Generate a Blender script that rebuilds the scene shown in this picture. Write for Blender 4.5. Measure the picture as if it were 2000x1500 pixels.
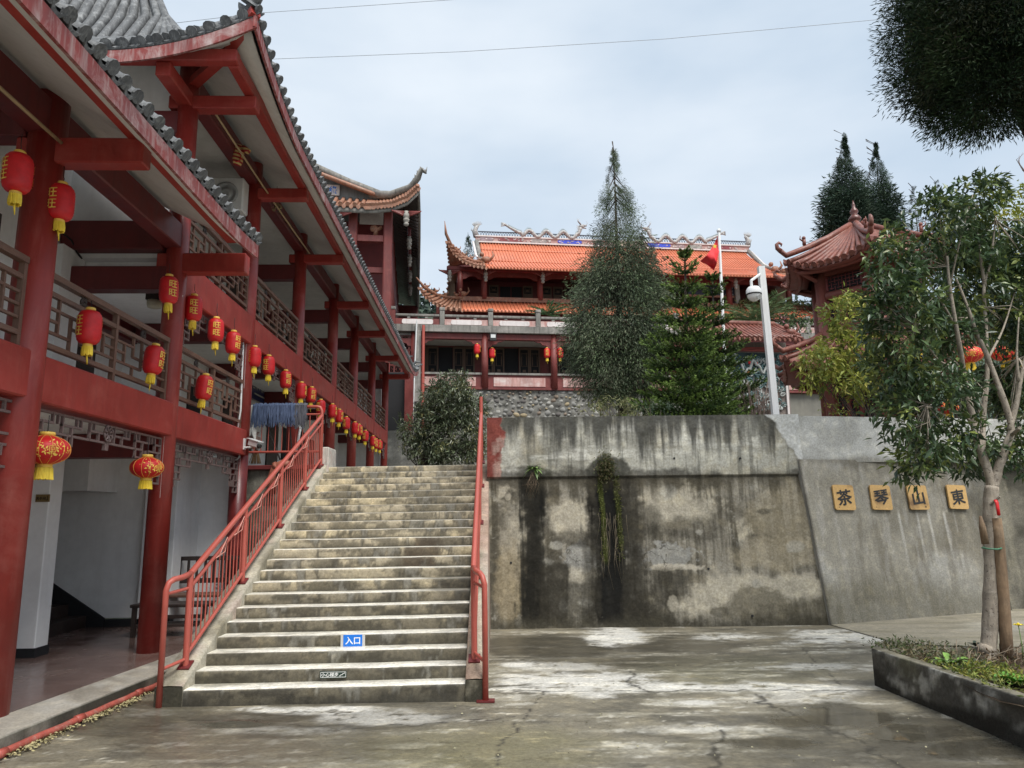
import bpy, bmesh, math, random
import numpy as np
from math import radians as rad, sin, cos, pi, sqrt, atan2
from mathutils import Vector, Matrix, Euler, Quaternion, noise as mnoise

for o in list(bpy.data.objects): bpy.data.objects.remove(o, do_unlink=True)
S = bpy.context.scene
C = S.collection
random.seed(7); RNG = np.random.default_rng(7)

# ------------------------------------------------------------------ camera
PITCH, ROLL, FPX = .1783, -.0115, 1443.0
cam = bpy.data.cameras.new('camera'); cam.sensor_width = 36; cam.lens = FPX/2000*36
cam.clip_start = .05; cam.clip_end = 3000
camo = bpy.data.objects.new('camera', cam); C.objects.link(camo); S.camera = camo
_fw = Vector((0, cos(PITCH), sin(PITCH))); _up0 = Vector((0, -sin(PITCH), cos(PITCH))); _rt0 = Vector((1, 0, 0))
_rt = _rt0*cos(ROLL)+_up0*sin(ROLL); _up = -_rt0*sin(ROLL)+_up0*cos(ROLL)
camo.matrix_world = Matrix(((_rt.x, _up.x, -_fw.x, 0), (_rt.y, _up.y, -_fw.y, 0), (_rt.z, _up.z, -_fw.z, 1.6), (0, 0, 0, 1)))

# ------------------------------------------------------------------ sky and sun (overcast)
SUN_EL, SUN_AZ = rad(58), rad(150)          # azimuth clockwise from +Y
W = bpy.data.worlds.new('World'); S.world = W; W.use_nodes = True
nt = W.node_tree; nt.nodes.clear()
def wn(t): return nt.nodes.new(t)
out = wn('ShaderNodeOutputWorld'); bg = wn('ShaderNodeBackground'); sky = wn('ShaderNodeTexSky')
sky.sky_type = 'NISHITA'; sky.sun_disc = False; sky.sun_elevation = SUN_EL; sky.sun_rotation = SUN_AZ
sky.air_density = 1.0; sky.dust_density = 3.0; sky.ozone_density = 1.5
tc = wn('ShaderNodeTexCoord'); mp = wn('ShaderNodeMapping'); mp.inputs['Scale'].default_value = (1.2, 1.2, 3.2)
nz = wn('ShaderNodeTexNoise'); nz.inputs['Scale'].default_value = 1.7; nz.inputs['Detail'].default_value = 5; nz.inputs['Roughness'].default_value = .5
nt.links.new(tc.outputs['Generated'], mp.inputs['Vector']); nt.links.new(mp.outputs['Vector'], nz.inputs['Vector'])
cr = wn('ShaderNodeValToRGB'); cr.color_ramp.elements[0].position = .36; cr.color_ramp.elements[0].color = (5.6, 6.7, 7.9, 1)
cr.color_ramp.elements[1].position = .70; cr.color_ramp.elements[1].color = (8.1, 8.8, 9.5, 1)
nt.links.new(nz.outputs['Fac'], cr.inputs['Fac'])
mx = wn('ShaderNodeMix'); mx.data_type = 'RGBA'; mx.inputs[0].default_value = .86     # overcast: cloud sheet in front of the clear sky
nt.links.new(sky.outputs['Color'], mx.inputs[6]); nt.links.new(cr.outputs['Color'], mx.inputs[7])
nt.links.new(mx.outputs[2], bg.inputs['Color']); bg.inputs['Strength'].default_value = .071
nt.links.new(bg.outputs[0], out.inputs['Surface'])
sl = bpy.data.lights.new('sun', 'SUN'); sl.energy = 2.7; sl.angle = rad(35); sl.color = (1, .965, .91)
so = bpy.data.objects.new('sun', sl); C.objects.link(so)
_sd = Vector((sin(SUN_AZ)*cos(SUN_EL), cos(SUN_AZ)*cos(SUN_EL), sin(SUN_EL)))
so.rotation_euler = _sd.to_track_quat('Z', 'Y').to_euler(); so.location = (0, 0, 30)
vs = S.view_settings; vs.view_transform = 'Standard'; vs.look = 'None'; vs.exposure = .72; vs.gamma = 1
try: vs.use_curve_mapping = False
except Exception: pass

# ------------------------------------------------------------------ helpers: numbers from the photograph
def ray(u, v): return _fw+_rt*((u-1000)/FPX)-_up*((v-750)/FPX)
CAM = Vector((0, 0, 1.6))
def at_y(u, v, y): d = ray(u, v); return CAM+d*(y/d.y)
def at_z(u, v, z): d = ray(u, v); return CAM+d*((z-1.6)/d.z)

# numpy value noise
def _hash(ix, iy, seed):
    h = (ix.astype(np.int64)*374761393+iy.astype(np.int64)*668265263+seed*974634757) & 0x7fffffff
    h = ((h ^ (h >> 13))*1274126177) & 0x7fffffff
    return ((h ^ (h >> 16)) & 0xffff)/65535.0
def vnoise(x, y, seed=0):
    x = np.asarray(x, float); y = np.asarray(y, float)
    ix = np.floor(x); iy = np.floor(y); fx = x-ix; fy = y-iy
    fx = fx*fx*(3-2*fx); fy = fy*fy*(3-2*fy)
    a = _hash(ix, iy, seed); b = _hash(ix+1, iy, seed); c = _hash(ix, iy+1, seed); d = _hash(ix+1, iy+1, seed)
    return (a*(1-fx)+b*fx)*(1-fy)+(c*(1-fx)+d*fx)*fy
def fbm(x, y, seed=0, oct=5, gain=.5):
    s = 0; a = 1; t = 0
    for i in range(oct):
        s = s+a*vnoise(x*2**i, y*2**i, seed+i*17); t += a; a *= gain
    return s/t
def sstep(a, b, x): t = np.clip((x-a)/(b-a+1e-9), 0, 1); return t*t*(3-2*t)
def lerp(a, b, t): return a+(b-a)*t
def cmix(c, col, m): return c*(1-m[..., None])+np.array(col)*m[..., None]

# ------------------------------------------------------------------ helpers: mesh building
class MB:
    def __init__(s): s.v = []; s.f = []; s.sm = []
    def add(s, vs, fs, smooth=False):
        n = len(s.v); s.v += [tuple(p) for p in vs]; s.f += [tuple(i+n for i in f) for f in fs]; s.sm += [smooth]*len(fs); return s
    def box(s, c, d, rot=None, taper=1.0):
        x, y, z = d[0]/2, d[1]/2, d[2]/2; P = []
        for k, zz in enumerate((-z, z)):
            t = taper if k else 1
            P += [Vector((-x*t, -y*t, zz)), Vector((x*t, -y*t, zz)), Vector((x*t, y*t, zz)), Vector((-x*t, y*t, zz))]
        if rot is not None:
            R = rot if isinstance(rot, (Matrix, Quaternion)) else Euler(rot)
            M = R.to_matrix() if not isinstance(R, Matrix) else R
            P = [M @ p for p in P]
        c = Vector(c)
        return s.add([p+c for p in P], [(3, 2, 1, 0), (4, 5, 6, 7), (0, 1, 5, 4), (1, 2, 6, 5), (2, 3, 7, 6), (3, 0, 4, 7)])
    def span(s, a, b): return s.box([(a[i]+b[i])/2 for i in range(3)], [abs(b[i]-a[i]) for i in range(3)])
    def tube(s, path, r, n=8, cap=True, smooth=True, flat=1.0):
        path = [Vector(p) for p in path]; m = len(path)
        R = r if isinstance(r, (list, tuple)) else [r]*m
        V = []; up = None
        for i, p in enumerate(path):
            t = (path[min(i+1, m-1)]-path[max(i-1, 0)]).normalized()
            if up is None: up = t.orthogonal().normalized()
            up = (up-t*up.dot(t)); up = up.normalized() if up.length > 1e-6 else t.orthogonal().normalized()
            b = t.cross(up)
            for k in range(n):
                a = 2*pi*k/n; V.append(p+(up*cos(a)+b*sin(a)*flat)*R[i])
        F = []
        for i in range(m-1):
            for k in range(n): F.append((i*n+k, i*n+(k+1) % n, (i+1)*n+(k+1) % n, (i+1)*n+k))
        s.add(V, F, smooth)
        if cap:
            o = len(s.v)-len(V); s.f += [tuple(o+k for k in range(n-1, -1, -1)), tuple(o+(m-1)*n+k for k in range(n))]; s.sm += [False]*2
        return s
    def cyl(s, p0, p1, r0, r1=None, n=12, cap=True): return s.tube([p0, p1], [r0, r0 if r1 is None else r1], n, cap)
    def lathe(s, prof, n=16, c=(0, 0, 0), cap=True, smooth=True):
        V = []; m = len(prof); c = Vector(c)
        for r, z in prof:
            for k in range(n): a = 2*pi*k/n; V.append(c+Vector((r*cos(a), r*sin(a), z)))
        F = [(i*n+k, i*n+(k+1) % n, (i+1)*n+(k+1) % n, (i+1)*n+k) for i in range(m-1) for k in range(n)]
        s.add(V, F, smooth)
        if cap:
            o = len(s.v)-len(V); s.f += [tuple(o+k for k in range(n-1, -1, -1)), tuple(o+(m-1)*n+k for k in range(n))]; s.sm += [False]*2
        return s
    def prism(s, poly, d, smooth=False):
        """poly: 3D points in order; extruded along vector d"""
        d = Vector(d); P = [Vector(p) for p in poly]; n = len(P)
        nn = Vector((0, 0, 0))
        for i in range(n): nn += P[i].cross(P[(i+1) % n])
        if nn.dot(d) > 0: P = P[::-1]
        V = P+[p+d for p in P]
        F = [tuple(range(n)), tuple(range(2*n-1, n-1, -1))]+[(i, i+n, (i+1) % n+n, (i+1) % n) for i in range(n)]
        F = [tuple(f) for f in F]
        return s.add(V, F, smooth)
    def quad(s, a, b, c, d, smooth=False): return s.add([a, b, c, d], [(0, 1, 2, 3)], smooth)
    def ball(s, c, r, n=10, m=6, sq=(1, 1, 1)):
        c = Vector(c); prof = []
        V = [c+Vector((0, 0, -r*sq[2]))]
        for i in range(1, m):
            t = -pi/2+pi*i/m
            for k in range(n):
                a = 2*pi*k/n; V.append(c+Vector((r*cos(t)*cos(a)*sq[0], r*cos(t)*sin(a)*sq[1], r*sin(t)*sq[2])))
        V.append(c+Vector((0, 0, r*sq[2]))); F = []
        for k in range(n): F.append((0, 1+(k+1) % n, 1+k)); F.append((len(V)-1, 1+(m-2)*n+k, 1+(m-2)*n+(k+1) % n))
        for i in range(m-2):
            for k in range(n): F.append((1+i*n+k, 1+i*n+(k+1) % n, 1+(i+1)*n+(k+1) % n, 1+(i+1)*n+k))
        return s.add(V, F, True)
    def sheet(s, grid, thick=None, smooth=True):
        """grid[i][j] points; optional thickness vector -> closed slab"""
        n, m = len(grid), len(grid[0]); V = [Vector(p) for r in grid for p in r]
        F = [(i*m+j, i*m+j+1, (i+1)*m+j+1, (i+1)*m+j) for i in range(n-1) for j in range(m-1)]
        if thick is None: return s.add(V, F, smooth)
        t = Vector(thick); k = len(V); V2 = V+[p+t for p in V]
        F2 = F+[tuple(reversed([a+k for a in f])) for f in F]
        edge = [(0, j) for j in range(m)]+[(i, m-1) for i in range(1, n)]+[(n-1, j) for j in range(m-2, -1, -1)]+[(i, 0) for i in range(n-2, 0, -1)]
        E = [i*m+j for i, j in edge]
        F2 += [(E[i], E[i]+k, E[(i+1) % len(E)]+k, E[(i+1) % len(E)]) for i in range(len(E))]
        return s.add(V2, F2, smooth)
    def mesh(s, name, mat=None):
        me = bpy.data.meshes.new(name); me.from_pydata(s.v, [], s.f)
        me.polygons.foreach_set('use_smooth', s.sm)
        if mat: me.materials.append(mat)
        me.update(); return me

def put(name, me, parent=None, loc=(0, 0, 0), rot=(0, 0, 0), scale=(1, 1, 1), kind=None, label=None):
    o = bpy.data.objects.new(name, me); C.objects.link(o); o.parent = parent
    o.location = loc
    if isinstance(rot, Quaternion): o.rotation_mode = 'QUATERNION'; o.rotation_quaternion = rot
    else: o.rotation_euler = rot
    o.scale = scale if hasattr(scale, '__len__') else (scale,)*3
    if kind: o['kind'] = kind
    if label: o['label'] = label
    return o
def part(name, mb, mat, parent=None, **k): return put(name, mb.mesh(name, mat), parent, **k)
def thing(name, label, cat, loc=(0, 0, 0), rot=(0, 0, 0), group=None):
    o = bpy.data.objects.new(name, None); C.objects.link(o); o.location = loc; o.rotation_euler = rot
    o.empty_display_size = .2; tag(o, label, cat, group); return o
def tag(o, label, cat, group=None):
    o['label'] = label; o['category'] = cat
    if group: o['group'] = group
    return o
def copy_tree(o, parent=None):
    c = o.copy(); C.objects.link(c); c.parent = parent
    for ch in list(o.children): copy_tree(ch, c)
    return c
def bevel_mesh(me, w=.01, seg=1):
    bm = bmesh.new(); bm.from_mesh(me); bmesh.ops.bevel(bm, geom=bm.edges[:], offset=w, segments=seg, affect='EDGES', profile=.5)
    bm.to_mesh(me); bm.free(); return me
def bbox(name, mat, parent, a, b, bev=.012, **k):
    """bevelled beam between two corner points"""
    c = [(a[i]+b[i])/2 for i in range(3)]; d = [abs(b[i]-a[i]) for i in range(3)]
    me = MB().box((0, 0, 0), d).mesh(name, mat)
    if bev: bevel_mesh(me, min(bev, min(d)*.3))
    return put(name, me, parent, loc=c, **k)
_unit = {}
def bar(name, mat, parent, c, d, rot=(0, 0, 0), **k):
    """a straight bar: every bar of a material shares one unit cube"""
    if mat.name not in _unit: _unit[mat.name] = MB().box((0, 0, 0), (1, 1, 1)).mesh('bar', mat)
    return put(name, _unit[mat.name], parent, loc=c, rot=rot, scale=d, **k)
_rod = {}
def rod(name, mat, parent, p0, p1, r, n=8, **k):
    key = (mat.name, n)
    if key not in _rod: _rod[key] = MB().cyl((0, 0, 0), (0, 0, 1), 1, n=n).mesh('rod', mat)
    p0, p1 = Vector(p0), Vector(p1); d = p1-p0
    return put(name, _rod[key], parent, loc=p0, rot=d.to_track_quat('Z', 'Y'), scale=(r, r, d.length), **k)

def recenter(root):
    """move an Empty to the foot of its children"""
    bpy.context.view_layer.update()
    inv = root.matrix_world.inverted(); lo = Vector((1e9,)*3); hi = -lo
    def walk(o):
        nonlocal lo, hi
        if o.type == 'MESH':
            M = inv @ o.matrix_world
            for b in o.bound_box:
                p = M @ Vector(b); lo = Vector(map(min, lo, p)); hi = Vector(map(max, hi, p))
        for ch in o.children: walk(ch)
    for ch in root.children: walk(ch)
    c = Vector(((lo.x+hi.x)/2, (lo.y+hi.y)/2, lo.z))
    root.location = root.matrix_world @ c
    for ch in root.children: ch.location = Vector(ch.location)-c

_txt = {}
def text_mesh(body, size, bold=0.0, ext=0.0, res=2):
    key = (body, size, bold, ext)
    if key in _txt: return _txt[key].copy()
    cu = bpy.data.curves.new('t', 'FONT'); cu.body = body; cu.size = size; cu.align_x = 'CENTER'; cu.align_y = 'CENTER'
    cu.resolution_u = res; cu.offset = bold; cu.extrude = ext
    to = bpy.data.objects.new('t', cu); C.objects.link(to)
    dg = bpy.context.evaluated_depsgraph_get(); dg.update()
    me = bpy.data.meshes.new_from_object(to.evaluated_get(dg))
    bpy.data.objects.remove(to, do_unlink=True); bpy.data.curves.remove(cu)
    xs = [v.co.x for v in me.vertices]; ys = [v.co.y for v in me.vertices]
    if xs:
        cx, cy = (min(xs)+max(xs))/2, (min(ys)+max(ys))/2
        for v in me.vertices: v.co.x -= cx; v.co.y -= cy
    me.materials.clear(); _txt[key] = me
    return me.copy()

# ------------------------------------------------------------------ helpers: materials
class G:
    def __init__(s, name):
        s.m = bpy.data.materials.new(name); s.m.use_nodes = True; s.t = s.m.node_tree
        s.b = s.t.nodes['Principled BSDF']; s._co = None
    def n(s, t, **k):
        q = s.t.nodes.new(t)
        for a, b in k.items(): setattr(q, a, b)
        return q
    def L(s, a, b): s.t.links.new(a, b)
    def set(s, sock, v):
        if hasattr(v, 'is_output') or isinstance(v, bpy.types.NodeSocket): s.L(v, sock)
        elif hasattr(v, '__len__') and len(v) == 3 and len(sock.default_value) == 4: sock.default_value = (*v, 1)
        else: sock.default_value = v
    def co(s):
        if s._co is None:
            tc = s.n('ShaderNodeTexCoord'); oi = s.n('ShaderNodeObjectInfo')
            m = s.n('ShaderNodeMath', operation='MULTIPLY'); s.L(oi.outputs['Random'], m.inputs[0]); m.inputs[1].default_value = 31.7
            v = s.n('ShaderNodeVectorMath', operation='ADD'); s.L(tc.outputs['Object'], v.inputs[0]); s.L(m.outputs[0], v.inputs[1])
            s._co = v.outputs[0]
        return s._co
    def noise(s, scale, detail=4, rough=.55, stretch=None, dist=0, co=None):
        c = co or s.co()
        if stretch:
            mp = s.n('ShaderNodeMapping'); mp.inputs['Scale'].default_value = stretch; s.L(c, mp.inputs['Vector']); c = mp.outputs[0]
        q = s.n('ShaderNodeTexNoise'); q.inputs['Scale'].default_value = scale; q.inputs['Detail'].default_value = detail
        q.inputs['Roughness'].default_value = rough; q.inputs['Distortion'].default_value = dist; s.L(c, q.inputs['Vector']); return q.outputs['Fac']
    def voro(s, scale, feature='F1', stretch=None):
        c = s.co()
        if stretch:
            mp = s.n('ShaderNodeMapping'); mp.inputs['Scale'].default_value = stretch; s.L(c, mp.inputs['Vector']); c = mp.outputs[0]
        q = s.n('ShaderNodeTexVoronoi', feature=feature); q.inputs['Scale'].default_value = scale; s.L(c, q.inputs['Vector']); return q.outputs[0]
    def map(s, v, a, b, c=0, d=1):
        q = s.n('ShaderNodeMapRange'); q.inputs[1].default_value = a; q.inputs[2].default_value = b; q.inputs[3].default_value = c; q.inputs[4].default_value = d
        s.set(q.inputs[0], v); return q.outputs[0]
    def math(s, op, a, b=None):
        q = s.n('ShaderNodeMath', operation=op); s.set(q.inputs[0], a)
        if b is not None: s.set(q.inputs[1], b)
        return q.outputs[0]
    def mix(s, f, a, b, blend='MIX'):
        q = s.n('ShaderNodeMix', data_type='RGBA', blend_type=blend); s.set(q.inputs[0], f); s.set(q.inputs[6], a); s.set(q.inputs[7], b); return q.outputs[2]
    def attr(s, name, kind='GEOMETRY'):
        q = s.n('ShaderNodeAttribute', attribute_name=name, attribute_type=kind); return q
    def bump(s, h, strength=.3, dist=.01):
        q = s.n('ShaderNodeBump'); q.inputs['Strength'].default_value = strength; q.inputs['Distance'].default_value = dist; s.L(h, q.inputs['Height']); s.L(q.outputs[0], s.b.inputs['Normal'])
    def done(s, color, rough=.6, spec=.5, metal=0, **k):
        s.set(s.b.inputs['Base Color'], color); s.set(s.b.inputs['Roughness'], rough); s.b.inputs['Specular IOR Level'].default_value = spec
        s.b.inputs['Metallic'].default_value = metal
        for a, v in k.items(): s.set(s.b.inputs[a], v)
        return s.m

def paint(name, base, var=.25, scale=3, rough=.5, fade=None, fade_amt=.35, chip=None, chip_amt=.06, dirt=(.05, .045, .04), dirt_amt=.35, streak=True, bump=.15, spec=.5):
    """weathered paint or plaster: drifting tone, run-off streaks, faded and chipped patches"""
    g = G(name); n1 = g.noise(scale, 5, .6); n2 = g.noise(scale*9, 4, .6)
    c = g.mix(g.map(n1, .3, .7), [x*(1-var) for x in base], [min(1, x*(1+var*.6)) for x in base])
    c = g.mix(g.math('MULTIPLY', g.map(n2, .35, .75), .3), c, [x*.75 for x in base])
    if fade:
        f = g.noise(scale*.8, 6, .7, (1, 1, 1.4), .4); c = g.mix(g.map(f, .52, .72, 0, fade_amt), c, fade)
    if fade:
        f2 = g.noise(scale*3.5, 6, .7, (1.6, 1.6, .35), .3); c = g.mix(g.map(f2, .52, .75, 0, fade_amt*.8), c, fade)
    if streak:
        st = g.noise(scale*2.2, 4, .6, (2.2, 2.2, .16)); c = g.mix(g.map(st, .5, .78, 0, dirt_amt), c, dirt)
    if chip:
        ch = g.noise(scale*3.1, 6, .65); c = g.mix(g.map(ch, .70-chip_amt, .72-chip_amt), c, chip)
    g.bump(n2, bump, .006)
    return g.done(c, g.map(n1, .3, .7, max(.05, rough-.1), min(1, rough+.12)), spec)
def plain(name, base, rough=.5, metal=0, var=.15, scale=12, spec=.5, **k):
    g = G(name); n1 = g.noise(scale, 3)
    return g.done(g.mix(g.map(n1, .3, .7), [x*(1-var) for x in base], [min(1, x*(1+var)) for x in base]), rough, spec, metal, **k)
def leafmat(name, rough=.45, trans=.25, spec=.4):
    g = G(name); a = g.attr('Col'); n = g.noise(9, 2)
    c = g.mix(g.map(n, .3, .7, 0, .2), a.outputs['Color'], (.012, .02, .008))
    b2 = g.n('ShaderNodeBsdfTranslucent'); g.L(a.outputs['Color'], b2.inputs['Color'])
    g.done(c, rough, spec); ms = g.n('ShaderNodeMixShader'); ms.inputs[0].default_value = trans
    g.L(g.b.outputs[0], ms.inputs[1]); g.L(b2.outputs[0], ms.inputs[2]); g.L(ms.outputs[0], g.t.nodes['Material Output'].inputs['Surface'])
    return g.m
def vcolmat(name, rough=.75, bump=.4, fine=60, amt=.25, spec=.18, wet=False, flecks=None):
    """stained concrete: stains come from a colour attribute computed in the script; fine grain from nodes"""
    g = G(name); a = g.attr('Col'); n1 = g.noise(fine, 5, .65); n2 = g.noise(fine*.18, 5, .6); n3 = g.noise(fine*4, 2, .6)
    c = g.mix(g.map(n1, .35, .65, 0, min(1, amt*2)), a.outputs['Color'], (.45, .43, .38), 'MULTIPLY')
    c = g.mix(g.map(n2, .48, .72, 0, min(1, amt*2)), c, (1.6, 1.56, 1.45), 'MULTIPLY')
    if flecks:
        f1 = g.noise(flecks, 9, .72, (1, 2.6, 1)); c = g.mix(g.map(f1, .56, .62, 0, .55), c, (1.75, 1.7, 1.6), 'MULTIPLY'); c = g.mix(g.map(f1, .44, .38, 0, .6), c, (.55, .53, .48), 'MULTIPLY')
    h = g.math('ADD', n1, g.math('MULTIPLY', n3, .5))
    if wet:
        w = g.attr('wet').outputs['Fac']; r = g.mix(w, (rough,)*3, (.045,)*3)
        h = g.math('MULTIPLY', h, g.map(w, 0, .9, 1, .02)); g.bump(h, bump, .006); return g.done(c, r, spec)
    g.bump(h, bump, .006); return g.done(c, rough, spec)

RED = paint('red_paint', (.315, .030, .021), .24, 2.2, .48, fade=(.44, .115, .085), fade_amt=.34, chip=(.55, .5, .45), chip_amt=-.045, dirt=(.10, .02, .018), dirt_amt=.28)
REDCOL = paint('red_column_paint', (.275, .027, .020), .28, 1.6, .42, fade=(.42, .15, .12), fade_amt=.42, chip=(.50, .36, .30), chip_amt=-.030, dirt=(.07, .012, .012), dirt_amt=.35)
REDPEEL = paint('peeling_red_paint', (.15, .017, .016), .3, 2.0, .42, fade=(.3, .06, .05), fade_amt=.4, chip=(.66, .6, .54), chip_amt=.02, dirt=(.05, .01, .01), dirt_amt=.4)
REDDARK = paint('dark_and_shaded_red_timber', (.13, .016, .016), .3, 2.5, .5, dirt=(.02, .006, .006), dirt_amt=.4)  # darker red; on inner beams under roofs their shade is put into the colour
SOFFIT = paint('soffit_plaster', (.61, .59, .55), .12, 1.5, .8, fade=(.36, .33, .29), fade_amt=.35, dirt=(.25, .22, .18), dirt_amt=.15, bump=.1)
WHITE = paint('white_plaster', (.84, .84, .83), .07, 1.2, .75, fade=(.62, .61, .59), fade_amt=.35, dirt=(.4, .38, .35), dirt_amt=.16, bump=.1)
GREYTILE = paint('grey_roof_tile', (.11, .115, .12), .5, 7, .7, fade=(.36, .37, .37), fade_amt=.75, dirt=(.03, .03, .03), dirt_amt=.5, bump=.5)
LATTICE = paint('lattice_timber', (.16, .105, .095), .3, 6, .55, fade=(.34, .27, .26), fade_amt=.6, dirt=(.04, .025, .025), dirt_amt=.4, bump=.3)
RAILWOOD = paint('rail_timber', (.155, .078, .052), .35, 6, .5, fade=(.29, .205, .16), fade_amt=.6, dirt=(.06, .03, .02), dirt_amt=.5, bump=.3)
DARKWOOD = paint('dark_timber', (.035, .022, .018), .4, 6, .5, fade=(.09, .07, .06), fade_amt=.5, dirt=(.01, .008, .008), bump=.3)
HANDRAIL = paint('handrail_paint', (.40, .082, .058), .18, 4, .42, fade=(.52, .18, .145), fade_amt=.45, chip=(.2, .07, .05), chip_amt=-.03, dirt=(.2, .04, .03), dirt_amt=.25, bump=.08)
DARKIN = plain('dark_interior', (.012, .012, .014), .8)  # near-black; in doorways and recesses their inner shade is put into the colour
CONC = vcolmat('stained_concrete', .8, .5, 45, .3)
GOLD = plain('gold_print', (.80, .52, .09), .45, 0)
YELLOW = plain('yellow_tassel', (.82, .60, .05), .65)
LRED = plain('lantern_red_cloth', (.56, .010, .013), .5, 0, .12, 20)
BLACK = plain('black_ink', (.015, .014, .014), .6)
WHITEPRINT = plain('white_print', (.82, .82, .80), .5, 0, .04)
METALW = paint('white_metal', (.66, .67, .66), .08, 3, .4, dirt=(.4, .38, .34), dirt_amt=.3, bump=.03)
BRASS = plain('brass_plate', (.33, .24, .10), .4, .5)

# ================================================================== GROUND, STAIRS, RETAINING WALLS
def color_grid(name, X, Y, Z, col, mat, parent=None, wet=None, smooth=True, **k):
    """grid mesh from 2-D coordinate arrays, with a stain colour per vertex"""
    n, m = X.shape; me = bpy.data.meshes.new(name)
    i, j = np.meshgrid(np.arange(n-1), np.arange(m-1), indexing='ij'); a = (i*m+j).ravel()
    F = np.stack([a, a+m, a+m+1, a+1], 1)
    me.vertices.add(n*m); me.vertices.foreach_set('co', np.stack([X, Y, Z], -1).astype(np.float32).ravel())
    me.loops.add(F.size); me.loops.foreach_set('vertex_index', F.ravel().astype(np.int32))
    me.polygons.add(len(F)); me.polygons.foreach_set('loop_start', np.arange(0, F.size, 4, dtype=np.int32))
    me.polygons.foreach_set('use_smooth', np.full(len(F), smooth))
    me.update(calc_edges=True)
    ca = me.color_attributes.new('Col', 'FLOAT_COLOR', 'POINT')
    ca.data.foreach_set('color', np.concatenate([np.clip(col, 0, 1).reshape(-1, 3), np.ones((n*m, 1))], 1).astype(np.float32).ravel())
    if wet is not None:
        w = me.attributes.new('wet', 'FLOAT', 'POINT'); w.data.foreach_set('value', np.clip(wet, 0, 1).astype(np.float32).ravel())
    me.materials.append(mat); me.validate()
    return put(name, me, parent, **k)

WETCONC = vcolmat('yard_concrete', .62, .55, 30, .28, .5, wet=True, flecks=3.2)

def blob(gx, gy, u, v, ru, rv, soft=.35, warp=.35, seed=0, sc=1.6):
    """soft irregular patch on the ground whose middle and half-axes are read off the photograph"""
    c = at_z(u, v, 0); a = at_z(u+ru, v, 0)-c; b0 = at_z(u, v-rv, 0)-c; b1 = c-at_z(u, v+rv, 0); b = (b0+b1)/2
    dx = (gx-c.x); dy = (gy-c.y); det = a.x*b.y-a.y*b.x
    p = (dx*b.y-dy*b.x)/det; q = (dy*a.x-dx*a.y)/det
    d = np.sqrt(p*p+q*q)+(fbm(gx*sc, gy*sc*1.3, 50+seed, 5, .6)-.5)*2*warp
    return 1-sstep(1-soft, 1+soft*.4, d)

xs = np.concatenate([[-900, -300, -90, -30, -12], np.arange(-7, -4.2, .2), np.arange(-4.2, 9.5, .027), np.arange(9.6, 14, .4), [18, 40, 120, 400, 900]])
ys = np.concatenate([[-400, -60, -10, -2, 1], np.arange(2.0, 8.2, .026), np.arange(8.2, 13.4, .035), [14, 16, 20, 40, 120, 500, 2500]])
gx, gy = np.meshgrid(xs, ys, indexing='ij')
n_big = fbm(gx*.55, gy*.8, 1, 5); n_mid = fbm(gx*2.2, gy*3.2, 2, 5, .6); n_fine = fbm(gx*9, gy*13, 3, 5, .68)
streakx = fbm(gx*1.3, gy*6.5, 4, 5, .6)
col = np.zeros(gx.shape+(3,)); col[:] = (.20, .18, .135)
col = cmix(col, (.095, .088, .07), sstep(.42, .66, n_mid)*.8)
col = cmix(col, (.30, .28, .225), sstep(.50, .66, streakx)*.8)
col = cmix(col, (.46, .44, .38), sstep(.575, .63, streakx*.5+n_fine*.5)*.8)
col = cmix(col, (.165, .15, .07), blob(gx, gy, 900, 1465, 260, 60, .6, .5, 1)*.55)         # mossy film
col = cmix(col, (.15, .145, .08), blob(gx, gy, 1420, 1310, 260, 40, .7, .5, 2)*.35)
wet = np.full(gx.shape, .22)+(n_mid-.5)*.25
def put_blob(c, a, *ar, **kw):
    global col
    col = cmix(col, c, np.clip(blob(gx, gy, *ar, **kw)*a, 0, 1))
# damp dark areas; the far-left patch is shade beside the kerb put into colour
for i, (u, v, ru, rv, a) in enumerate([(1060, 1260, 170, 26, .8), (1340, 1258, 110, 22, .75), (1190, 1290, 260, 16, .5), (1700, 1440, 250, 60, .75),
                                       (1590, 1395, 110, 30, .7), (640, 1405, 260, 22, .65), (500, 1440, 330, 60, .5), (250, 1400, 200, 40, .6), (1450, 1470, 200, 40, .4), (1880, 1475, 250, 50, .6)]):
    m = blob(gx, gy, u, v, ru, rv, .35, .35, 10+i); col = cmix(col, (.062, .056, .043), m*a); wet = np.maximum(wet, m*.58)
# pale dried patches
lite = (.62, .61, .57)
for i, (u, v, ru, rv, a) in enumerate([(1200, 1243, 75, 18, 1), (1650, 1240, 125, 18, .9), (1430, 1243, 90, 7, .8), (1140, 1333, 200, 27, .85), (1480, 1342, 240, 12, .8), (1090, 1300, 110, 10, .5),
                                       (1600, 1302, 110, 10, .6), (640, 1386, 150, 9, .9), (1010, 1298, 45, 6, .9), (1360, 1371, 40, 5, .7), (1560, 1362, 120, 14, .45), (760, 1400, 140, 12, .5), (1330, 1420, 130, 12, .3), (560, 1425, 120, 10, .25)]):
    m = blob(gx, gy, u, v, ru, rv, .45, .75, 30+i, 2.6)*sstep(.40, .52, n_fine*.62+streakx*.38+.05); col = cmix(col, lite, m*a); wet = wet*(1-m*.7)
# standing water
pud = np.zeros(gx.shape)
for i, (u, v, ru, rv, w) in enumerate([(1790, 1424, 120, 22, .75), (1625, 1398, 115, 26, .7), (1930, 1458, 120, 28, .6), (1500, 1446, 110, 14, .8), (440, 1412, 90, 10, .6)]):
    pud = np.maximum(pud, blob(gx, gy, u, v, ru, rv, .35, w, 70+i, 2.4))
wet = np.maximum(wet, pud); col = cmix(col, (.045, .042, .034), pud*.55)
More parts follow.
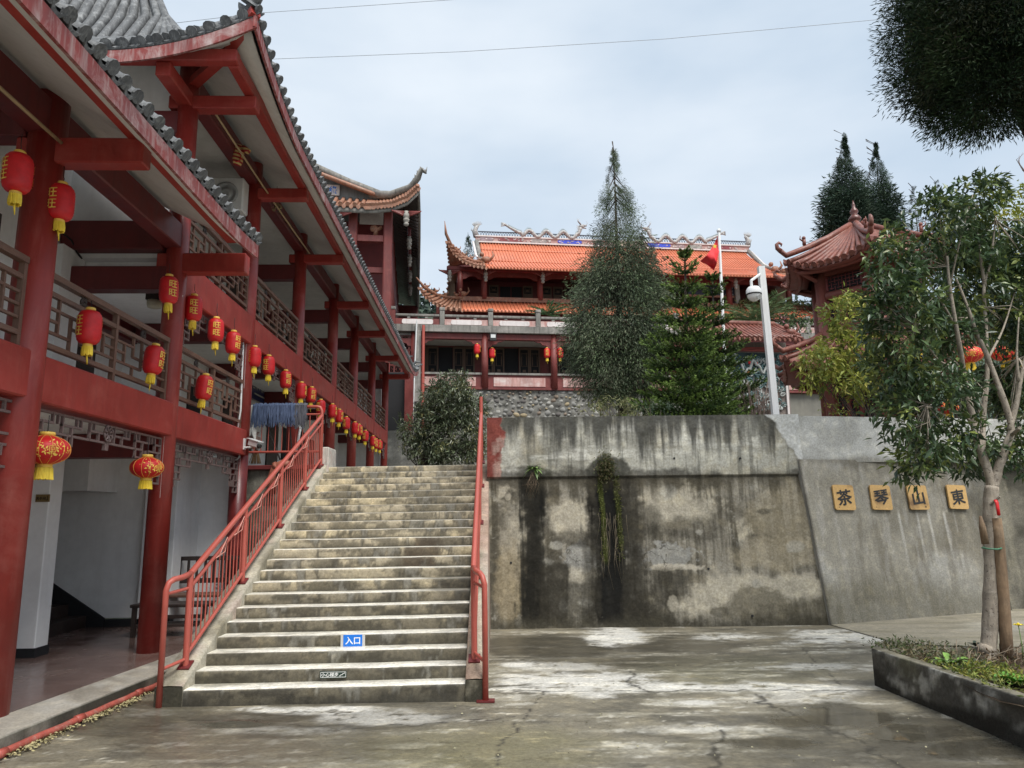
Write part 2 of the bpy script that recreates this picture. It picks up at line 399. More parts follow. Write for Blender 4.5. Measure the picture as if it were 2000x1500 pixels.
# cracks: thin dark wandering lines
def crack(P, w=.011):
    global col
    d = np.full(gx.shape, 9.0); wx = gx+(fbm(gx*5, gy*5, 90, 3)-.5)*.22; wy = gy+(fbm(gx*5, gy*5, 91, 3)-.5)*.22
    P = [at_z(u, v, 0) for u, v in P]
    for a, b in zip(P[:-1], P[1:]):
        ex, ey = b.x-a.x, b.y-a.y; t = np.clip(((wx-a.x)*ex+(wy-a.y)*ey)/(ex*ex+ey*ey), 0, 1)
        d = np.minimum(d, np.hypot(wx-a.x-t*ex, wy-a.y-t*ey))
    col = cmix(col, (.03, .027, .022), np.clip(1.3-d/(w*1.8), 0, 1)*.9)
crack([(1232, 1310), (1228, 1330), (1262, 1350)]); crack([(1470, 1355), (1490, 1375), (1560, 1395), (1620, 1430), (1700, 1460), (1750, 1500)])
crack([(1420, 1420), (1395, 1450), (1392, 1500)]); crack([(960, 1347), (1100, 1350), (1450, 1347), (1710, 1349)], .012); crack([(340, 1400), (700, 1420), (1000, 1400)], .006); crack([(1060, 1350), (1010, 1420), (960, 1500)], .006); crack([(1650, 1340), (1600, 1300), (1560, 1262)], .005)
crack([(1250, 1302), (1330, 1300), (1470, 1290)], .006)
zz = -.004+(n_mid-.5)*.012*(1-pud)-.004*pud
zz = np.where((np.abs(gx) > 12) | (gy > 13.3) | (gy < 1.5), -.02, zz)
ground = color_grid('ground', gx, gy, zz, col, WETCONC, wet=wet); ground['kind'] = 'structure'

# ---- apron: paler concrete ramp at the foot of the right-hand wall
n = 46; s_, t_ = np.meshgrid(np.linspace(0, 1, n), np.linspace(0, 1, n), indexing='ij')
A0, A1, B0, B1 = (4.60, 11.30), (12.5, 13.9), (4.76, 9.55), (12.5, 6.9)
px_ = (1-t_)*((1-s_)*A0[0]+s_*A1[0])+t_*((1-s_)*B0[0]+s_*B1[0]); py_ = (1-t_)*((1-s_)*A0[1]+s_*A1[1])+t_*((1-s_)*B0[1]+s_*B1[1])
pz_ = .006+.11*(1-t_)*s_+.05*s_
cc = np.zeros(px_.shape+(3,)); cc[:] = (.30, .275, .22); f1 = fbm(px_*2, py_*7, 8, 5, .6); f2 = fbm(px_*.9, py_*1.2, 9, 4)
cc = cmix(cc, (.20, .185, .135), sstep(.45, .65, f1)*.7); cc = cmix(cc, (.42, .40, .35), sstep(.52, .7, f2)*.6); cc = cmix(cc, (.10, .10, .07), (1-sstep(0, .06, 1-t_*.999))*.5)
o = color_grid('concrete_apron', px_, py_, pz_, cc, vcolmat('apron_concrete', .75, .4, 40, .25)); o['kind'] = 'structure'

# ---- upper terrace (three slabs that butt round the head of the stairs)
TZ = 2.474
TERR = paint('terrace_paving', (.20, .19, .16), .3, 1.2, .8, fade=(.3, .28, .24), dirt=(.05, .05, .04))
mb = MB(); mb.span((-14, 12.32, TZ-.3), (-3.14, 70, TZ)); mb.span((-3.14, 12.60, TZ-.3), (-.30, 70, TZ)); mb.span((-.30, 11.8, TZ-.3), (4.3, 70, TZ)); mb.prism([(4.3, 11.85, TZ-.3), (13.5, 14.0, TZ-.3), (45, 14.0, TZ-.3), (45, 70, TZ-.3), (4.3, 70, TZ-.3)], (0, 0, .3))
o = part('terrace_ground', mb, TERR); o['kind'] = 'structure'

# ---- staircase
SY, XL, XR, D_, R_, H0 = 6.953, -2.93, -.4453, .2567, .1106, .1467
stairs = thing('staircase', 'wide stained concrete staircase of many steps between two red handrails', 'stairs', (0, SY, 0), (0, -.0067, .0245))
STEP = vcolmat('step_concrete', .8, .45, 38, .3, .5, wet=True, flecks=5)
for k in range(1, 23):
    prof = [(0, -R_-.012), (0, -R_+.006), (0, -R_*.75), (-.002, -R_*.5), (-.002, -R_*.25), (0, -.016), (.004, -.004), (.018, 0), (.06, .001), (.13, 0), (.20, 0), (.262, 0)]
    if k == 22: prof[-1] = (.62, -.003)
    if k == 1: prof[0] = (0, -H0-.02); prof[1] = (0, -H0+.006)
    xx = np.linspace(XL-.004, XR+.004, 170); pp = np.array(prof)
    X, I = np.meshgrid(xx, np.arange(len(prof)), indexing='ij')
    Yp = pp[I, 0]; Zp = pp[I, 1]
    wob = (fbm(X*1.1, X*0+k*3.1, 20+k, 4)-.5)
    Yw = Yp+wob*.022*(I < 8)+(fbm(X*9, Zp*14+k, 21, 3)-.5)*.006*(I < 7); Zw = Zp+(fbm(X*1.5, X*0+k*5.7, 22+k, 3)-.5)*.010*(I > 4)
    riser = (I <= 6)
    f1 = fbm(X*3.2, Zp*9+k*7.3, 23, 6, .66); f2 = fbm(X*8.5+k*11, Zp*3+k, 24, 4, .6); f3 = fbm(X*.9+k*2.7, Zp*0+k*1.9, 25, 3)
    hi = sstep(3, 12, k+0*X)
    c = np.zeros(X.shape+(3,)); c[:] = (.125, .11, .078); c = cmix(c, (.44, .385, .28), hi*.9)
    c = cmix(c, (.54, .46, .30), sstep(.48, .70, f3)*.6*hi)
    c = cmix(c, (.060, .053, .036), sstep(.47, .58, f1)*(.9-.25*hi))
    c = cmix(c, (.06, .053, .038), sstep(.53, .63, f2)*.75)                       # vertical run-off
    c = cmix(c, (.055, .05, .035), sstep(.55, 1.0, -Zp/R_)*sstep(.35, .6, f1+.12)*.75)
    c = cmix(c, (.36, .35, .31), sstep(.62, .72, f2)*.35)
    if k in (9, 10, 11, 12):                                                   # brown spill in the middle
        d = np.hypot((X+1.02+.05*(12-k))/(.26), (k-11.0)/1.6+0*X)+(f2-.5)*.8; c = cmix(c, (.06, .042, .025), (1-sstep(.7, 1.1, d))*.85)
    if k in (6, 7, 8): c = cmix(c, (.05, .043, .03), sstep(-.95, -.62, X+(f1-.5)*.6)*.8)
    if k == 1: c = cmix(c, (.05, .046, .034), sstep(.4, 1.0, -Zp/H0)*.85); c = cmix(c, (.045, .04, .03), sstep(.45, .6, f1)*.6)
    tread = np.zeros(X.shape+(3,)); tread[:] = (.88, .86, .79); tf = fbm(X*2.2, Yp*12+k*3, 26, 5, .6)  # pale treads: the sky's light on them is put into the colour
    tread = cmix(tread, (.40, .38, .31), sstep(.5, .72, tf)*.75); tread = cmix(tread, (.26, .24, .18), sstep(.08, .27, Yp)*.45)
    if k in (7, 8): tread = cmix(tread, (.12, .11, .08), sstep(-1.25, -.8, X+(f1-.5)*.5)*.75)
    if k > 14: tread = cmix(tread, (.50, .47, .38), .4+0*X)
    c = np.where(riser[..., None], c, tread)
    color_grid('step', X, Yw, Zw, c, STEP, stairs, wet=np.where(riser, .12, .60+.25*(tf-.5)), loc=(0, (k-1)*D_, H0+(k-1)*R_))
# side strings (sloping kerbs)
def string_sheet(x0, x1, seed):
    L = 21*D_+.02; nn = 90; tt = np.linspace(0, 1, nn); yy = -.012+tt*L; zt = H0+.045+yy*(R_/D_)
    prof = [(x0, -9), (x0, -.02), (x0+.008, 0), ((x0+x1)/2, .004), (x1-.008, 0), (x1, -.02), (x1, -9)]
    T, I = np.meshgrid(np.arange(nn), np.arange(7), indexing='ij'); pr = np.array(prof)
    X = pr[I, 0]; Y = yy[T]; Z = np.where(pr[I, 1] < -1, -.05, zt[T]+pr[I, 1])
    # extra rows on the sides so stains have something to live on
    f1 = fbm(X*6+Y*1.2, Y*2.4, seed, 5, .6); f2 = fbm(X*20, Y*3, seed+1, 4)
    c = np.zeros(X.shape+(3,)); c[:] = (.40, .37, .30); c = cmix(c, (.15, .135, .095), sstep(.47, .66, f1)*.8); c = cmix(c, (.30, .13, .10), sstep(.62, .72, f2)*.5); c = cmix(c, (.56, .54, .48), sstep(.55, .75, f2)*.4)
    if seed == 41: c = cmix(c, (.38, .25, .20), sstep(.36, .6, fbm(X*3, Y*1.1, 46, 4))*.6)
    return X, Y+(f2-.5)*.004, Z+(f1-.5)*.008, c
for x0, x1, seed in ((XL-.245, XL, 40), (XR, XR+.195, 41)):
    X, Y, Z, c = string_sheet(x0, x1, seed); o = color_grid('side_string', X, Y, Z, c, CONC, stairs)
    # dark front face
    nx = 14; xx, zq = np.meshgrid(np.linspace(x0, x1, nx), np.linspace(-.04, H0+.036, 12), indexing='ij'); f = fbm(xx*8, zq*6, seed+5, 4)
    c = np.zeros(xx.shape+(3,)); c[:] = (.16, .145, .11); c = cmix(c, (.04, .038, .028), sstep(.35, .6, f+.25-zq)*.9)
    color_grid('string_face', xx, xx*0-.014, zq, c, CONC, stairs)
# newel block at the head of the left string
X, Z = np.meshgrid(np.linspace(0, 1, 10), np.linspace(0, 1, 14), indexing='ij')
b = bbox('newel_block', paint('newel_plaster', (.5, .47, .42), .3, 6, .8, fade=(.32, .12, .1), fade_amt=.7, dirt=(.08, .07, .06), dirt_amt=.6), stairs, (XL-.10, 5.36, 2.38), (XL+.03, 5.95, 2.80))

# ---- handrails
def handrail(side):
    left = side < 0
    h = thing('handrail', 'red painted pipe handrail with thin balusters on the left of the stairs' if left else 'red painted pipe handrail running up beside the stained retaining wall', 'handrail', (0, SY, 0), (0, -.0067, .0245), 'red handrails of the staircase')
    x = XL-.095 if left else XR+.075
    xo = x-.10 if left else x+.105                                             # the first post stands out in the yard
    slope = R_/D_; zt = lambda y: H0+.045+y*slope
    yp = [.26, 1.72, 3.1, 4.35, 5.34]; HT, HM, HB = .83, .70, .10
    tops = [zt(y)+HT for y in yp]
    # top rail with the bent end that drops to the yard
    e = tops[0]; path = [(xo, -.02, .01), (xo, -.02, e-.13), (xo+(.02 if left else -.02), -.01, e-.06), ((xo*.6+x*.4), .04, e-.035), ((xo+x*3)/4, .14, e-.025), (x, .26, e)]
    part('end_post', MB().tube(path, .027, 10), HANDRAIL, h)
    rod('top_rail', HANDRAIL, h, (x, yp[0], tops[0]), (x, yp[-1], tops[-1]), .029, 10)
    rod('mid_rail', HANDRAIL, h, (x, yp[0], tops[0]-HT+HM), (x, yp[-1], tops[-1]-HT+HM), .019)
    rod('bottom_rail', HANDRAIL, h, (x, yp[0], zt(yp[0])+HB), (x, yp[-1], zt(yp[-1])+HB), .019)
    rod('link_rail', HANDRAIL, h, (xo, -.02, e-.16), (x, yp[0], e-.13), .016); rod('link_rail', HANDRAIL, h, (xo, -.02, .33), (x, yp[0], .37), .016)
    bar('base_plate', REDDARK, h, (xo, -.02, .008), (.16, .10, .014))
    for i, y in enumerate(yp):
        ht = tops[i]+(.0 if i < 4 else .28)
        if i == 4 and left: ht = 2.5+.86
        rod('post', HANDRAIL, h, (x, y, zt(y)-.03), (x, y, ht), .029, 10)
        bar('base_plate', REDDARK, h, (x, y, zt(y)+.012), (.11, .13, .014), (math.atan(slope), 0, 0))
    y = yp[0]+.1
    while y < yp[-1]-.03:
        if all(abs(y-q) > .04 for q in yp): rod('baluster', HANDRAIL, h, (x, y, zt(y)+HB), (x, y, zt(y)+HM), .0075, 6)
        y += .105
    if left:                                                                  # bent hooks of wire left on the rail
        pass
    return h, x, yp, zt
hl, hx, hyp, hzt = handrail(-1); hr_, *_ = handrail(1)
WIRE = plain('hanger_wire', (.55, .25, .2), .4)
for i, y in enumerate((.82, 1.32, 1.95, 2.6, 3.3, 4.1)):
    z = hzt(y)+.70; p = [(hx+.024, y, z), (hx+.04, y+.20, z+.055), (hx+.045, y+.24, z+.20), (hx+.03, y+.06, z+.012)]
    o = part('wire_hook', MB().tube(p, .0055, 5), WIRE); o.location = (0, SY, 0); o.rotation_euler = (0, -.0067, .0245)
    tag(o, '%s of the six bent wire hangers on the left handrail, counted up from the yard' % ('first second third fourth fifth sixth'.split()[i]), 'wire hanger', 'wire hangers on the handrail')

# ---- signs on the risers
def flat_text(name, body, size, mat, parent, loc, rot, bold=0, sx=1.0):
    me = text_mesh(body, size, bold); me.materials.append(mat); return put(name, me, parent, loc=loc, rot=rot, scale=(sx, 1, 1))
def sticker(name, label, k, u0, u1, dz0, dz1, board, frame=None):
    y = (k-1)*D_; P = [at_y((u0+u1)/2, 1260, SY+y)]; x = P[0].x+.0245*y; w = (u1-u0)/FPX*(SY+y)
    t = thing(name, label, 'sign', (0, SY, 0), (0, -.0067, .0245)); zc = H0+(k-1)*R_-R_/2
    return t, x, y, zc, w
BLUE = plain('blue_sticker', (.01, .16, .62), .4, 0, .08); GREENB = plain('dark_green_plate', (.012, .03, .02), .4)
TAPE = plain('clear_tape', (.5, .48, .45), .25)
t, x, y, zc, w = sticker('entrance_sticker', 'blue entrance sticker with white characters taped to a stair riser', 4, 674, 709, 0, 0, BLUE)
bar('board', BLUE, t, (x, y-.016, zc), (w, .006, .112)); bar('tape_strip', TAPE, t, (x-w/2-.012, y-.014, zc), (.03, .003, .118)); bar('tape_strip', TAPE, t, (x+w/2+.012, y-.014, zc), (.03, .003, .118))
flat_text('lettering', '入口', .078, WHITEPRINT, t, (x, y-.0205, zc), (pi/2, 0, 0), .0012)
t, x, y, zc, w = sticker('step_warning_plate', 'small dark plate with white framed characters warning of the steps', 2, 631, 680, 0, 0, GREENB)
bar('plate', GREENB, t, (x, y-.016, zc+.004), (w, .006, .062))
mb = MB(); h2 = .024; y0 = y-.0205; z0 = zc+.004
for a, b in (((-w/2+.006, -h2), (w/2-.006, -h2+.003)), ((-w/2+.006, h2-.003), (w/2-.006, h2)), ((-w/2+.006, -h2), (-w/2+.009, h2)), ((w/2-.009, -h2), (w/2-.006, h2))): mb.span((x+a[0], y0, z0+a[1]), (x+b[0], y0+.001, z0+b[1]))
px0 = x+w*.22
for i in range(3): mb.span((px0+i*.017, y0, z0-.014+i*.010), (px0+(i+1)*.017, y0+.001, z0-.010+i*.010)); mb.span((px0+(i+1)*.017-.003, y0, z0-.014+i*.010), (px0+(i+1)*.017, y0+.001, z0-.001+i*.010))
part('border_and_stair_mark', mb, WHITEPRINT, t)
flat_text('lettering', '小心梯步', .040, WHITEPRINT, t, (x-w*.13, y0, z0), (pi/2, 0, 0), .0004)

# ---- main retaining wall
def wall_y(z): return np.where(z < 2.2, 11.25+.115*z, 11.25+.253-.035+.03*(z-2.2))
nx, nz_ = 460, 310
xx, tt = np.meshgrid(np.linspace(0, 1, nx), np.linspace(0, 1, nz_), indexing='ij')
Z = tt*3.2-.06; xr = np.where(Z < 2.43, 4.64-.06*Z, 4.494-(Z-2.43)*.02); X = -.40+xx*(xr+.40)
Y = wall_y(Z)+(fbm(X*2.2, Z*2.2, 60, 5)-.5)*.05+(fbm(X*9, Z*9, 61, 3)-.5)*.012; up = sstep(2.17, 2.23, Z)
N1 = fbm(X*1.1, Z*1.5, 62, 6, .58); N2 = fbm(X*3.2+9, Z*3.6, 63, 5, .6); N3 = fbm(X*14, Z*14, 64, 4, .6); DR = fbm(X*7.5, Z*.55, 65, 5, .6); DR2 = fbm(X*16, Z*.9, 66, 4, .6)
c = np.zeros(X.shape+(3,)); c[:] = (.255, .237, .197)
c = cmix(c, (.095, .086, .066), sstep(.42, .62, N1)*.85)
c = cmix(c, (.43, .395, .315), sstep(.53, .65, N2*.55+N1*.45)*.8)
c = cmix(c, (.075, .068, .052), sstep(.48, .66, DR)*.8); c = cmix(c, (.06, .055, .042), sstep(.54, .66, DR2)*.55)
c = cmix(c, (.34, .33, .29), sstep(.60, .72, N3*.6+N2*.4)*.5)
def wblob(x, z, rx, rz, color, a, soft=.3, warp=.5, seed=0, sc=2.6):
    soft *= .9; warp *= 1.45
    global c
    d = np.hypot((X-x)/rx, (Z-z)/rz)+(fbm(X*sc, Z*sc, 200+seed, 6, .68)-.5)*2*warp
    c = cmix(c, color, (1-sstep(1-soft, 1+soft*.5, d))*a)
beige, grey, dark = (.45, .415, .335), (.28, .28, .265), (.034, .031, .024)
wblob(.90, 1.55, .42, .30, beige, .85, .35, .4, 1); wblob(2.4, 1.72, .55, .30, beige, .7, .35, .5, 2); wblob(.12, 1.35, .3, .5, beige, .5, .4, .5, 3); wblob(-.02, .6, .28, .7, (.33, .28, .19), .7, .4, .4, 4)
wblob(3.75, .55, 1.0, .22, beige, .8, .4, .55, 5); wblob(2.9, .35, .9, .26, beige, .7, .4, .6, 6); wblob(3.9, 1.0, .8, .3, (.33, .29, .21), .6, .4, .5, 7); wblob(4.1, 1.6, .6, .5, (.32, .28, .2), .5, .4, .5, 8)
wblob(2.25, 1.02, .42, .16, grey, .75, .15, 1.0, 9, 4); wblob(.95, .98, .42, .18, grey, .7, .15, 1.0, 10, 4); wblob(2.25, .84, .42, .05, (.50, .46, .38), .7, .3, .9, 11, 4); wblob(1.80, 1.06, .2, .16, grey, .6, .2, .9, 12, 4)
vc = np.abs(fbm(X*3.4, Z*3.4, 230, 4, .6)-.5)
c = cmix(c, (.05, .045, .035), (1-sstep(.004, .014, vc))*(1-sstep(.5, 1.0, np.hypot((X-1.5)/1.4, (Z-1.0)/.42)))*.8)
wblob(2.3, .55, .38, .32, dark, .75, .35, .45, 13); wblob(2.7, 1.42, .5, .2, dark, .55, .4, .55, 14); wblob(1.95, 1.45, .3, .3, dark, .6, .4, .5, 15); wblob(3.6, .30, .55, .26, (.15, .135, .10), .8, .25, .4, 16); wblob(.9, 1.28, .45, .14, dark, .7, .4, .5, 17)
wblob(2.1, .22, .35, .3, dark, .6, .4, .5, 18); wblob(.75, .35, .55, .35, (.10, .095, .08), .6, .4, .5, 19); wblob(4.3, .12, .45, .2, (.10, .09, .065), .7, .4, .5, 20); wblob(1.0, .75, .3, .12, beige, .6, .5, .5, 21)
for i in range(26):
    q = random.Random(300+i); wblob(q.uniform(-.2, 4.4), q.uniform(.1, 2.0), q.uniform(.06, .2), q.uniform(.04, .12), q.choice([beige, (.36, .35, .31), dark, (.17, .15, .11)]), .6, .4, .6, 30+i, 4)
# three wet run-off streaks
def streak(x, w, z1, a, color=dark, z0=0, ww=.25):
    global c
    d = np.abs(X-x-(fbm(Z*1.3, Z*0+x, 70, 3)-.5)*.10)/(w*(1+ww*(1-Z/3)))+(DR2-.5)*1.0+(N3-.5)*.5+(N2-.5)*.9
    c = cmix(c, color, (1-sstep(.55, 1.2, d))*a*(.72+.56*fbm(X*5, Z*1.6, 77, 4))*sstep(z0-.05, z0+.1, Z)*(1-sstep(z1-.02, z1+.06, Z)))
streak(.30, .20, 2.22, 1.0, (.022, .021, .017)); streak(.30, .12, 2.2, .8, (.016, .015, .012)); streak(1.47, .33, 2.45, 1.0, (.014, .0135, .012)); streak(1.47, .20, 2.45, .9, (.010, .010, .009)); streak(1.80, .17, 2.2, .8); streak(.60, .20, .9, .85); streak(1.10, .10, 1.2, .6); streak(1.2, .08, 2.3, .5)
streak(1.36, .035, 2.3, .75, (.07, .085, .02), .9); streak(1.60, .04, 2.2, .6, (.06, .07, .02), 1.1); streak(1.45, .05, 2.4, .55, (.05, .05, .02), 2.0)
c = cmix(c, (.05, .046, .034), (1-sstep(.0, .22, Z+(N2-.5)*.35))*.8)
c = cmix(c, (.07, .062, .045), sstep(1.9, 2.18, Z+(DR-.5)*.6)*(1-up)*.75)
# upper band: newer grey render with dripping black top
u_ = np.zeros(X.shape+(3,)); u_[:] = (.44, .435, .385); hb = fbm(X*1.2, Z*7, 71, 5, .6)
u_ = cmix(u_, (.24, .235, .20), sstep(.45, .68, N1)*.7); u_ = cmix(u_, (.64, .635, .58), sstep(.50, .66, hb)*.75); u_ = cmix(u_, (.33, .29, .20), sstep(.5, .7, N2)*.4)
topd = sstep(2.55, 3.05, Z+(DR-.48)*1.5); u_ = cmix(u_, (.055, .055, .05), topd*sstep(.30, .55, fbm(X*1.6, Z*.8, 73, 4)+.09)*.92)
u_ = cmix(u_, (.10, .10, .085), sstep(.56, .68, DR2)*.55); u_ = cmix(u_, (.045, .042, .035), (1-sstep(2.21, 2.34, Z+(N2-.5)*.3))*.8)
u_ = cmix(u_, (.05, .05, .042), (1-sstep(.9, 1.15, np.hypot((X-1.47)/.30, (Z-2.28)/.24)+(N2-.5)))*.9); u_ = cmix(u_, (.04, .04, .03), (1-sstep(.8, 1.1, np.hypot((X-.33)/.28, (Z-2.25)/.16)+(N2-.5)))*.7)
rp = 1-sstep(-.17, -.14, X+(fbm(X*4, Z*5, 74, 5, .6)-.5)*.22); u_ = cmix(u_, (.34, .21, .18), rp*.9); u_ = cmix(u_, (.17, .035, .028), rp*np.maximum(sstep(.42, .55, N2), 1-sstep(-.33, -.27, X+(N1-.5)*.12))*.9)
nw = sstep(4.02, 4.06, X+(Z-3.1)*.55+(fbm(X*3, Z*6, 75, 4)-.5)*.22); u_ = cmix(u_, (.56, .57, .56), nw)
c = np.clip(c, .008, 1); c = c*(1-up[..., None])+u_*up[..., None]
rw = thing('retaining_wall', 'tall retaining wall with black run-off streaks and beige stains beside the stairs', 'wall')
color_grid('wall_face', X, Y, Z, c, vcolmat('wall_concrete', .85, .7, 32, .3, .12), rw)
mb = MB(); mb.prism([(-.397, 11.27, -.1), (-.397, 11.53, 2.19), (-.397, 11.50, 2.21), (-.397, 11.52, 3.135), (-.397, 11.95, 3.135), (-.397, 11.95, -.1)], (4.82, 0, 0))
part('wall_core', mb, paint('wall_end_paint', (.30, .10, .085), .4, 3, .8, fade=(.42, .33, .29), fade_amt=.8, dirt=(.05, .04, .035), dirt_amt=.6), rw)
# weep holes
for i, (u, v) in enumerate([(998, 1099), (1317, 895), (1446, 895), (1384, 1111), (1470, 1203)]):
    p = at_y(u, v, 11.3); p = at_y(u, v, float(wall_y(np.array(p.z)))-.015); rod('weep_hole', DARKIN, rw, p, p+Vector((0, .03, 0)), .017, 10)

# ---- right-hand wall, battered, in smoother render
YW = rad(15); wd = np.array([cos(YW), sin(YW)])
def wallslab(name, label, x0, y0, yaw, L, h, bat, colfn, nxx=150, nzz=110, thick=.3, z0=-.05, amp=.02, inset=0, cut=.05):
    t = thing(name, label, 'wall'); s, q = np.meshgrid(np.linspace(0, 1, nxx), np.linspace(0, 1, nzz), indexing='ij'); z = z0+q*(h-z0)
    s = s*L+(1-s)*(-cut*z); dx, dy = cos(yaw), sin(yaw); off = bat*z+(fbm(s*2+x0, z*2, 80, 4)-.5)*amp
    color_grid('wall_face', x0+dx*s-dy*off, y0+dy*s+dx*off, z, colfn(s, z), CONC, t)
    P = lambda s_, z_, d_: (x0+dx*s_-dy*(bat*z_+d_), y0+dy*s_+dx*(bat*z_+d_), z_)
    mb = MB(); ch = cut
    mb.add([P(-ch*z0, z0, .012), P(L, z0, .012), P(L, h, .012), P(-ch*h, h, .012), P(-ch*z0, z0, thick), P(L, z0, thick), P(L, h, thick), P(-ch*h, h, thick)],
           [(3, 2, 1, 0), (4, 5, 6, 7), (0, 1, 5, 4), (1, 2, 6, 5), (2, 3, 7, 6), (3, 0, 4, 7)])
    part('wall_core', mb, paint('render_core', (.28, .27, .24), .3, 3, .85), t); return t
def col_right(s, z):
    n1 = fbm(s*1.3, z*1.2, 81, 6, .6); n2 = fbm(s*5, z*1.1, 82, 5, .6); n3 = fbm(s*13, z*2, 83, 4, .6); c = np.zeros(s.shape+(3,)); c[:] = (.30, .285, .245)
    c = cmix(c, (.19, .175, .14), sstep(.44, .66, n1)*.7); c = cmix(c, (.40, .395, .37), sstep(.5, .7, fbm(s*.9, z*1.5, 84, 4))*.7); c = cmix(c, (.15, .135, .105), sstep(.52, .72, n2)*.55); c = cmix(c, (.45, .44, .42), sstep(.60, .72, n3)*.3)
    c = cmix(c, (.13, .12, .085), (1-sstep(.1, .9, z+(n1-.5)*.8))*.65)
    for x_ in (1.55, 1.9, 2.12, 2.42): c = cmix(c, (.55, .545, .52), (1-sstep(.5, 1, np.abs(s-x_)/.03+(n3-.5)))*.55*sstep(.5, 1.5, z)*(1-sstep(1.55, 1.65, z)))
    c = cmix(c, (.10, .09, .07), sstep(2.25, 2.42, z+(n2-.5)*.3)*.5); c = cmix(c, (.06, .055, .045), (1-sstep(0, .05, s+.05*z))*.8); c = cmix(c, (.07, .065, .05), sstep(2.75, 3.2, s+(n2-.5)*.5)*.7)
    return c
wallslab('render_wall', 'smooth grey battered wall carrying the four wooden character boards', 4.60, 11.215, YW, 3.35, 2.43, .115, col_right)
def col_up(s, z):
    n1 = fbm(s*1.5, z*2, 85, 5, .6); n2 = fbm(s*7, z*.9, 86, 4, .6); c = np.zeros(s.shape+(3,)); c[:] = (.56, .565, .55); c = cmix(c, (.38, .38, .36), sstep(.45, .66, n1)*.7); c = cmix(c, (.25, .245, .22), sstep(.56, .74, n2)*.5)
    c = cmix(c, (.22, .21, .18), (1-sstep(2.4, 2.52, z+(n1-.5)*.2))*.7); return c
wallslab('white_parapet', 'whitish rendered parapet above the wall with the character boards', 4.40, 11.50, rad(11), 8.0, 3.12, .01, col_up, z0=2.40, thick=.35, cut=0)
def col_dark(s, z):
    n1 = fbm(s*1.6, z*1.2, 87, 5, .6); n2 = fbm(s*6, z*.7, 88, 4, .6); c = np.zeros(s.shape+(3,)); c[:] = (.16, .15, .125); c = cmix(c, (.06, .057, .045), sstep(.42, .62, n1)*.85); c = cmix(c, (.30, .28, .22), sstep(.55, .7, n2)*.5); return c
wallslab('dark_wall', 'dark wall behind the tree trunk at the edge of the picture', 7.72, 12.20, rad(3), 4.5, 2.42, .10, col_dark, nxx=110)  # dark grey base with darker blotches and paler streaks

# ---- four wooden boards with brush characters
def wood(name, base, dark_):
    g = G(name); r = g.noise(4, 5, .6, (9, 9, .6), .8); k = g.noise(2.2, 3, .5); c = g.mix(g.map(r, .3, .7), base, [x*.72 for x in base]); c = g.mix(g.map(k, .58, .70, 0, .8), c, dark_); g.bump(r, .2, .004); return g.done(c, .45)
PINE = wood('pine_board', (.58, .36, .13), (.12, .06, .025))
sb = MB()
def rounded(w, h, r, n=4):
    P = []
    for cx, cy, a0 in ((w/2-r, h/2-r, 0), (-w/2+r, h/2-r, 90), (-w/2+r, -h/2+r, 180), (w/2-r, -h/2+r, 270)):
        for i in range(n+1): a = rad(a0+90*i/n); P.append((cx+r*cos(a), cy+r*sin(a)))
    return P
for ch, u, wt in (('茶', 1645, 'the leftmost, beside the wall edge'), ('琴', 1717, 'second from the wall edge'), ('山', 1789, 'with a knot in its lower corner'), ('東', 1866, 'nearest the tree trunk')):
    v = 972 if u < 1850 else 971; s = 0
    for _ in range(9):                                                        # where the line of sight meets the battered wall
        z = 1.85; d = ray(u, v); nrm = Vector((-sin(YW), cos(YW), 0)); pl = Vector((4.60, 11.215, 0))
        z = 1.84; t_ = ((pl-CAM).dot(nrm)+.115*z)/d.dot(nrm); p = CAM+d*t_
    t = thing('wooden_board', 'square pine board with the brush character %s, %s' % (ch, wt), 'wooden board', p-nrm*.02, (pi/2-math.atan(.115)*0-.114, 0, YW), 'wooden character boards on the wall')
    me = MB().prism([(x, y, 0) for x, y in rounded(.37, .385, .035)], (0, 0, .028)).mesh('plank', PINE); put('plank', me, t, rot=(0, 0, -.02+random.uniform(-.02, .03)))
    b0 = text_mesh(ch, .30, 0, 0, 4); off = [(0, 0), (.007, 0), (-.007, 0), (0, .006), (0, -.006), (.005, .005), (-.005, -.005), (.005, -.005)]; mbx = MB()
    for i, (dx, dy) in enumerate(off): mbx.add([(v_.co.x+dx, v_.co.y+dy+.10*v_.co.x, .0004*i) for v_ in b0.vertices], [tuple(f_.vertices) for f_ in b0.polygons])
    q = part('character', mbx, BLACK, t, loc=(0, 0, .0315), rot=(0, 0, .03), scale=(.92, .84, 1))
    rod('knot', BLACK if ch == '山' else DARKWOOD, t, (.11 if ch == '山' else -.12, -.15, .027), (.11 if ch == '山' else -.12, -.15, .0292), .014 if ch == '山' else .007, 10)

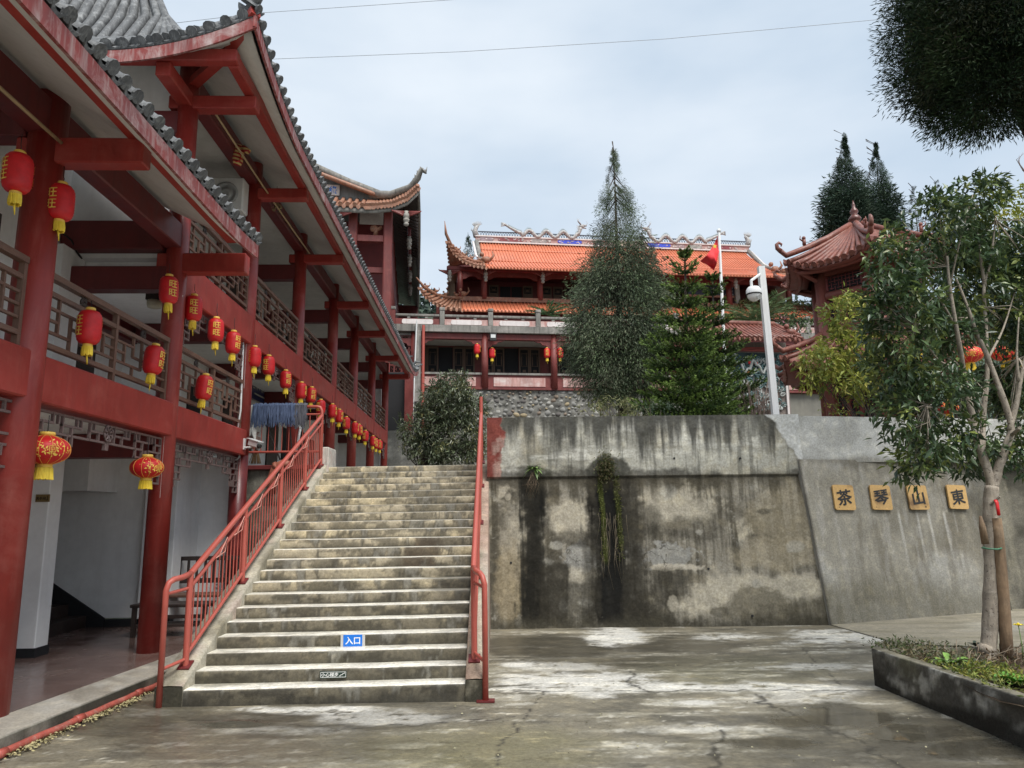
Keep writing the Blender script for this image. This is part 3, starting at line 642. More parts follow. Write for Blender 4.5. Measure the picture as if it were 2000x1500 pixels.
# ================================================================== LEFT: THE RED GALLERY BUILDING
TH = .035
def fromB(w, a, z): return Vector((w*cos(TH)-a*sin(TH), w*sin(TH)+a*cos(TH), z))
def b_ray(u, v, w=None, a=None):
    d = ray(u, v); n = Vector((cos(TH), sin(TH), 0)) if w is not None else Vector((-sin(TH), cos(TH), 0))
    t = (w if w is not None else a)/d.dot(n); p = CAM+d*t
    return Vector((p.x*cos(TH)+p.y*sin(TH), -p.x*sin(TH)+p.y*cos(TH), p.z))
bld = thing('gallery_building', 'long red galleried building with white soffits and grey eave tiles left of the stairs', 'building', (0, 0, 0), (0, 0, TH))
COLS = [3.3, 6.2, 9.0, 11.75, 14.9, 18.3, 21.3, 24.7, 28.0]; CW = -3.88
for i, a in enumerate(COLS):
    z0 = .12 if i < 4 else 2.46; z1 = 5.35 if i < 2 else 7.5
    r = .155 if i < 2 else .132
    if i == 3:
        mb = MB().lathe([(r, z0), (r, 1.3), (r*.995, 2.6)], 24); part('column', mb, REDPEEL, bld, loc=(CW, a, 0), label='dark red column foot with peeling paint')
        part('column', MB().lathe([(r, 2.6), (r*.99, 5), (r*.98, z1)], 24), REDCOL, bld, loc=(CW, a, 0)); continue
    mb = MB().lathe([(r, z0), (r, (z0+z1)/2), (r*.97, z1)], 24); part('column', mb, REDCOL, bld, loc=(CW, a, 0))
# floor beams
for i in range(3): bbox('floor_beam', RED, bld, (-4.02, COLS[i]+.06, 2.61-.01*i), (-3.765, COLS[i+1]-.06, 3.015-.012*i), .014)
for i in range(2, 8): bbox('floor_beam', RED, bld, (-4.02, COLS[i]+.06, 4.375), (-3.77, COLS[i+1]-.06, 4.845), .014)
for i in range(0, 2): bbox('wall_plate_beam', REDDARK, bld, (-4.0, COLS[i]+.04, 4.95), (-3.8, COLS[i+1]-.04, 5.27), .014)
for i in range(2, 8): bbox('wall_plate_beam', REDDARK, bld, (-4.0, COLS[i]+.04, 7.10), (-3.8, COLS[i+1]-.04, 7.40), .014)
for i, a in enumerate(COLS):                                                   # outriggers carrying the eaves
    if i < 3: bbox('outrigger', RED, bld, (-4.1, a-.085, 4.69-.045*(i == 2)), (-3.0, a+.085, 4.925-.03*(i == 2)), .012)
    if i >= 2: bbox('outrigger', RED, bld, (-4.1, a-.09, 6.865), (-2.98, a+.09, 7.045), .012)
bbox('outrigger', RED, bld, (-3.97, 8.22, 6.885), (-3.79, 9.1, 7.065), .012)
bbox('eave_purlin', RED, bld, (-3.14, .5, 4.905), (-3.01, 8.62, 5.075), .012)
bbox('eave_purlin', RED, bld, (-3.14, 8.30, 7.045), (-3.01, 28.9, 7.215), .012)
bbox('eave_purlin', RED, bld, (-9.5, 8.19, 7.065), (-3.0, 8.33, 7.225), .012)
hb = MB(); hb.tube([(-3.9, 9.02, 7.22), (-3.3, 8.5, 7.30), (-2.74, 8.02, 7.60)], [.085]*3, 4, smooth=False); part('hip_rafter', hb, RED, bld)

def ruled_roof(parent, eave, top, mat, sag=.0, rows=9, r=.07, n_seg=7, rowname='tile_row', joined=True, ends=True, thick=.10, name='roof_slope', under=None):
    """a concave tiled slope between an eave line and a top line, with round tile rows on it"""
    eave = [Vector(p) for p in eave]; top = [Vector(p) for p in top]
    def P(line, f):
        x = f*(len(line)-1); i = min(int(x), len(line)-2); return line[i].lerp(line[i+1], x-i)
    g = []
    for i in range(rows*2+1):
        f = i/(rows*2); a, b = P(eave, f), P(top, f); g.append([a.lerp(b, k/n_seg)-Vector((0, 0, sag*4*(k/n_seg)*(1-k/n_seg))) for k in range(n_seg+1)])
    part(name, MB().sheet(g, (0, 0, -thick)), under or mat, parent)
    mb = MB()
    for i in range(rows):
        L = [p+Vector((0, 0, r*.35)) for p in g[2*i+1]]; L[0] = L[0]+(L[0]-L[1]).normalized()*.06
        if joined: mb.tube(L, r, 6)
        else:
            m2 = MB().tube(L, r, 7); e = (L[0]-L[1]).normalized(); m2.tube([L[0]+e*.0, L[0]+e*.03], r*1.25, 9); part(rowname, m2, mat, parent)
    if joined: part('tile_rows', mb, mat, parent, kind='stuff')
    if ends:
        mb = MB()
        for i in range(rows+1):
            p = g[min(2*i, rows*2)][0]; q = g[min(2*i+1, rows*2)][0]; d = (q-p); d = d.normalized() if d.length > 1e-6 else Vector((1, 0, 0)); w = r*1.0; out_ = (g[min(2*i, rows*2)][0]-g[min(2*i, rows*2)][1]).normalized()*.04
            mb.prism([p+out_-d*w, p+out_+d*w, p+out_+d*w*.8-Vector((0, 0, r*1.1)), p+out_-Vector((0, 0, r*1.9)), p+out_-d*w*.8-Vector((0, 0, r*1.1))], -out_*.5)
        part('drip_tiles', mb, mat, parent, kind='stuff')
    return g


# ---- roofs: soffit, tiled top, fascia, eave tiles
def up_front(a):                                                              # lift of the upper eave towards both ends
    return .50*max(0, (10.6-a)/2.6)**2+.42*max(0, (a-27.0)/2.3)**2
def up_end(w): return .50*max(0, (w+4.6)/1.9)**2
E_A0, E_A1 = 8.0, 29.3
def slope_pts(lift, lo):
    """cross-section: offsets from the eave inwards (distance, height)"""
    return [(0, -.20+lift), (.10, -.13+lift*.92), (.40, .10+lift*.55), (1.16, .50+lift*.05), (2.6, 1.25), (4.4, 2.6)]
def roof(kind):
    low = kind == 'low'
    eave_w = -2.78 if low else -2.72; ez = 4.90 if low else 7.10
    nn = 30 if low else 90; av = np.linspace(.5, 8.72, nn) if low else np.linspace(E_A0, E_A1, nn)
    G1, G2 = [], []
    for a in av:
        lift = up_front(a) if not low else .06*max(0, (a-7.6)/1.1)**2
        row, row2 = [], []
        pts = slope_pts(lift, low)[:5 if low else 6]
        for j, (dw, dz) in enumerate(pts):
            ai = a if low else min(max(a, E_A0+dw*.92), E_A1-dw*.95)
            row.append((eave_w-dw, ai, ez+dz)); row2.append((eave_w-dw+.01, ai, ez+dz+.16))
        G1.append(row); G2.append(row2)
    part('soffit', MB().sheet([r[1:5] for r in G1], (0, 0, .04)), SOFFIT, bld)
    part('roof_slope', MB().sheet([[(p[0]-.10 if k == 0 else p[0], p[1], p[2]+.005) for k, p in enumerate(r)] for r in G2], (0, 0, .05)), GREYTILE, bld)
    fas = [[(eave_w-.012, a, r[0][2]-.005+.0), (eave_w-.012, a, r[0][2]+.155)] for a, r in zip([q[0][1] for q in G1], G1)]
    part('fascia_board', MB().sheet(fas, (-.03, 0, 0), False), paint('fascia_'+kind, (.24, .04, .035), .3, 3, .6, fade=(.50, .42, .40), fade_amt=.75, dirt=(.5, .46, .44), dirt_amt=.55), bld)
    return eave_w, ez
roof('low'); roof('up')
# hip end of the upper roof (faces the yard)
G1, G2 = [], []
for w in np.linspace(-9.6, -2.72, 40):
    lift = up_end(w); r1, r2 = [], []
    for dw, dz in slope_pts(lift, False)[:4]+[(1.75, 1.35), (2.5, 2.9)]:
        wi = min(w, -2.72-dw*1.05)
        r1.append((wi, E_A0+dw*.92, 7.10+dz)); r2.append((wi, E_A0+dw*.92+.01, 7.10+dz+.16))
    G1.append(r1); G2.append(r2)
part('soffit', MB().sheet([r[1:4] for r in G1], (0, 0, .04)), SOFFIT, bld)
part('roof_slope', MB().sheet(G2, (0, 0, .05)), GREYTILE, bld)
mb = MB()
for i in range(1, 39): mb.tube([Vector(p)+Vector((0, 0, .08)) for p in G2[i]], .062, 6)
part('tile_rows', mb, GREYTILE, bld, kind='stuff')
part('fascia_board', MB().sheet([[(r[0][0], E_A0+.012, r[0][2]), (r[0][0], E_A0+.012, r[0][2]+.155)] for r in G1], (0, .03, 0), False), bpy.data.materials['fascia_up'], bld)
# tile shapes (shared): a round cover tile with its end disc, a curved drip tile with a pointed lip
def cover_tile():
    mb = MB(); n = 7; r = .062; V = []
    for y in (0, .30):
        for k in range(n+1): t = pi*k/n; V.append((r*cos(t), y, r*sin(t)*.95))
    mb.add(V, [(k, k+1, n+2+k, n+1+k) for k in range(n)], True)
    D = [(1.08*r*cos(2*pi*k/10), -.004, 1.08*r*sin(2*pi*k/10)*.9+.012) for k in range(10)]
    mb.prism(D, (0, .02, 0)); return mb.mesh('roof_tile', GREYTILE)
def drip_tile():
    mb = MB(); g = []
    for y, dz in ((.30, .0), (.04, 0), (0, -.012)):
        g.append([(x, y, .034*(x/.085)**2-.03+dz) for x in np.linspace(-.085, .085, 6)])
    mb.sheet(g, (0, 0, -.014)); lip = [(-.08, -.004, .005), (-.045, -.006, -.055), (0, -.008, -.095), (.045, -.006, -.055), (.08, -.004, .005), (.04, -.003, -.022), (0, -.003, -.034), (-.04, -.003, -.022)]
    mb.prism(lip, (0, .014, 0)); return mb.mesh('drip_tile', GREYTILE)
CT, DT = cover_tile(), drip_tile()
def eave_tiles(p, q, zf, inward, pitch=.195, skip=0.0):
    """rows of eave tiles along the straight line p->q (in building coordinates); inward = heading of the slope"""
    p, q = Vector(p), Vector(q); L = (q-p).length; n = int(L/pitch); d = (q-p)/L; hd = atan2(inward[1], inward[0])-pi/2
    for i in range(n+1):
        c = p+d*(i*pitch); z = zf(c); j = random.uniform(-.012, .012)
        put('roof_tile', CT, bld, loc=(c.x, c.y, z+.02), rot=(rad(34)+random.uniform(-.05, .05), random.uniform(-.06, .06), hd+random.uniform(-.04, .04)))
        c2 = p+d*((i+.5)*pitch); z = zf(c2); put('drip_tile', DT, bld, loc=(c2.x, c2.y, z+.015), rot=(rad(34), random.uniform(-.07, .07), hd))
eave_tiles((-2.77, .8, 0), (-2.77, 8.7, 0), lambda c: 4.90+.06*max(0, (c.y-7.6)/1.1)**2, (-1, 0))
eave_tiles((-2.71, 8.02, 0), (-2.71, 29.25, 0), lambda c: 7.10+up_front(c.y), (-1, 0))
eave_tiles((-6.2, 7.99, 0), (-2.75, 7.99, 0), lambda c: 7.10+up_end(c.x), (0, 1))
# end of the low roof: barge tiles, plus the hip crest at the corner of the upper roof
mb = MB(); mb.tube([(-2.78, 8.73, 5.0), (-3.2, 8.74, 5.24), (-3.94, 8.75, 5.6)], .06, 7); part('verge_ridge', mb, GREYTILE, bld)
mb = MB(); mb.tube([(-2.66, 7.93, 7.78), (-2.95, 8.22, 7.62), (-3.3, 8.5, 7.72), (-4.0, 9.1, 8.0), (-5.0, 10.1, 8.6)], [.05, .09, .09, .09, .09], 7); part('hip_ridge', mb, GREYTILE, bld)
mb = MB(); mb.tube([(-2.60, 29.35, 7.72), (-2.9, 29.0, 7.50), (-3.4, 28.6, 7.62), (-4.2, 28.0, 7.95), (-5.6, 26.9, 8.8)], [.03, .08, .09, .09, .09], 7)
for q in range(3): mb.tube([(-3.0-q*.3, 28.95-q*.25, 7.55+q*.1), (-2.8-q*.3, 28.95-q*.25, 7.75+q*.16), (-2.62-q*.3, 29.0-q*.25, 7.72+q*.2)], [.06, .05, .02], 6)
part('hip_ridge', mb, GREYTILE, bld)

# ---- lattice work
RAILSEG = [(1, 3, 1, 4), (0, 3, 3, 3), (3, 4, 3, 1), (1, 3, 1, 1), (0, 1, 2, 1), (2, 0, 2, 3), (2, 2, 4, 2), (4, 4, 4, 2), (4, 3, 6, 3), (5, 3, 5, 1), (3, 1, 6, 1), (4, 1, 4, 0), (5, 2, 6, 2), (0, 2, 1, 2)]
def lattice_bars(a0, a1, z0, z1, flip, t=.024):
    W_, H_ = a1-a0, z1-z0; out = []
    for x0, y0, x1, y1 in RAILSEG:
        if flip: x0, x1 = 6-x1, 6-x0
        A, B = (a0+W_*x0/6, z0+H_*y0/4), (a0+W_*x1/6, z0+H_*y1/4)
        out.append((((A[0]+B[0])/2, (A[1]+B[1])/2), (max(abs(B[0]-A[0]), t), max(abs(B[1]-A[1]), t))))
    return out
def carved(name, mat, parent, a, z, s=.075):
    mb = MB()
    for k in range(3):
        t0 = k*2*pi/3; P = [(CW+.02, a+s*(.25+.55*q/7)*cos(t0+q*.55), z+s*(.2+.5*q/7)*sin(t0+q*.55)) for q in range(8)]; mb.tube(P, s*.16, 5)
    mb.tube([(CW+.02, a-s, z-s*.8), (CW+.02, a, z-s*.3), (CW+.02, a+s, z-s*.8)], s*.13, 5); mb.tube([(CW+.02, a-s*.9, z+s*.7), (CW+.02, a, z+s*.35), (CW+.02, a+s*.9, z+s*.7)], s*.13, 5)
    return part(name, mb, mat, parent)
def railing(a0, a1, zb, single):
    """a bay of balustrade between two columns"""
    rl = put('railing', None, bld); m = (a0+a1)/2; X = CW+.02
    a0 += .15; a1 -= .15
    bars = [((a0+a1)/2, zb+.755, a1-a0, .055, .07, 'top_rail'), ((a0+a1)/2, zb+.60, a1-a0, .042, .045, 'rail'), ((a0+a1)/2, zb+.13, a1-a0, .045, .05, 'rail')]
    posts = [(p, zb+.385, .045, .79, .05, 'post') for p in (a0+.02, m, a1-.02)]
    segs = []
    for q, (x0, x1) in enumerate(((a0+.04, m-.02), (m+.02, a1-.04))):
        for (ca, cz), (da, dz) in lattice_bars(x0, x1, zb+.15, zb+.58, q): segs.append((ca, cz, da, dz, .028, 'slat'))
    for ca, cz, da, dz, th, nm in bars+posts: bar(nm, RAILWOOD, rl, (X, ca, cz), (th, da, dz))
    if single:
        for ca, cz, da, dz, th, nm in segs: bar(nm, RAILWOOD, rl, (X+random.uniform(-.003, .003), ca, cz), (th, da, dz))
    else:
        mb = MB()
        for i, (ca, cz, da, dz, th, nm) in enumerate(segs): mb.box((X, ca, cz), (th+.0006*(i % 5), da, dz))
        part('slats', mb, RAILWOOD, rl, kind='stuff')
    for f in (.25, .75): carved('carved_knot', DARKWOOD, rl, a0+(a1-a0)*f, zb+.68, .07)
for i in range(3): railing(COLS[i], COLS[i+1], 3.01-.012*i, True)
for i in range(2, 8): railing(COLS[i], COLS[i+1], 4.845, False)

def hanging(a0, a1, zt, single):
    """fretwork valance under a beam, stepping down towards the columns"""
    hg = put('hanging_lattice', None, bld); X = CW+.02; a0 += .14; a1 -= .14; L = a1-a0; n = max(12, int(round(L/.155))); cw = L/n; ch = .088; t = .021
    def depth(i):
        k = min(i, n-1-i); return 6 if k < 1 else 5 if k < 2 else 3 if k < 4 else 2
    segs = []
    for i in range(n):
        dp = depth(i)
        for r in range(dp+1):
            if r in (0, dp) or (i+r) % 3 != 0: segs.append((a0+(i+.5)*cw, zt-.03-r*ch, cw+t, t))
        dl = max(dp, depth(i-1) if i else 0)
        for r in range(dl):
            if i == 0 or (i+r*2) % 3 != 1 or depth(i-1) != dp and r >= min(dp, depth(i-1)): segs.append((a0+i*cw, zt-.03-(r+.5)*ch, t, ch+t))
            if r < dp and (i*2+r) % 4 == 0: segs.append((a0+(i+.5)*cw, zt-.03-(r+.5)*ch, t, ch))
    segs.append((a1, zt-.03-3*ch, t, 6*ch))
    if single:
        for ca, cz, da, dz in segs: bar('slat', LATTICE, hg, (X+random.uniform(-.004, .004), ca, cz), (.026, da, dz))
    else:
        mb = MB()
        for k, (ca, cz, da, dz) in enumerate(segs): mb.box((X, ca, cz), (.026+.0005*(k % 7), da, dz))
        part('slats', mb, LATTICE, hg, kind='stuff')
    m = (a0+a1)/2; mb = MB()
    for k in range(8):
        a = k*pi/4; mb.tube([(X+.02, m+.075*cos(a), zt-.11+.075*sin(a)), (X+.026, m+.085*cos(a+.4), zt-.11+.085*sin(a+.4)), (X+.02, m+.075*cos(a+.785), zt-.11+.075*sin(a+.785))], .011, 5); mb.tube([(X+.02, m+.02*cos(a), zt-.11+.02*sin(a)), (X+.024, m+.05*cos(a+.5), zt-.11+.05*sin(a+.5)), (X+.02, m+.07*cos(a+.2), zt-.11+.07*sin(a+.2))], .010, 5)
    mb.box((X, m, zt-.245), (.03, .07, .07)); part('rosette', mb, LATTICE, hg)
    for aa in (a0-.03, a1+.03): bar('end_board', METALW if single else LATTICE, hg, (X+.01, aa, zt-.36), (.045, .022, .72))
for i in range(3): hanging(COLS[i], COLS[i+1], 2.60-.01*i, True)
for i in range(2, 8): hanging(COLS[i], COLS[i+1], 4.37, i == 2)
# carved brackets under the low beams
def bracket(a, z, s=1):
    mb = MB()
    for k in range(4): mb.tube([(CW, a+.10+.02*k, z-.10*k), (CW, a+.20-.03*k, z-.06-.11*k), (CW, a+.11-.01*k, z-.14-.10*k), (CW, a+.07, z-.10-.10*k)], .017, 5)
    mb.prism([(CW+.01, a+.08, z), (CW+.01, a+.36, z), (CW+.01, a+.22, z-.22), (CW+.01, a+.10, z-.5)], (-.03, 0, 0)); part('carved_bracket', mb, DARKWOOD, bld)
# ---- walls, floors and ceilings behind the columns
def wbox(name, mat, a, b, bev=0, **k): return bbox(name, mat, bld, a, b, bev, **k)
INWALL = WHITE
wbox('back_wall', INWALL, (-5.45, -3, .13), (-5.30, 8.74, 2.60)); wbox('pier', INWALL, (-5.46, 8.745, .2), (-5.02, 9.0, 2.60), .01)
wbox('skirting', DARKIN, (-5.47, 8.735, .12), (-5.01, 9.01, .23))
wbox('stairwell_wall', INWALL, (-7.6, 11.15, .25), (-4.95, 11.3, 2.60)); wbox('pier', INWALL, (-4.98, 11.05, .24), (-4.52, 11.35, 2.60), .01); wbox('skirting', DARKIN, (-7.6, 11.12, .12), (-4.5, 11.16, .235))
wbox('end_wall', INWALL, (-4.55, 12.0, .13), (-3.92, 12.16, 2.60)); wbox('side_wall', INWALL, (-4.66, 11.35, .13), (-4.55, 12.16, 2.60))
wbox('stair_soffit', INWALL, (-7.4, 10.3, 2.02), (-5.42, 11.15, 2.58))
for k in range(5): wbox('inner_step', DARKWOOD, (-5.7-.26*(k+1), 9.6, .13), (-5.7-.26*k, 11.13, .13+.16*(k+1)))
mb = MB(); mb.prism([(-5.45, 11.11, .25), (-7.0, 11.11, 1.25), (-7.0, 11.11, 1.0), (-5.8, 11.11, .13), (-5.45, 11.11, .13)], (0, .03, 0)); part('stair_skirting', mb, DARKIN, bld)
wbox('ceiling', INWALL, (-7.6, -3, 2.63), (-4.03, 12.1, 2.9)); wbox('cross_beam', REDDARK, (-5.3, 8.88, 2.35), (-4.0, 9.12, 2.62)); wbox('cross_beam', REDDARK, (-5.3, 6.08, 2.35), (-4.0, 6.32, 2.62))
wbox('rear_wall', INWALL, (-7.8, -3, .13), (-7.6, 12, 2.63))
# dark timber door on the ground floor
dr = put('timber_door', None, bld)
bar('door_leaf', DARKWOOD, dr, (-5.27, 7.3, 1.2), (.05, 1.25, 2.1)); bar('door_leaf', DARKWOOD, dr, (-5.27, 8.2, 1.2), (.05, .5, 2.1)); bar('door_frame', REDDARK, dr, (-5.26, 8.56, 1.25), (.09, .12, 2.25)); bar('door_frame', REDDARK, dr, (-5.26, 6.6, 1.25), (.09, .12, 2.25)); bar('threshold', REDDARK, dr, (-5.24, 7.6, .17), (.12, 2.0, .09))
for zz in (.45, .9, 1.35, 1.8): bar('door_panel', REDDARK, dr, (-5.235, 8.2, zz), (.03, .34, .30))
# first floor, front bays
wbox('floor_slab', INWALL, (-7.6, -3, 2.905), (-4.03, 12.1, 3.0))
wbox('back_wall', INWALL, (-5.45, -3, 3.0), (-5.28, 9.0, 6.3)); wbox('gable_wall', INWALL, (-10, 9.06, 4.88), (-3.98, 9.22, 7.62)); wbox('cross_beam', REDDARK, (-5.27, 8.86, 4.93), (-4.02, 9.05, 5.30), .012)
wbox('cross_beam', REDDARK, (-5.27, 6.1, 4.93), (-4.02, 6.3, 5.25), .012); wbox('pier', INWALL, (-5.3, 8.7, 3.0), (-5.12, 9.2, 4.93))
wbox('ceiling', INWALL, (-7.6, 9.22, 4.82), (-4.03, 28.2, 4.90)); wbox('back_wall', INWALL, (-6.05, 9.22, 3.0), (-5.9, 12.2, 4.82)); wbox('rear_beam', REDDARK, (-5.9, 9.2, 4.45), (-5.7, 12.0, 4.82))
wbox('party_wall', INWALL, (-5.9, 11.95, 3.0), (-5.0, 12.1, 4.82))
# door and window openings seen through the first-floor balustrade
for a in (6.9, 10.2): wbox('door_leaf', DARKWOOD, (-5.29 if a < 9 else -5.91, a, 3.0), (-5.25 if a < 9 else -5.87, a+.85, 4.9 if a < 9 else 4.4))
lw = put('lattice_window', None, bld)
for da, dz, sa, sz in ((0, .40, .9, .04), (0, -.40, .9, .04), (-.43, 0, .04, .8), (.43, 0, .04, .8), (0, 0, .04, .8), (-.2, .1, .3, .03), (.2, -.1, .3, .03), (-.2, -.2, .03, .3), (.22, .2, .03, .3)): bar('slat', DARKWOOD, lw, (-5.22, 5.35+da, 4.2+dz), (.05, sa, sz))
# rear wing: ground floor on the terrace and upper gallery
wbox('back_wall', INWALL, (-5.75, 12.1, 2.46), (-5.6, 28.2, 4.82)); wbox('back_wall', INWALL, (-5.75, 9.22, 4.9), (-5.6, 28.2, 7.4)); wbox('floor_slab', INWALL, (-5.6, 9.22, 4.72), (-4.03, 28.2, 4.815))
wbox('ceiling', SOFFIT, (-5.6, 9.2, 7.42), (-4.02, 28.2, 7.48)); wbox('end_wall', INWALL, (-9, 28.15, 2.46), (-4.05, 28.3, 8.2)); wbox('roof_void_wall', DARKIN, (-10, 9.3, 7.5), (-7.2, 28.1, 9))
for i in range(2, 9):
    a = COLS[i]; wbox('cross_beam', REDDARK, (-5.6, a-.1, 6.5), (-3.95, a+.1, 6.82), .012); wbox('cross_beam', REDDARK, (-5.6, a-.1, 4.42), (-3.95, a+.1, 4.72), .012)
    if i >= 3: wbox('rear_post', REDDARK, (-5.62, a-.1, 4.9), (-5.5, a+.1, 7.4))
for i in range(2, 8):
    a = (COLS[i]+COLS[i+1])/2; wbox('door_leaf', DARKWOOD, (-5.61, a-1.1, 4.9), (-5.56, a+.1, 6.9)); wbox('window_glass', DARKIN, (-5.61, a+.45, 5.7), (-5.57, a+1.1, 6.8))
    if i > 2: wbox('door_leaf', DARKWOOD, (-5.61, a-.9, 2.47), (-5.56, a+.05, 4.2)); wbox('window_glass', DARKIN, (-5.61, a+.5, 3.2), (-5.57, a+1.1, 4.1))
for a in COLS[:3]: bracket(a-.14, 4.9)
for a in COLS[2:]: bracket(a-.14, 6.86)

# ---- floor and kerb of the gallery (setting)
GF = G('polished_floor'); _n = GF.noise(2.5, 4); _b = GF.n('ShaderNodeTexBrick'); _b.inputs['Scale'].default_value = 1.0; _b.inputs['Brick Width'].default_value = .6; _b.inputs['Row Height'].default_value = .6; _b.offset = 0; _b.inputs['Mortar Size'].default_value = .006
GF.L(GF.co(), _b.inputs['Vector']); _b.inputs['Color1'].default_value = (.135, .082, .068, 1); _b.inputs['Color2'].default_value = (.155, .095, .08, 1); _b.inputs['Mortar'].default_value = (.06, .04, .035, 1)
POLISH = GF.done(GF.mix(GF.map(_n, .35, .7, 0, .5), _b.outputs['Color'], (.20, .15, .135)), GF.map(_n, .3, .7, .10, .30), .6)
def gp(u, v, z): p = at_z(u, v, z); return Vector((p.x, p.y, 0))
k_in0, k_in1, k_out0, k_out1 = gp(0, 1398, .13), gp(355, 1272, .13), gp(0, 1441, .13), gp(323, 1311, .13)
def ext(p, q, t): return p+(q-p)*t
ia, ib, oa, ob = ext(k_in0, k_in1, -2), ext(k_in0, k_in1, 1.6), ext(k_out0, k_out1, -2.2), ext(k_out0, k_out1, 1.9)
mb = MB(); f0, f1, f2, f3 = fromB(-7.6, -4, 0), fromB(-7.6, 12, 0), Vector((ib.x, ib.y, 0)), Vector((ia.x, ia.y, 0))
f2 = ext(k_in0, k_in1, 2.15); mb.prism([(f0.x, f0.y, .128), (f3.x, f3.y, .128), (f2.x, f2.y, .128), (f1.x, f1.y, .128)], (0, 0, -.2)); o = part('gallery_floor', mb, POLISH); o['kind'] = 'structure'
nk = 120; s_, q_ = np.meshgrid(np.linspace(0, 1, nk), np.arange(8), indexing='ij'); prof = np.array([(0, .125), (.04, .132), (.3, .134), (.6, .134), (.93, .132), (1.0, .12), (1.0, .05), (1.0, -.03)])
ix, iy = ia.x+(ib.x-ia.x)*s_, ia.y+(ib.y-ia.y)*s_; ox, oy = oa.x+(ob.x-oa.x)*s_, oa.y+(ob.y-oa.y)*s_
X = ix+(ox-ix)*prof[q_, 0]; Y = iy+(oy-iy)*prof[q_, 0]; Z = prof[q_, 1]+0*X
c = np.zeros(X.shape+(3,)); c[:] = (.40, .37, .32); f1_ = fbm(X*3, Y*2.2, 120, 5, .6); f2_ = fbm(X*9, Y*5, 121, 4); c = cmix(c, (.24, .215, .18), sstep(.45, .66, f1_)*.8); c = cmix(c, (.50, .48, .44), sstep(.5, .7, f2_)*.6)
c = np.where((prof[q_, 1] < .125)[..., None], cmix(np.broadcast_to(np.array((.20, .19, .16)), c.shape), (.05, .048, .038), sstep(.4, .6, f1_+.1)*.9), c)
o = color_grid('gallery_kerb', X, Y, Z, c, vcolmat('kerb_concrete', .6, .4, 45, .25), smooth=False); o['kind'] = 'structure'
# clay-red drain pipe lying along the foot of the kerb
p0, p1 = gp(-160, 1540, .04), gp(320, 1331, .04); P = [p0+(p1-p0)*t+Vector((0, 0, .035))+Vector((random.uniform(-.012, .012), 0, 0)) for t in np.linspace(0, 1, 14)]
dp = thing('drain_pipe', 'thin red pipe lying along the foot of the gallery kerb', 'pipe'); part('pipe', MB().tube(P, .027, 10), paint('pipe_paint', (.40, .085, .06), .3, 8, .5, fade=(.4, .3, .24), fade_amt=.6), dp)
for t in (3, 7, 11): part('pipe_collar', MB().tube([P[t]-(P[t+1]-P[t]).normalized()*.05, P[t]+(P[t+1]-P[t]).normalized()*.05], .033, 10), HANDRAIL, dp)
recenter(bld)

# ================================================================== LANTERNS AND SMALL THINGS ON THE LEFT
def bend_mesh(me, r, dz=0):
    for v in me.vertices:
        x, y, z = v.co; a = x/r; rr = r+z; v.co = (rr*sin(a), -rr*cos(a), y+dz)
    me.update(); return me
def lantern_kit(name, h, r, txt, tassel_h):
    prof = []; n = 26
    for i in range(n+1):
        t = -1+2*i/n; e = (1-abs(t)**4.2)**.5 if abs(t) < 1 else 0
        prof.append((max(.36*r, r*(.36+.64*e))+(.0035 if i % 2 else 0)*(r/.1), t*h/2))
    body = MB().lathe(prof, 22).mesh('lantern_body', LRED)
    ring = MB().lathe([(r*.40, 0), (r*.42, .012), (r*.42, .026), (r*.36, .032)], 16).mesh('gold_ring', GOLD)
    hook = MB().tube([(0, 0, 0), (.012, 0, .03), (0, 0, .05), (0, 0, .12)], .0035, 5).mesh('hook', BLACK)
    mb = MB(); q = random.Random(3)
    for k in range(30):
        a = 2*pi*k/30+q.uniform(-.1, .1); rr = r*.36; w = q.uniform(.9, 1.12)
        mb.tube([(rr*cos(a), rr*sin(a), 0), (rr*w*1.04*cos(a), rr*w*1.04*sin(a), -tassel_h*.5), (rr*w*cos(a+.1), rr*w*sin(a+.1), -tassel_h*q.uniform(.9, 1.05))], .0075*r/.1, 4, smooth=False)
    mb.tube([(0, 0, -tassel_h*.3), (.004, 0, -tassel_h*1.2), (.012, .004, -tassel_h*2.0)], [.006, .009, .004], 5)
    tas = mb.mesh('tassel', YELLOW)
    return body, ring, hook, tas
LH, LR = .325, .104
KIT = lantern_kit('l', LH, LR, '旺旺', .085)
def two_line(chars, size, gap, r, col, bold):
    v = MB(); V, F = [], []
    for i, ch in enumerate(chars):
        m = text_mesh(ch, size, bold); off = len(V); V += [(p.co.x, p.co.y+gap*(.5-i)*(len(chars)-1), 0) for p in m.vertices]; F += [tuple(off+k for k in p.vertices) for p in m.polygons]
    me = bpy.data.meshes.new('lettering'); me.from_pydata(V, [], F); me.materials.append(col)
    for k in range(len(me.vertices)): me.vertices[k].co.z = .0075
    return me
LET = bend_mesh(two_line('旺旺', .098, .104, LR, GOLD, .0012), LR)
def lantern(p, phase, label, group, kit=None, let=None, tilt=0, hang=.12):
    kit = kit or KIT; body, ring, hook, tas = kit
    a = atan2(-p.y, -p.x)+pi/2+phase; h = LH/2
    t = thing('red_lantern', label, 'lantern', p, (tilt*.4, tilt, a), group)
    put('lantern_body', body, t); put('gold_ring', ring, t, loc=(0, 0, h-.004)); put('gold_ring', ring, t, loc=(0, 0, -h-.026)); put('tassel', tas, t, loc=(0, 0, -h-.02)); put('hook', hook, t, loc=(0, 0, h+.02), scale=(1, 1, hang/.12))
    if let is not None:
        put('lettering', let, t); put('lettering', let, t, rot=(0, 0, pi))
    return t
RG = 'red cylinder lanterns hung along the gallery'
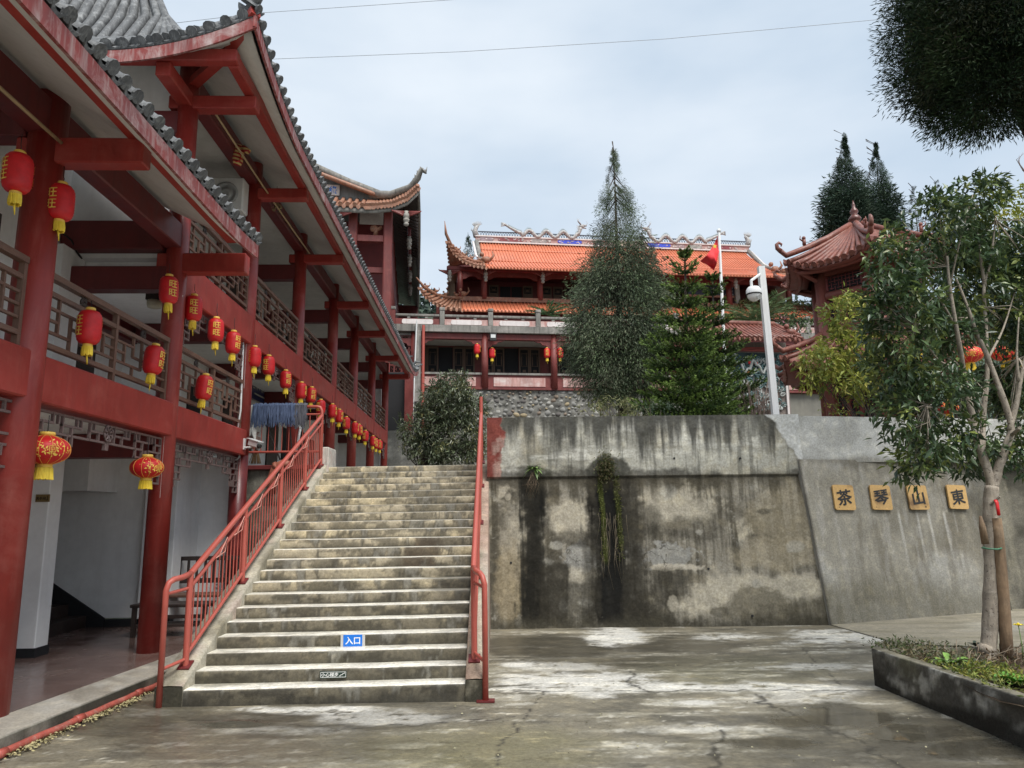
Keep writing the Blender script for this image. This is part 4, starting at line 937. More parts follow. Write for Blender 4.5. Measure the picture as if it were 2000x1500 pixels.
NEAR = [('L1', 5.60, 4.33, -1.1, 'red lantern with gold characters at the very left under the low eave', .16), ('L2', 6.20, 4.35, -.75, 'red lantern hanging just right of the foremost upper column', .16),
        ('L3', 6.83, 3.39, -.95, 'red lantern hung on the front balustrade, nearest the foremost column', .08), ('L4', 8.19, 3.37, 1.0, 'tilted red lantern hung at the far end of the front balustrade', .08),
        ('L5', 9.69, 3.32, .8, 'red lantern hung on the second balustrade above the ground-floor bench', .08), ('L6', 8.44, 4.26, .45, 'red lantern in front of the second column, beside the black lamp box', .14),
        ('L7', 9.18, 4.25, .05, 'red lantern showing its characters squarely, right behind the second column', .14), ('L8', 9.98, 4.17, .1, 'red lantern in the middle under the beam over the second balustrade', .2), ('L9', 10.68, 4.16, .75, 'red lantern beside the white pipe at the third column', .2)]
for nm, a, z, ph, lab, hg in NEAR: lantern(fromB(-3.71, a, z), ph, lab, RG, let=LET, tilt=(.08 if nm in ('L4', 'L5') else random.uniform(-.03, .03)), hang=hg)
FARL = [(11.75, 4.18, -1.0), (12.53, 4.2, -.45), (13.63, 4.16, .55), (14.8, 4.15, 1.2), (15.65, 4.2, .5), (16.57, 4.08, -.5), (17.84, 4.17, 1.2), (18.66, 4.16, 1.0), (19.63, 4.1, -.5), (20.95, 4.13, 1.3), (21.62, 4.15, .9), (22.74, 4.1, -.3), (24.29, 4.1, .9), (24.98, 4.08, .2), (25.82, 4.12, .2)]
BAYN = ['bay over the mops', 'bay over the handrail head', 'third bay beyond the stair head', 'fourth bay beyond the stair head', 'last bay beside the grey wall']
for i, (a, z, ph) in enumerate(FARL):
    bay = i//3; pos = ('first', 'middle', 'last')[i % 3]
    lantern(fromB(-3.73, a, z), ph, '%s red lantern of the three hanging in the %s' % (pos, BAYN[bay]), RG, let=LET, tilt=random.uniform(-.04, .04), hang=.2)
# two broad festival lanterns under the first floor
def big_lantern(p, size, ph, label):
    r, h = .19*size, .245*size; n = 16; seg = 30
    prof = [(max(.30*r, r*sqrt(max(0, 1-(abs(-1+2*i/n))**2.2))), (-1+2*i/n)*h/2) for i in range(n+1)]
    a = atan2(-p.y, -p.x)+pi/2+ph; t = thing('festival_lantern', label, 'lantern', p, (0, 0, a), 'broad festival lanterns under the first floor')
    part('lantern_body', MB().lathe(prof, seg), LRED, t); part('gold_ring', MB().lathe([(r*.30, 0), (r*.32, .02), (r*.34, .025), (r*.30, .045)], 18), GOLD, t, loc=(0, 0, h/2-.012)); part('gold_ring', MB().lathe([(r*.30, 0), (r*.34, .02), (r*.32, .025), (r*.30, .045)], 18), GOLD, t, loc=(0, 0, -h/2-.035))
    mb = MB()
    for k in range(12):
        b = 2*pi*k/12; mb.tube([((q[0]+.001)*cos(b), (q[0]+.001)*sin(b), q[1]) for q in prof], .0022, 4, cap=False)
    part('rib', mb, GOLD, t)
    mb = MB(); rn = random.Random(11)
    for k in range(150):                                                     # printed gold flowers: small leaf shapes laid on the cloth
        b = -pi/2+rn.choice([0, pi])+rn.gauss(0, .42); zz = rn.gauss(0, .42)
        if abs(zz) > .80 or (abs(((b+pi/2+pi/2) % pi)-pi/2) < .17 and abs(zz) < .22): continue
        rr = r*sqrt(1-abs(zz)**2.2)+.0028; c = Vector((rr*cos(b), rr*sin(b), zz*h/2)); nrm = Vector((cos(b)*.9, sin(b)*.9, zz*.8)).normalized(); tx = nrm.orthogonal().normalized(); ty = nrm.cross(tx); th = rn.uniform(0, 6.28); s = rn.uniform(.008, .019)
        d = tx*cos(th)+ty*sin(th); e = nrm.cross(d); mb.quad(c-d*s, c-e*s*.45, c+d*s, c+e*s*.45)
    for b in (-pi/2, pi/2):
        for s0, s1 in ((.024, .019), (.012, .007)):
            for i in range(4):
                A = [(s0, s0), (-s0, s0), (-s0, -s0), (s0, -s0)]; x0, z0 = A[i]; x1, z1 = A[(i+1) % 4]; sg = 1 if b < 0 else -1
                mb.box((sg*(x0+x1)/2, (-1 if b < 0 else 1)*(r+.002), (z0+z1)/2), (abs(x1-x0)+.004, .003, abs(z1-z0)+.004))
    part('gold_pattern', mb, GOLD, t, kind='stuff')
    mb = MB(); rn = random.Random(5)
    for k in range(44):
        b = 2*pi*k/44; q = r*.36*rn.uniform(.96, 1.05); mb.tube([(q*.9*cos(b), q*.9*sin(b), 0), (q*1.05*cos(b), q*1.05*sin(b), -.10*size*rn.uniform(.96, 1.03))], .006, 4, smooth=False)
    part('tassel', mb, YELLOW, t, loc=(0, 0, -h/2-.03)); part('hook', MB().cyl((0, 0, 0), (0, 0, .16), .004, n=5), BLACK, t, loc=(0, 0, h/2+.02)); return t
big_lantern(fromB(-3.80, 6.5, 2.215), 1.0, .25, 'larger broad red lantern with gold flowers beside the foremost column')
big_lantern(fromB(-3.80, 8.42, 2.19), .93, .75, 'broad red lantern with gold flowers hanging beside the second column')

# ---- black lamp box under the first-floor ceiling, wall plate, air conditioner, washing
def on_w(u, v, w): p = b_ray(u, v, w=w); return p
def on_a(u, v, a): return b_ray(u, v, a=a)
p = on_a(303, 578, 9.6); t = thing('ceiling_lamp', 'small dark box lamp with a pale lower shade hanging under the gallery ceiling', 'lamp', fromB(p.x, p.y, p.z), (0, 0, TH))
bar('lamp_box', DARKWOOD, t, (0, 0, .06), (.17, .17, .26)); part('lamp_shade', MB().lathe([(.085, -.16), (.095, -.12), (.095, -.07)], 12), plain('cream_shade', (.5, .46, .34), .6), t); rod('hanging_rod', BLACK, t, (0, 0, .19), (0, 0, .42), .008); bar('ceiling_plate', BLACK, t, (0, 0, .43), (.16, .16, .02))
t = thing('washroom_plate', 'small brass washroom plate with dark characters on the white pier', 'sign', fromB(-5.17, 8.733, 1.83), (0, 0, TH), None)
t.location = fromB(*on_a(84, 973, 8.735)); bar('plate', BRASS, t, (0, -.004, 0), (.155, .012, .085))
flat_text('lettering', '洗手间', .038, BLACK, t, (-.018, -.0115, -.004), (pi/2, 0, 0), .0008); mb = MB(); mb.span((.054, -.012, -.02), (.060, -.011, .024)); mb.span((.040, -.012, -.024), (.060, -.011, -.018)); part('arrow', mb, BLACK, t)
p = on_a(427, 372, 11.55); t = thing('air_conditioner', 'white air conditioner unit with a round fan grille in the upper gallery', 'air conditioner', fromB(-5.0, 11.5, 5.96), (0, 0, TH))
p = on_a(432, 385, 11.5); t.location = fromB(p.x, p.y, p.z-.28)
bbox('casing', METALW, t, (-.40, -.14, 0), (.40, .14, .56), .02); part('fan_grille', MB().lathe([(.2, 0), (.2, .015), (.15, .02), (.15, .005), (.1, .005), (.1, .02), (.05, .02), (.03, .01)], 20), plain('grey_plastic', (.3, .31, .31), .5), t, loc=(.12, -.14, .28), rot=(pi/2, 0, 0))
for k in range(6): bar('vent_slat', BLACK, t, (-.28, -.142, .14+.055*k), (.15, .01, .025))
KNIT = G('striped_knit'); _w = KNIT.n('ShaderNodeTexWave', wave_type='BANDS', bands_direction='Z'); _w.inputs['Scale'].default_value = 5.2; _w.inputs['Distortion'].default_value = .6; KNIT.L(KNIT.n('ShaderNodeTexCoord').outputs['Object'], _w.inputs['Vector'])
KNITM = KNIT.done(KNIT.mix(KNIT.map(_w.outputs['Fac'], .45, .55), (.28, .02, .02), (.50, .36, .14)), .9)
p = on_a(466, 302, 10.6); t = thing('striped_garment', 'small red and yellow striped knitted garment hanging from a pole under the upper eave', 'clothing', fromB(-3.62, p.y, p.z) if False else fromB(*p), (0, .1, TH))
mb = MB(); mb.tube([(0, 0, .15), (0, 0, .05), (0, 0, -.1), (0, 0, -.17)], [.075, .085, .085, .06], 12, flat=.5); mb.tube([(-.04, 0, .12), (-.15, 0, .08)], [.05, .04], 10); mb.tube([(.04, 0, .12), (.15, 0, .06)], [.05, .042], 10); part('knit_body', mb, KNITM, t); part('pocket_rim', MB().tube([(.06*cos(a), -.045, -.07+.07*sin(a)) for a in np.linspace(0, 2*pi, 15)], .007, 5, cap=False), LRED, t)
p0, p1 = fromB(-3.62, 9.1, 6.98), fromB(-3.62, 14.6, 6.98); t = thing('bamboo_pole', 'pale bamboo drying pole tied under the upper eave', 'pole'); t2 = part('pole', MB().tube([p0.lerp(p1, k/8)+Vector((0, 0, -.03*sin(pi*k/8))) for k in range(9)], .016, 7), plain('bamboo', (.36, .26, .14), .5), t)
p0, p1 = fromB(-3.70, 2.5, 4.90), fromB(-3.70, 6.1, 4.86); t = thing('bamboo_pole', 'pale bamboo drying pole under the low eave at the upper left', 'pole'); part('pole', MB().tube([p0.lerp(p1, k/8) for k in range(9)], .016, 7), bpy.data.materials['bamboo'], t)
# dried bunch
rn = random.Random(8); mb = MB(); p = fromB(*on_a(540, 395, 12.4))
for k in range(60): q = p+Vector((rn.gauss(0, .05), rn.gauss(0, .05), rn.uniform(-.16, .12))); mb.ball(q, rn.uniform(.012, .022), 5, 4)
t = thing('dried_bunch', 'dried yellowish seed bunch hanging below the third upper outrigger', 'dried plant'); part('seed_heads', mb, plain('dry_seed', (.26, .19, .10), .8), t, kind='stuff'); rod('string', BLACK, t, p+Vector((0, 0, .1)), p+Vector((0, 0, .3)), .004)

# ---- blue name board on the back wall of the terrace gallery
q0 = on_w(487, 728, -5.52); t = thing('blue_name_board', 'dark blue name board with pale characters on the gallery wall above the mops', 'sign', fromB(-5.55, q0.y, q0.z-.5), (0, 0, TH))
c0 = on_w(486, 745, -5.5); c1 = on_w(525, 770, -5.5); Lb = max(.6, c1.y-c0.y)
t.location = fromB(-5.5, (c0.y+c1.y)/2, (c0.z+c1.z)/2); NAVY = plain('navy_board', (.012, .02, .085), .4); PALE = plain('pale_print', (.42, .42, .36), .5)
bar('board', NAVY, t, (0, 0, 0), (.03, Lb*1.12, .68)); me = text_mesh('古禅寺素食堂', .25, .004); me.materials.append(PALE); put('lettering', me, t, loc=(.017, Lb*.06, .03), rot=(pi/2, 0, pi/2), scale=(Lb*.80/1.5, 1, 1))
bar('line_of_small_print', PALE, t, (.016, Lb*.1, -.19), (.004, Lb*.7, .035)); part('emblem', MB().tube([(.018, -Lb*.44+.10*sin(a), .06+.12*cos(a)) for a in np.linspace(.7, 5.6, 14)], .02, 6), PALE, t)
for dz in (-.35, .35): bar('edge_strip', plain('strip_metal', (.35, .32, .3), .4, .3), t, (.012, 0, dz), (.03, Lb*1.14, .02))

# ---- stone wall under the terrace edge between the gallery and the stairs
xs_, zs_ = np.meshgrid(np.linspace(-4.45, -3.14, 60), np.linspace(-.05, 2.40, 80), indexing='ij'); f1 = fbm(xs_*2.2, zs_*2.2, 130, 5, .6); f2 = fbm(xs_*7, zs_*4, 131, 5, .6)
c = np.zeros(xs_.shape+(3,)); c[:] = (.16, .15, .125); c = cmix(c, (.06, .057, .045), sstep(.42, .62, f1)*.8); c = cmix(c, (.27, .26, .22), sstep(.54, .7, f2)*.6); c = cmix(c, (.05, .065, .02), sstep(.5, .65, fbm(xs_*3, zs_*3, 132, 4))*(1-sstep(1.2, 2.1, zs_))*.6)
c = cmix(c, (.03, .028, .025), (1-sstep(.012, .03, np.abs(zs_-1.83+(f1-.5)*.12)))*.7)
t = thing('terrace_edge_wall', 'short rough concrete wall under the terrace edge between gallery and stairs', 'wall'); color_grid('wall_face', xs_, 12.17+(f1-.5)*.10+(f2-.5)*.03, zs_, c, CONC, t); bbox('wall_core', TERR, t, (-4.45, 12.23, -.05), (-3.16, 12.5, 2.40), 0); bbox('coping', REDDARK, t, (-4.42, 12.05, 2.405), (-3.13, 12.42, 2.478), .01)
pp = [at_y(u, v, 12.05) for u, v in ((530, 965), (531, 930), (538, 911), (552, 905), (568, 908))]; t = thing('outlet_pipe', 'rusty red elbow pipe coming out of the wall behind the handrail', 'pipe'); part('elbow', MB().tube(pp, .062, 12), plain('rust_pipe', (.30, .10, .06), .6, 0, .3), t); part('flange', MB().tube([pp[2]-Vector((.02, 0, .01)), pp[2]+Vector((.03, 0, .012))], .075, 12), bpy.data.materials['rust_pipe'], t)
# ---- railing of the terrace edge with mops laid over it
YR = 12.20; zr = at_y(628, 794, YR).z; zb = at_y(600, 882, YR).z; xr0, xr1 = at_y(478, 790, YR).x, at_y(629, 793, YR).x
t = thing('terrace_railing', 'red pipe railing along the terrace edge with mops hung over it', 'railing')
part('top_rail', MB().tube([(xr0, YR, zr), (xr1-.09, YR, zr), (xr1-.03, YR, zr-.012), (xr1, YR, zr-.07), (xr1, YR, zb-.1)], .026, 10), HANDRAIL, t); rod('rail', HANDRAIL, t, (xr0, YR, zb), (xr1, YR, zb), .02); rod('rail', HANDRAIL, t, (xr0, YR, zr-.13), (xr1, YR, zr-.13), .016)
for k in range(11): x = xr0+(xr1-xr0)*(k+.7)/11.4; rod('baluster', HANDRAIL, t, (x, YR, zb), (x, YR, zr-.13), .008, 6)
def strand_mat(n, c1, c2):
    g = G(n); q = g.noise(60, 3, .6, (1, 1, .06)); return g.done(g.mix(g.map(q, .3, .7), c1, c2), .95)
MOPB, MOPG = strand_mat('blue_mop', (.02, .032, .075), (.12, .165, .27)), strand_mat('grey_mop', (.035, .038, .05), (.13, .13, .15))
def mop(u0, u1, mat, label, length=.34, stick=None):
    x0, x1 = at_y(u0, 795, YR).x, at_y(u1, 795, YR).x; mb = MB(); rn = random.Random(int(u0)); n = int((x1-x0)/.0042)
    for k in range(n):
        x = x0+(x1-x0)*(k+.5)/n+rn.gauss(0, .012); L = length*rn.uniform(.75, 1.1); s = rn.choice([-1, 1, 1]); dx = rn.gauss(0, .022); o = rn.uniform(0, .03)
        mb.tube([(x-dx*.3, YR-s*.02, zr+.034+o), (x, YR-.05-o, zr+.015), (x+dx*.5, YR-.075-o*.6, zr-L*.5), (x+dx, YR-.06-o+rn.gauss(0, .012), zr-L)], [.011, .012, .011, .005], 4, smooth=False)
    for k in range(n//3): x = x0+(x1-x0)*rn.random(); mb.tube([(x, YR, zr+.05), (x, YR+.06, zr), (x+rn.gauss(0, .02), YR+.07, zr-length*.8)], [.011, .012, .006], 4, smooth=False)
    t = thing('mop', label, 'mop', group='mops hung over the terrace railing'); part('mop_strands', mb, mat, t, kind='stuff')
    if stick: rod('mop_stick', DARKWOOD, t, (stick[0], YR+.02, zr-.05), (stick[1], YR+.10, zb-.12), .013)
xm = lambda u: at_y(u, 795, YR).x
mop(497, 538, MOPB, 'blue string mop nearest the column on the terrace railing', .33, (xm(508), xm(548))); mop(537, 581, MOPB, 'blue string mop in the middle of the terrace railing', .32, (xm(563), xm(572))); mop(578, 601, MOPG, 'dark grey string mop bunched at the handrail end of the terrace railing', .36, (xm(590), xm(592)))
mb = MB(); gx0, gx1 = xm(476), xm(502); rows = []
for j in range(9):
    f = j/8; rows.append([(gx0+(gx1-gx0)*i/9+.02*sin(i*2+j*.5)*f+(-.03*f if i < 4 else .02*f), YR-.05-.025*sin(i*1.9)*f-.02*f, zr+.03-f*(.52-.10*sin(i*1.3))) for i in range(10)])
t = thing('grey_rag', 'pale grey rag draped over the railing beside the blue mop', 'cloth'); part('cloth', MB().sheet(rows, (0, .006, 0)), plain('rag_cloth', (.50, .50, .47), .95, 0, .25, 8), t)
# tap with white pipe in front of a terrace column
t = thing('water_tap', 'white pipe with a metal tap standing in front of a terrace column', 'tap'); c0 = at_y(583, 830, 12.5); c1 = at_y(577, 888, 12.5)
part('pipe', MB().tube([c1, c1.lerp(c0, .45)+Vector((.02, 0, 0)), c0.lerp(c1, .1)+Vector((.035, 0, 0)), c0], .022, 8), plain('white_pipe', (.75, .75, .74), .35), t); part('tap_head', MB().tube([c0+Vector((-.10, 0, -.005)), c0+Vector((-.02, 0, .01)), c0+Vector((.05, 0, .02)), c0+Vector((.05, 0, .06))], .02, 7), METALW, t)
# broom leaning and a stack of boxes near the column
t = thing('cardboard_box', 'small stained cardboard box standing on the terrace ledge beside the column', 'box', at_y(490, 876, 12.32)); bbox('carton', plain('carton', (.42, .28, .22), .9, 0, .3, 6), t, (-.12, -.1, 0), (.12, .1, .2), .008); bar('carton_flap', bpy.data.materials['carton'], t, (.02, -.02, .24), (.2, .15, .012), (.5, 0, 0))
t = thing('broom', 'wooden handled broom leaning behind the railing next to the box', 'broom'); b0, b1 = at_y(500, 880, 12.4), at_y(494, 835, 12.4); rod('handle', plain('broom_wood', (.28, .14, .06), .6), t, b0, b1+Vector((0, 0, .25)), .012); mb = MB()
for k in range(24): a = random.uniform(-1, 1); mb.tube([b0+Vector((a*.03, 0, .02)), b0+Vector((a*.10, random.uniform(-.03, .03), -.22))], .006, 4)
part('bristles', mb, plain('bristle', (.30, .20, .10), .9), t, kind='stuff')

# ---- bullet camera, junction box and conduit on the third column
t = thing('security_camera', 'white bullet security camera fixed to the peeling third column', 'camera', fromB(-3.66, 11.62, 2.70), (0, 0, TH))
t.location = fromB(*on_a(487, 867, 11.55)); bbox('camera_body', METALW, t, (-.02, -.05, -.045), (.19, .05, .045), .012).rotation_euler = (0, .28, -.5); bar('sun_hood', METALW, t, (.09, -.01, .055), (.26, .12, .012), (0, .28, -.5)); rod('lens', BLACK, t, (.165, -.085, -.04), (.20, -.10, -.05), .036, 12); bar('junction_box', METALW, t, (-.12, .02, .0), (.10, .07, .17)); rod('bracket', METALW, t, (-.10, 0, -.06), (.03, 0, -.05), .016)
t = thing('white_conduit', 'white plastic conduit running down the third column to the camera', 'conduit')
P = [fromB(*on_a(u, v, 11.55)) for u, v in ((477, 612), (474, 700), (470, 800), (463, 845))]; part('conduit', MB().tube(P, .014, 8), bpy.data.materials['white_pipe'], t); P = [fromB(*on_a(u, v, 11.55)) for u, v in ((463, 850), (470, 846), (473, 855), (472, 870), (466, 895), (452, 903))]; part('cable_loop', MB().tube(P, .012, 6), plain('grey_cable', (.42, .42, .40), .5), t)

# ---- timber bench and side table on the ground floor
def bench(loc, rz):
    t = thing('timber_bench', 'dark timber bench with a slatted back against the white end wall', 'bench', loc, (0, 0, rz)); Lb = 1.35
    for x in (-Lb/2, Lb/2): bar('leg', DARKWOOD, t, (x, .38, .46), (.055, .05, .92)); bar('leg', DARKWOOD, t, (x, -.02, .21), (.055, .05, .42)); bar('arm', DARKWOOD, t, (x, .17, .60), (.06, .46, .04)); bar('arm_post', DARKWOOD, t, (x, -.02, .51), (.05, .05, .18))
    bbox('seat', RAILWOOD, t, (-Lb/2-.03, -.06, .40), (Lb/2+.03, .36, .44), .008); bar('top_rail', DARKWOOD, t, (0, .39, .92), (Lb+.06, .045, .06)); bar('rail', DARKWOOD, t, (0, .385, .60), (Lb, .04, .07))
    for k in range(11): bar('slat', DARKWOOD, t, (-Lb/2+Lb*(k+.6)/11.2, .385, .76), (.035, .022, .28))
    bar('stretcher', DARKWOOD, t, (0, -.02, .14), (Lb, .035, .05)); return t
bench(fromB(-4.05, 11.05, .13), TH+.05)
t = thing('low_table', 'low dark timber table standing in front of the bench', 'table', fromB(-4.12, 10.25, .13), (0, 0, TH)); bbox('tabletop', DARKWOOD, t, (-.5, -.2, .37), (.5, .2, .41), .008); bar('shelf', DARKWOOD, t, (0, 0, .14), (.9, .34, .03))
for sx in (-1, 1):
    for sy in (-1, 1): bar('leg', DARKWOOD, t, (sx*.45, sy*.16, .185), (.05, .05, .37))
t = thing('red_box', 'tiny red box lying on the low timber table', 'box', fromB(-4.35, 10.15, .541), (0, 0, .3)); bbox('box_body', LRED, t, (-.05, -.035, 0), (.05, .035, .05), .006)
t = thing('white_bag', 'crumpled white bag lying on the arm of the bench by the column', 'bag', fromB(-3.62, 11.0, .59)); mb = MB(); mb.ball((0, 0, .05), .10, 9, 6, (1.1, .8, .6)); 
for i, v in enumerate(mb.v): rn = random.Random(i); mb.v[i] = tuple(x+rn.uniform(-.025, .025) for x in v)
part('bag_body', mb, plain('bag_plastic', (.66, .63, .62), .45), t)
# moss and litter in the gutter along the drain pipe
mb = MB(); rn = random.Random(4)
for k in range(900):
    f = rn.choice([rn.uniform(.25, .5), rn.uniform(.55, .66), rn.uniform(.70, .80), rn.uniform(.2, 1)]); q = dp.children[0].data.vertices[min(139, int(f*13)*10)].co; p = gp(-160, 1540, .04).lerp(gp(320, 1331, .04), f); s = rn.uniform(.006, .018); a = rn.uniform(0, 6.28)
    c = Vector((p.x+rn.gauss(.05, .035), p.y+rn.gauss(-.01, .03), rn.uniform(.005, .03))); mb.quad(c+Vector((cos(a)*s, sin(a)*s, 0)), c+Vector((-sin(a)*s*.5, cos(a)*s*.5, .008)), c+Vector((-cos(a)*s, -sin(a)*s, .004)), c+Vector((sin(a)*s*.5, -cos(a)*s*.5, 0)))
o = part('gutter_litter', mb, plain('dry_moss', (.36, .31, .16), .95, 0, .5, 40), kind='stuff'); o['label'] = 'dry mossy litter along the red pipe'

# ---- loose cables strung through the galleries
for nm, pts, lab in (('a', [(90, 415), (140, 470), (160, 505)], 'thin black cable sagging along the first-floor gallery wall'), ('b', [(230, 505), (300, 575), (345, 610)], 'thin dark cable along the ceiling edge behind the balustrade')):
    t = thing('cable', lab, 'cable', group='loose gallery cables'); P = [fromB(*b_ray(u, v, w=-5.1)) for u, v in pts]; part('cable', MB().tube([P[0], P[0].lerp(P[1], .5)+Vector((0, 0, -.04)), P[1], P[1].lerp(P[2], .5)+Vector((0, 0, -.03)), P[2]], .012, 5), BLACK, t)

t = thing('wall_box', 'small white electrical box on the dark doorway beside the broad lantern', 'electrical box', fromB(*b_ray(40, 912, a=8.7)), (0, 0, TH)); bbox('box_body', METALW, t, (-.06, -.04, -.07), (.06, .0, .07), .01); rod('key_hole', BLACK, t, (.03, -.041, .02), (.03, -.044, .02), .008)
rn = random.Random(77); P = [fromB(*b_ray(u, v, w=-5.0)) for u, v in ((243, 1060), (262, 1130))]
t = thing('wall_socket', 'small grey socket low on the white wall near the bench', 'socket', fromB(-4.2, 11.99, .62), (0, 0, TH)); bbox('plate', METALW, t, (-.045, -.012, -.045), (.045, 0, .045), .004); bar('slots', BLACK, t, (0, -.0135, 0), (.03, .003, .012))

# ================================================================== THE TEMPLE HALL, THE WING, THE PAVILION
YH = rad(7.5); H0Y = 34.0
def hl_at(u, v, o):
    """where the sight line of a picture point meets the hall's plane at depth o: (along, height)"""
    d = ray(u, v); n = Vector((-sin(YH), cos(YH), 0)); p0 = Vector((0, H0Y, 0))+n*o
    t = (p0-CAM).dot(n)/d.dot(n); q = CAM+d*t; return (q-p0).dot(Vector((cos(YH), sin(YH), 0))), q.z
HALLROT = (0, 0, YH); HALLLOC = (0, H0Y, 0)
ORANGE = paint('orange_glazed_tile', (.62, .185, .092), .14, .6, .4, fade=(.70, .32, .21), fade_amt=.55, dirt=(.30, .07, .04), dirt_amt=.3, bump=.2)
OLDTILE = paint('old_brown_tile', (.30, .13, .075), .4, 5, .55, fade=(.48, .36, .27), fade_amt=.6, dirt=(.06, .04, .03), dirt_amt=.6, bump=.3)
HRED = paint('hall_red_timber', (.17, .03, .025), .3, 1.5, .55, fade=(.30, .10, .085), fade_amt=.4, dirt=(.06, .012, .012), dirt_amt=.4)
HPINK = paint('weathered_pink_panel', (.50, .30, .27), .3, 1.6, .75, fade=(.66, .60, .56), fade_amt=.9, dirt=(.28, .05, .04), dirt_amt=.7)
HWHITE = paint('weathered_white_panel', (.70, .64, .62), .12, 1.5, .7, fade=(.45, .44, .42), fade_amt=.6, dirt=(.3, .2, .18), dirt_amt=.4)
HGREY = paint('dirty_coping', (.22, .21, .19), .4, 1.6, .85, fade=(.42, .38, .35), fade_amt=.7, dirt=(.02, .02, .018), dirt_amt=.85)
BROWNDOOR = paint('brown_door_timber', (.14, .085, .055), .35, 4, .6, fade=(.24, .17, .12), fade_amt=.5, dirt=(.04, .02, .015), dirt_amt=.4)
PENDANT = plain('pendant_stone', (.28, .26, .23), .7, 0, .3, 9)
TEALR = plain('teal_relief', (.09, .16, .16), .7, 0, .6, 7); TEALBG = plain('teal_ground', (.03, .06, .065), .8, 0, .5, 5); PALEREL = plain('pale_relief', (.40, .42, .40), .7, 0, .35, 9)

hall = thing('temple_hall', 'two-storey red temple hall with bright orange tiled roofs and dragons on the ridge', 'temple', HALLLOC, HALLROT)
B = lambda nm, mat, a, b, bev=0, par=None, **k: bbox(nm, mat, par or hall, a, b, bev, **k)
# ---- lower colonnade
LC = [-4.55, -1.28, 2.0, 5.28, 8.56, 11.84, 15.1]
B('ledge', HRED, (-5.4, -.12, 7.44), (19, .1, 7.54)); B('plinth_coping', HGREY, (-5.0, -.1, 8.14), (19, .16, 8.23)); B('plinth_core', HRED, (-5.0, -.02, 7.54), (19, .12, 8.14))
for i, s in enumerate(LC):
    part('column', MB().lathe([(.16, 7.5), (.155, 10.1)], 16), HRED, hall, loc=(s, -.08, 0))
    if i < len(LC)-1: B('plinth_panel', HPINK, (s+.42, -.05, 7.60), (LC[i+1]-.42, .0, 8.02)); B('beam', HRED, (s+.1, -.16, 9.80), (LC[i+1]-.1, .06, 10.08), .015)
    for sg in (-1, 1):                                                         # cloud-shaped brackets
        P = [(s+sg*.14, -.10, 9.80), (s+sg*.98, -.10, 9.80), (s+sg*.80, -.10, 9.72), (s+sg*.62, -.10, 9.70), (s+sg*.56, -.10, 9.60), (s+sg*.36, -.10, 9.57), (s+sg*.30, -.10, 9.46), (s+sg*.14, -.10, 9.43)]
        part('bracket', MB().prism(P, (0, .07, 0)), HRED, hall)
B('terrace_slab', HGREY, (-5.6, -.35, 10.10), (19, 5, 10.42)); B('colonnade_ceiling', SOFFIT, (-5.4, .1, 9.98), (19, 2.2, 10.09)); B('back_wall', HRED, (-5.4, 2.05, 7.5), (19, 2.2, 10.0)); B('colonnade_floor', HGREY, (-5.4, .12, 7.45), (19, 2.1, 7.53))
def hall_door(s0, s1, z0=7.54, z1=9.92, o=1.95, par=None, glass=True):
    d = put('door_leaf', None, par or hall); w = s1-s0; m = (s0+s1)/2
    for a, b in (((s0, z0), (s0+.07, z1)), ((s1-.07, z0), (s1, z1)), ((s0+.07, z0), (s1-.07, z0+.10)), ((s0+.07, z0+.9), (s1-.07, z0+1.0)), ((s0+.07, z0+.55), (s1-.07, z0+.6)), ((s0+.07, z1-.10), (s1-.07, z1))): bar('frame', BROWNDOOR, d, ((a[0]+b[0])/2, o, (a[1]+b[1])/2), (b[0]-a[0], .06, b[1]-a[1]))
    bar('panel', BROWNDOOR, d, (m, o+.01, z0+.5), (w-.14, .03, .86)); bar('pane', DARKIN, d, (m, o+.03, (z0+1+z1-.1)/2), (w-.14, .02, z1-z0-1.1))
    mb = MB()
    for k in (-.13, .13): mb.box((m+k*w/.6, o, (z0+1.25+z1-.2)/2+.1), (.018, .04, z1-z0-1.75))
    for zz in (z0+1.12, z0+1.45, z1-.30): mb.box((m, o+.001, zz), (w*.62, .04, .018))
    for k in (-.25, .25): mb.box((m+k*w, o-.001, z1-.7), (.018, .04, .5))
    mb.box((m, o+.002, z0+1.2), (w*.3, .04, .12)); part('lattice', mb, BROWNDOOR, d)
for s in LC[:5]:
    for a, b in ((.62, 1.16), (1.9, 2.42), (2.44, 2.96)): hall_door(s+a, s+b)
    hall_door(s+.20, s+.60); B('door_opening', DARKIN, (s+1.18, 2.03, 7.54), (s+1.88, 2.06, 9.9))
# rubble retaining wall below
xs2, zs2 = np.meshgrid(np.linspace(-6, 12, 200), np.linspace(2.3, 7.46, 70), indexing='ij'); f1 = fbm(xs2*1.3, zs2*1.5, 140, 5, .6); f2 = fbm(xs2*5, zs2*5, 141, 4); f3 = fbm(xs2*3, zs2*.6, 142, 4)
c = np.zeros(xs2.shape+(3,)); c[:] = (.22, .215, .20); c = cmix(c, (.09, .088, .08), sstep(.45, .65, f1)*.8); c = cmix(c, (.36, .35, .32), sstep(.52, .7, f2)*.6); c = cmix(c, (.07, .07, .065), sstep(.5, .7, f3)*.5)
rub = thing('rubble_wall', 'grey rubble stone retaining wall under the temple hall', 'wall', HALLLOC, HALLROT); color_grid('mortar_face', xs2, -.02+(f2-.5)*.18, zs2, c, CONC, rub); bbox('wall_core', TERR, rub, (-6, .12, 2.3), (19, .6, 7.43))
stmats = [paint('rubble_stone_%s' % n_, b_, .3, 3, .85, dirt=(.05, .05, .045), dirt_amt=.5) for n_, b_ in (('grey', (.24, .235, .22)), ('ochre', (.36, .29, .18)), ('dark', (.11, .10, .095)), ('brown', (.22, .17, .13)), ('pale', (.36, .35, .32)))]
stm = []
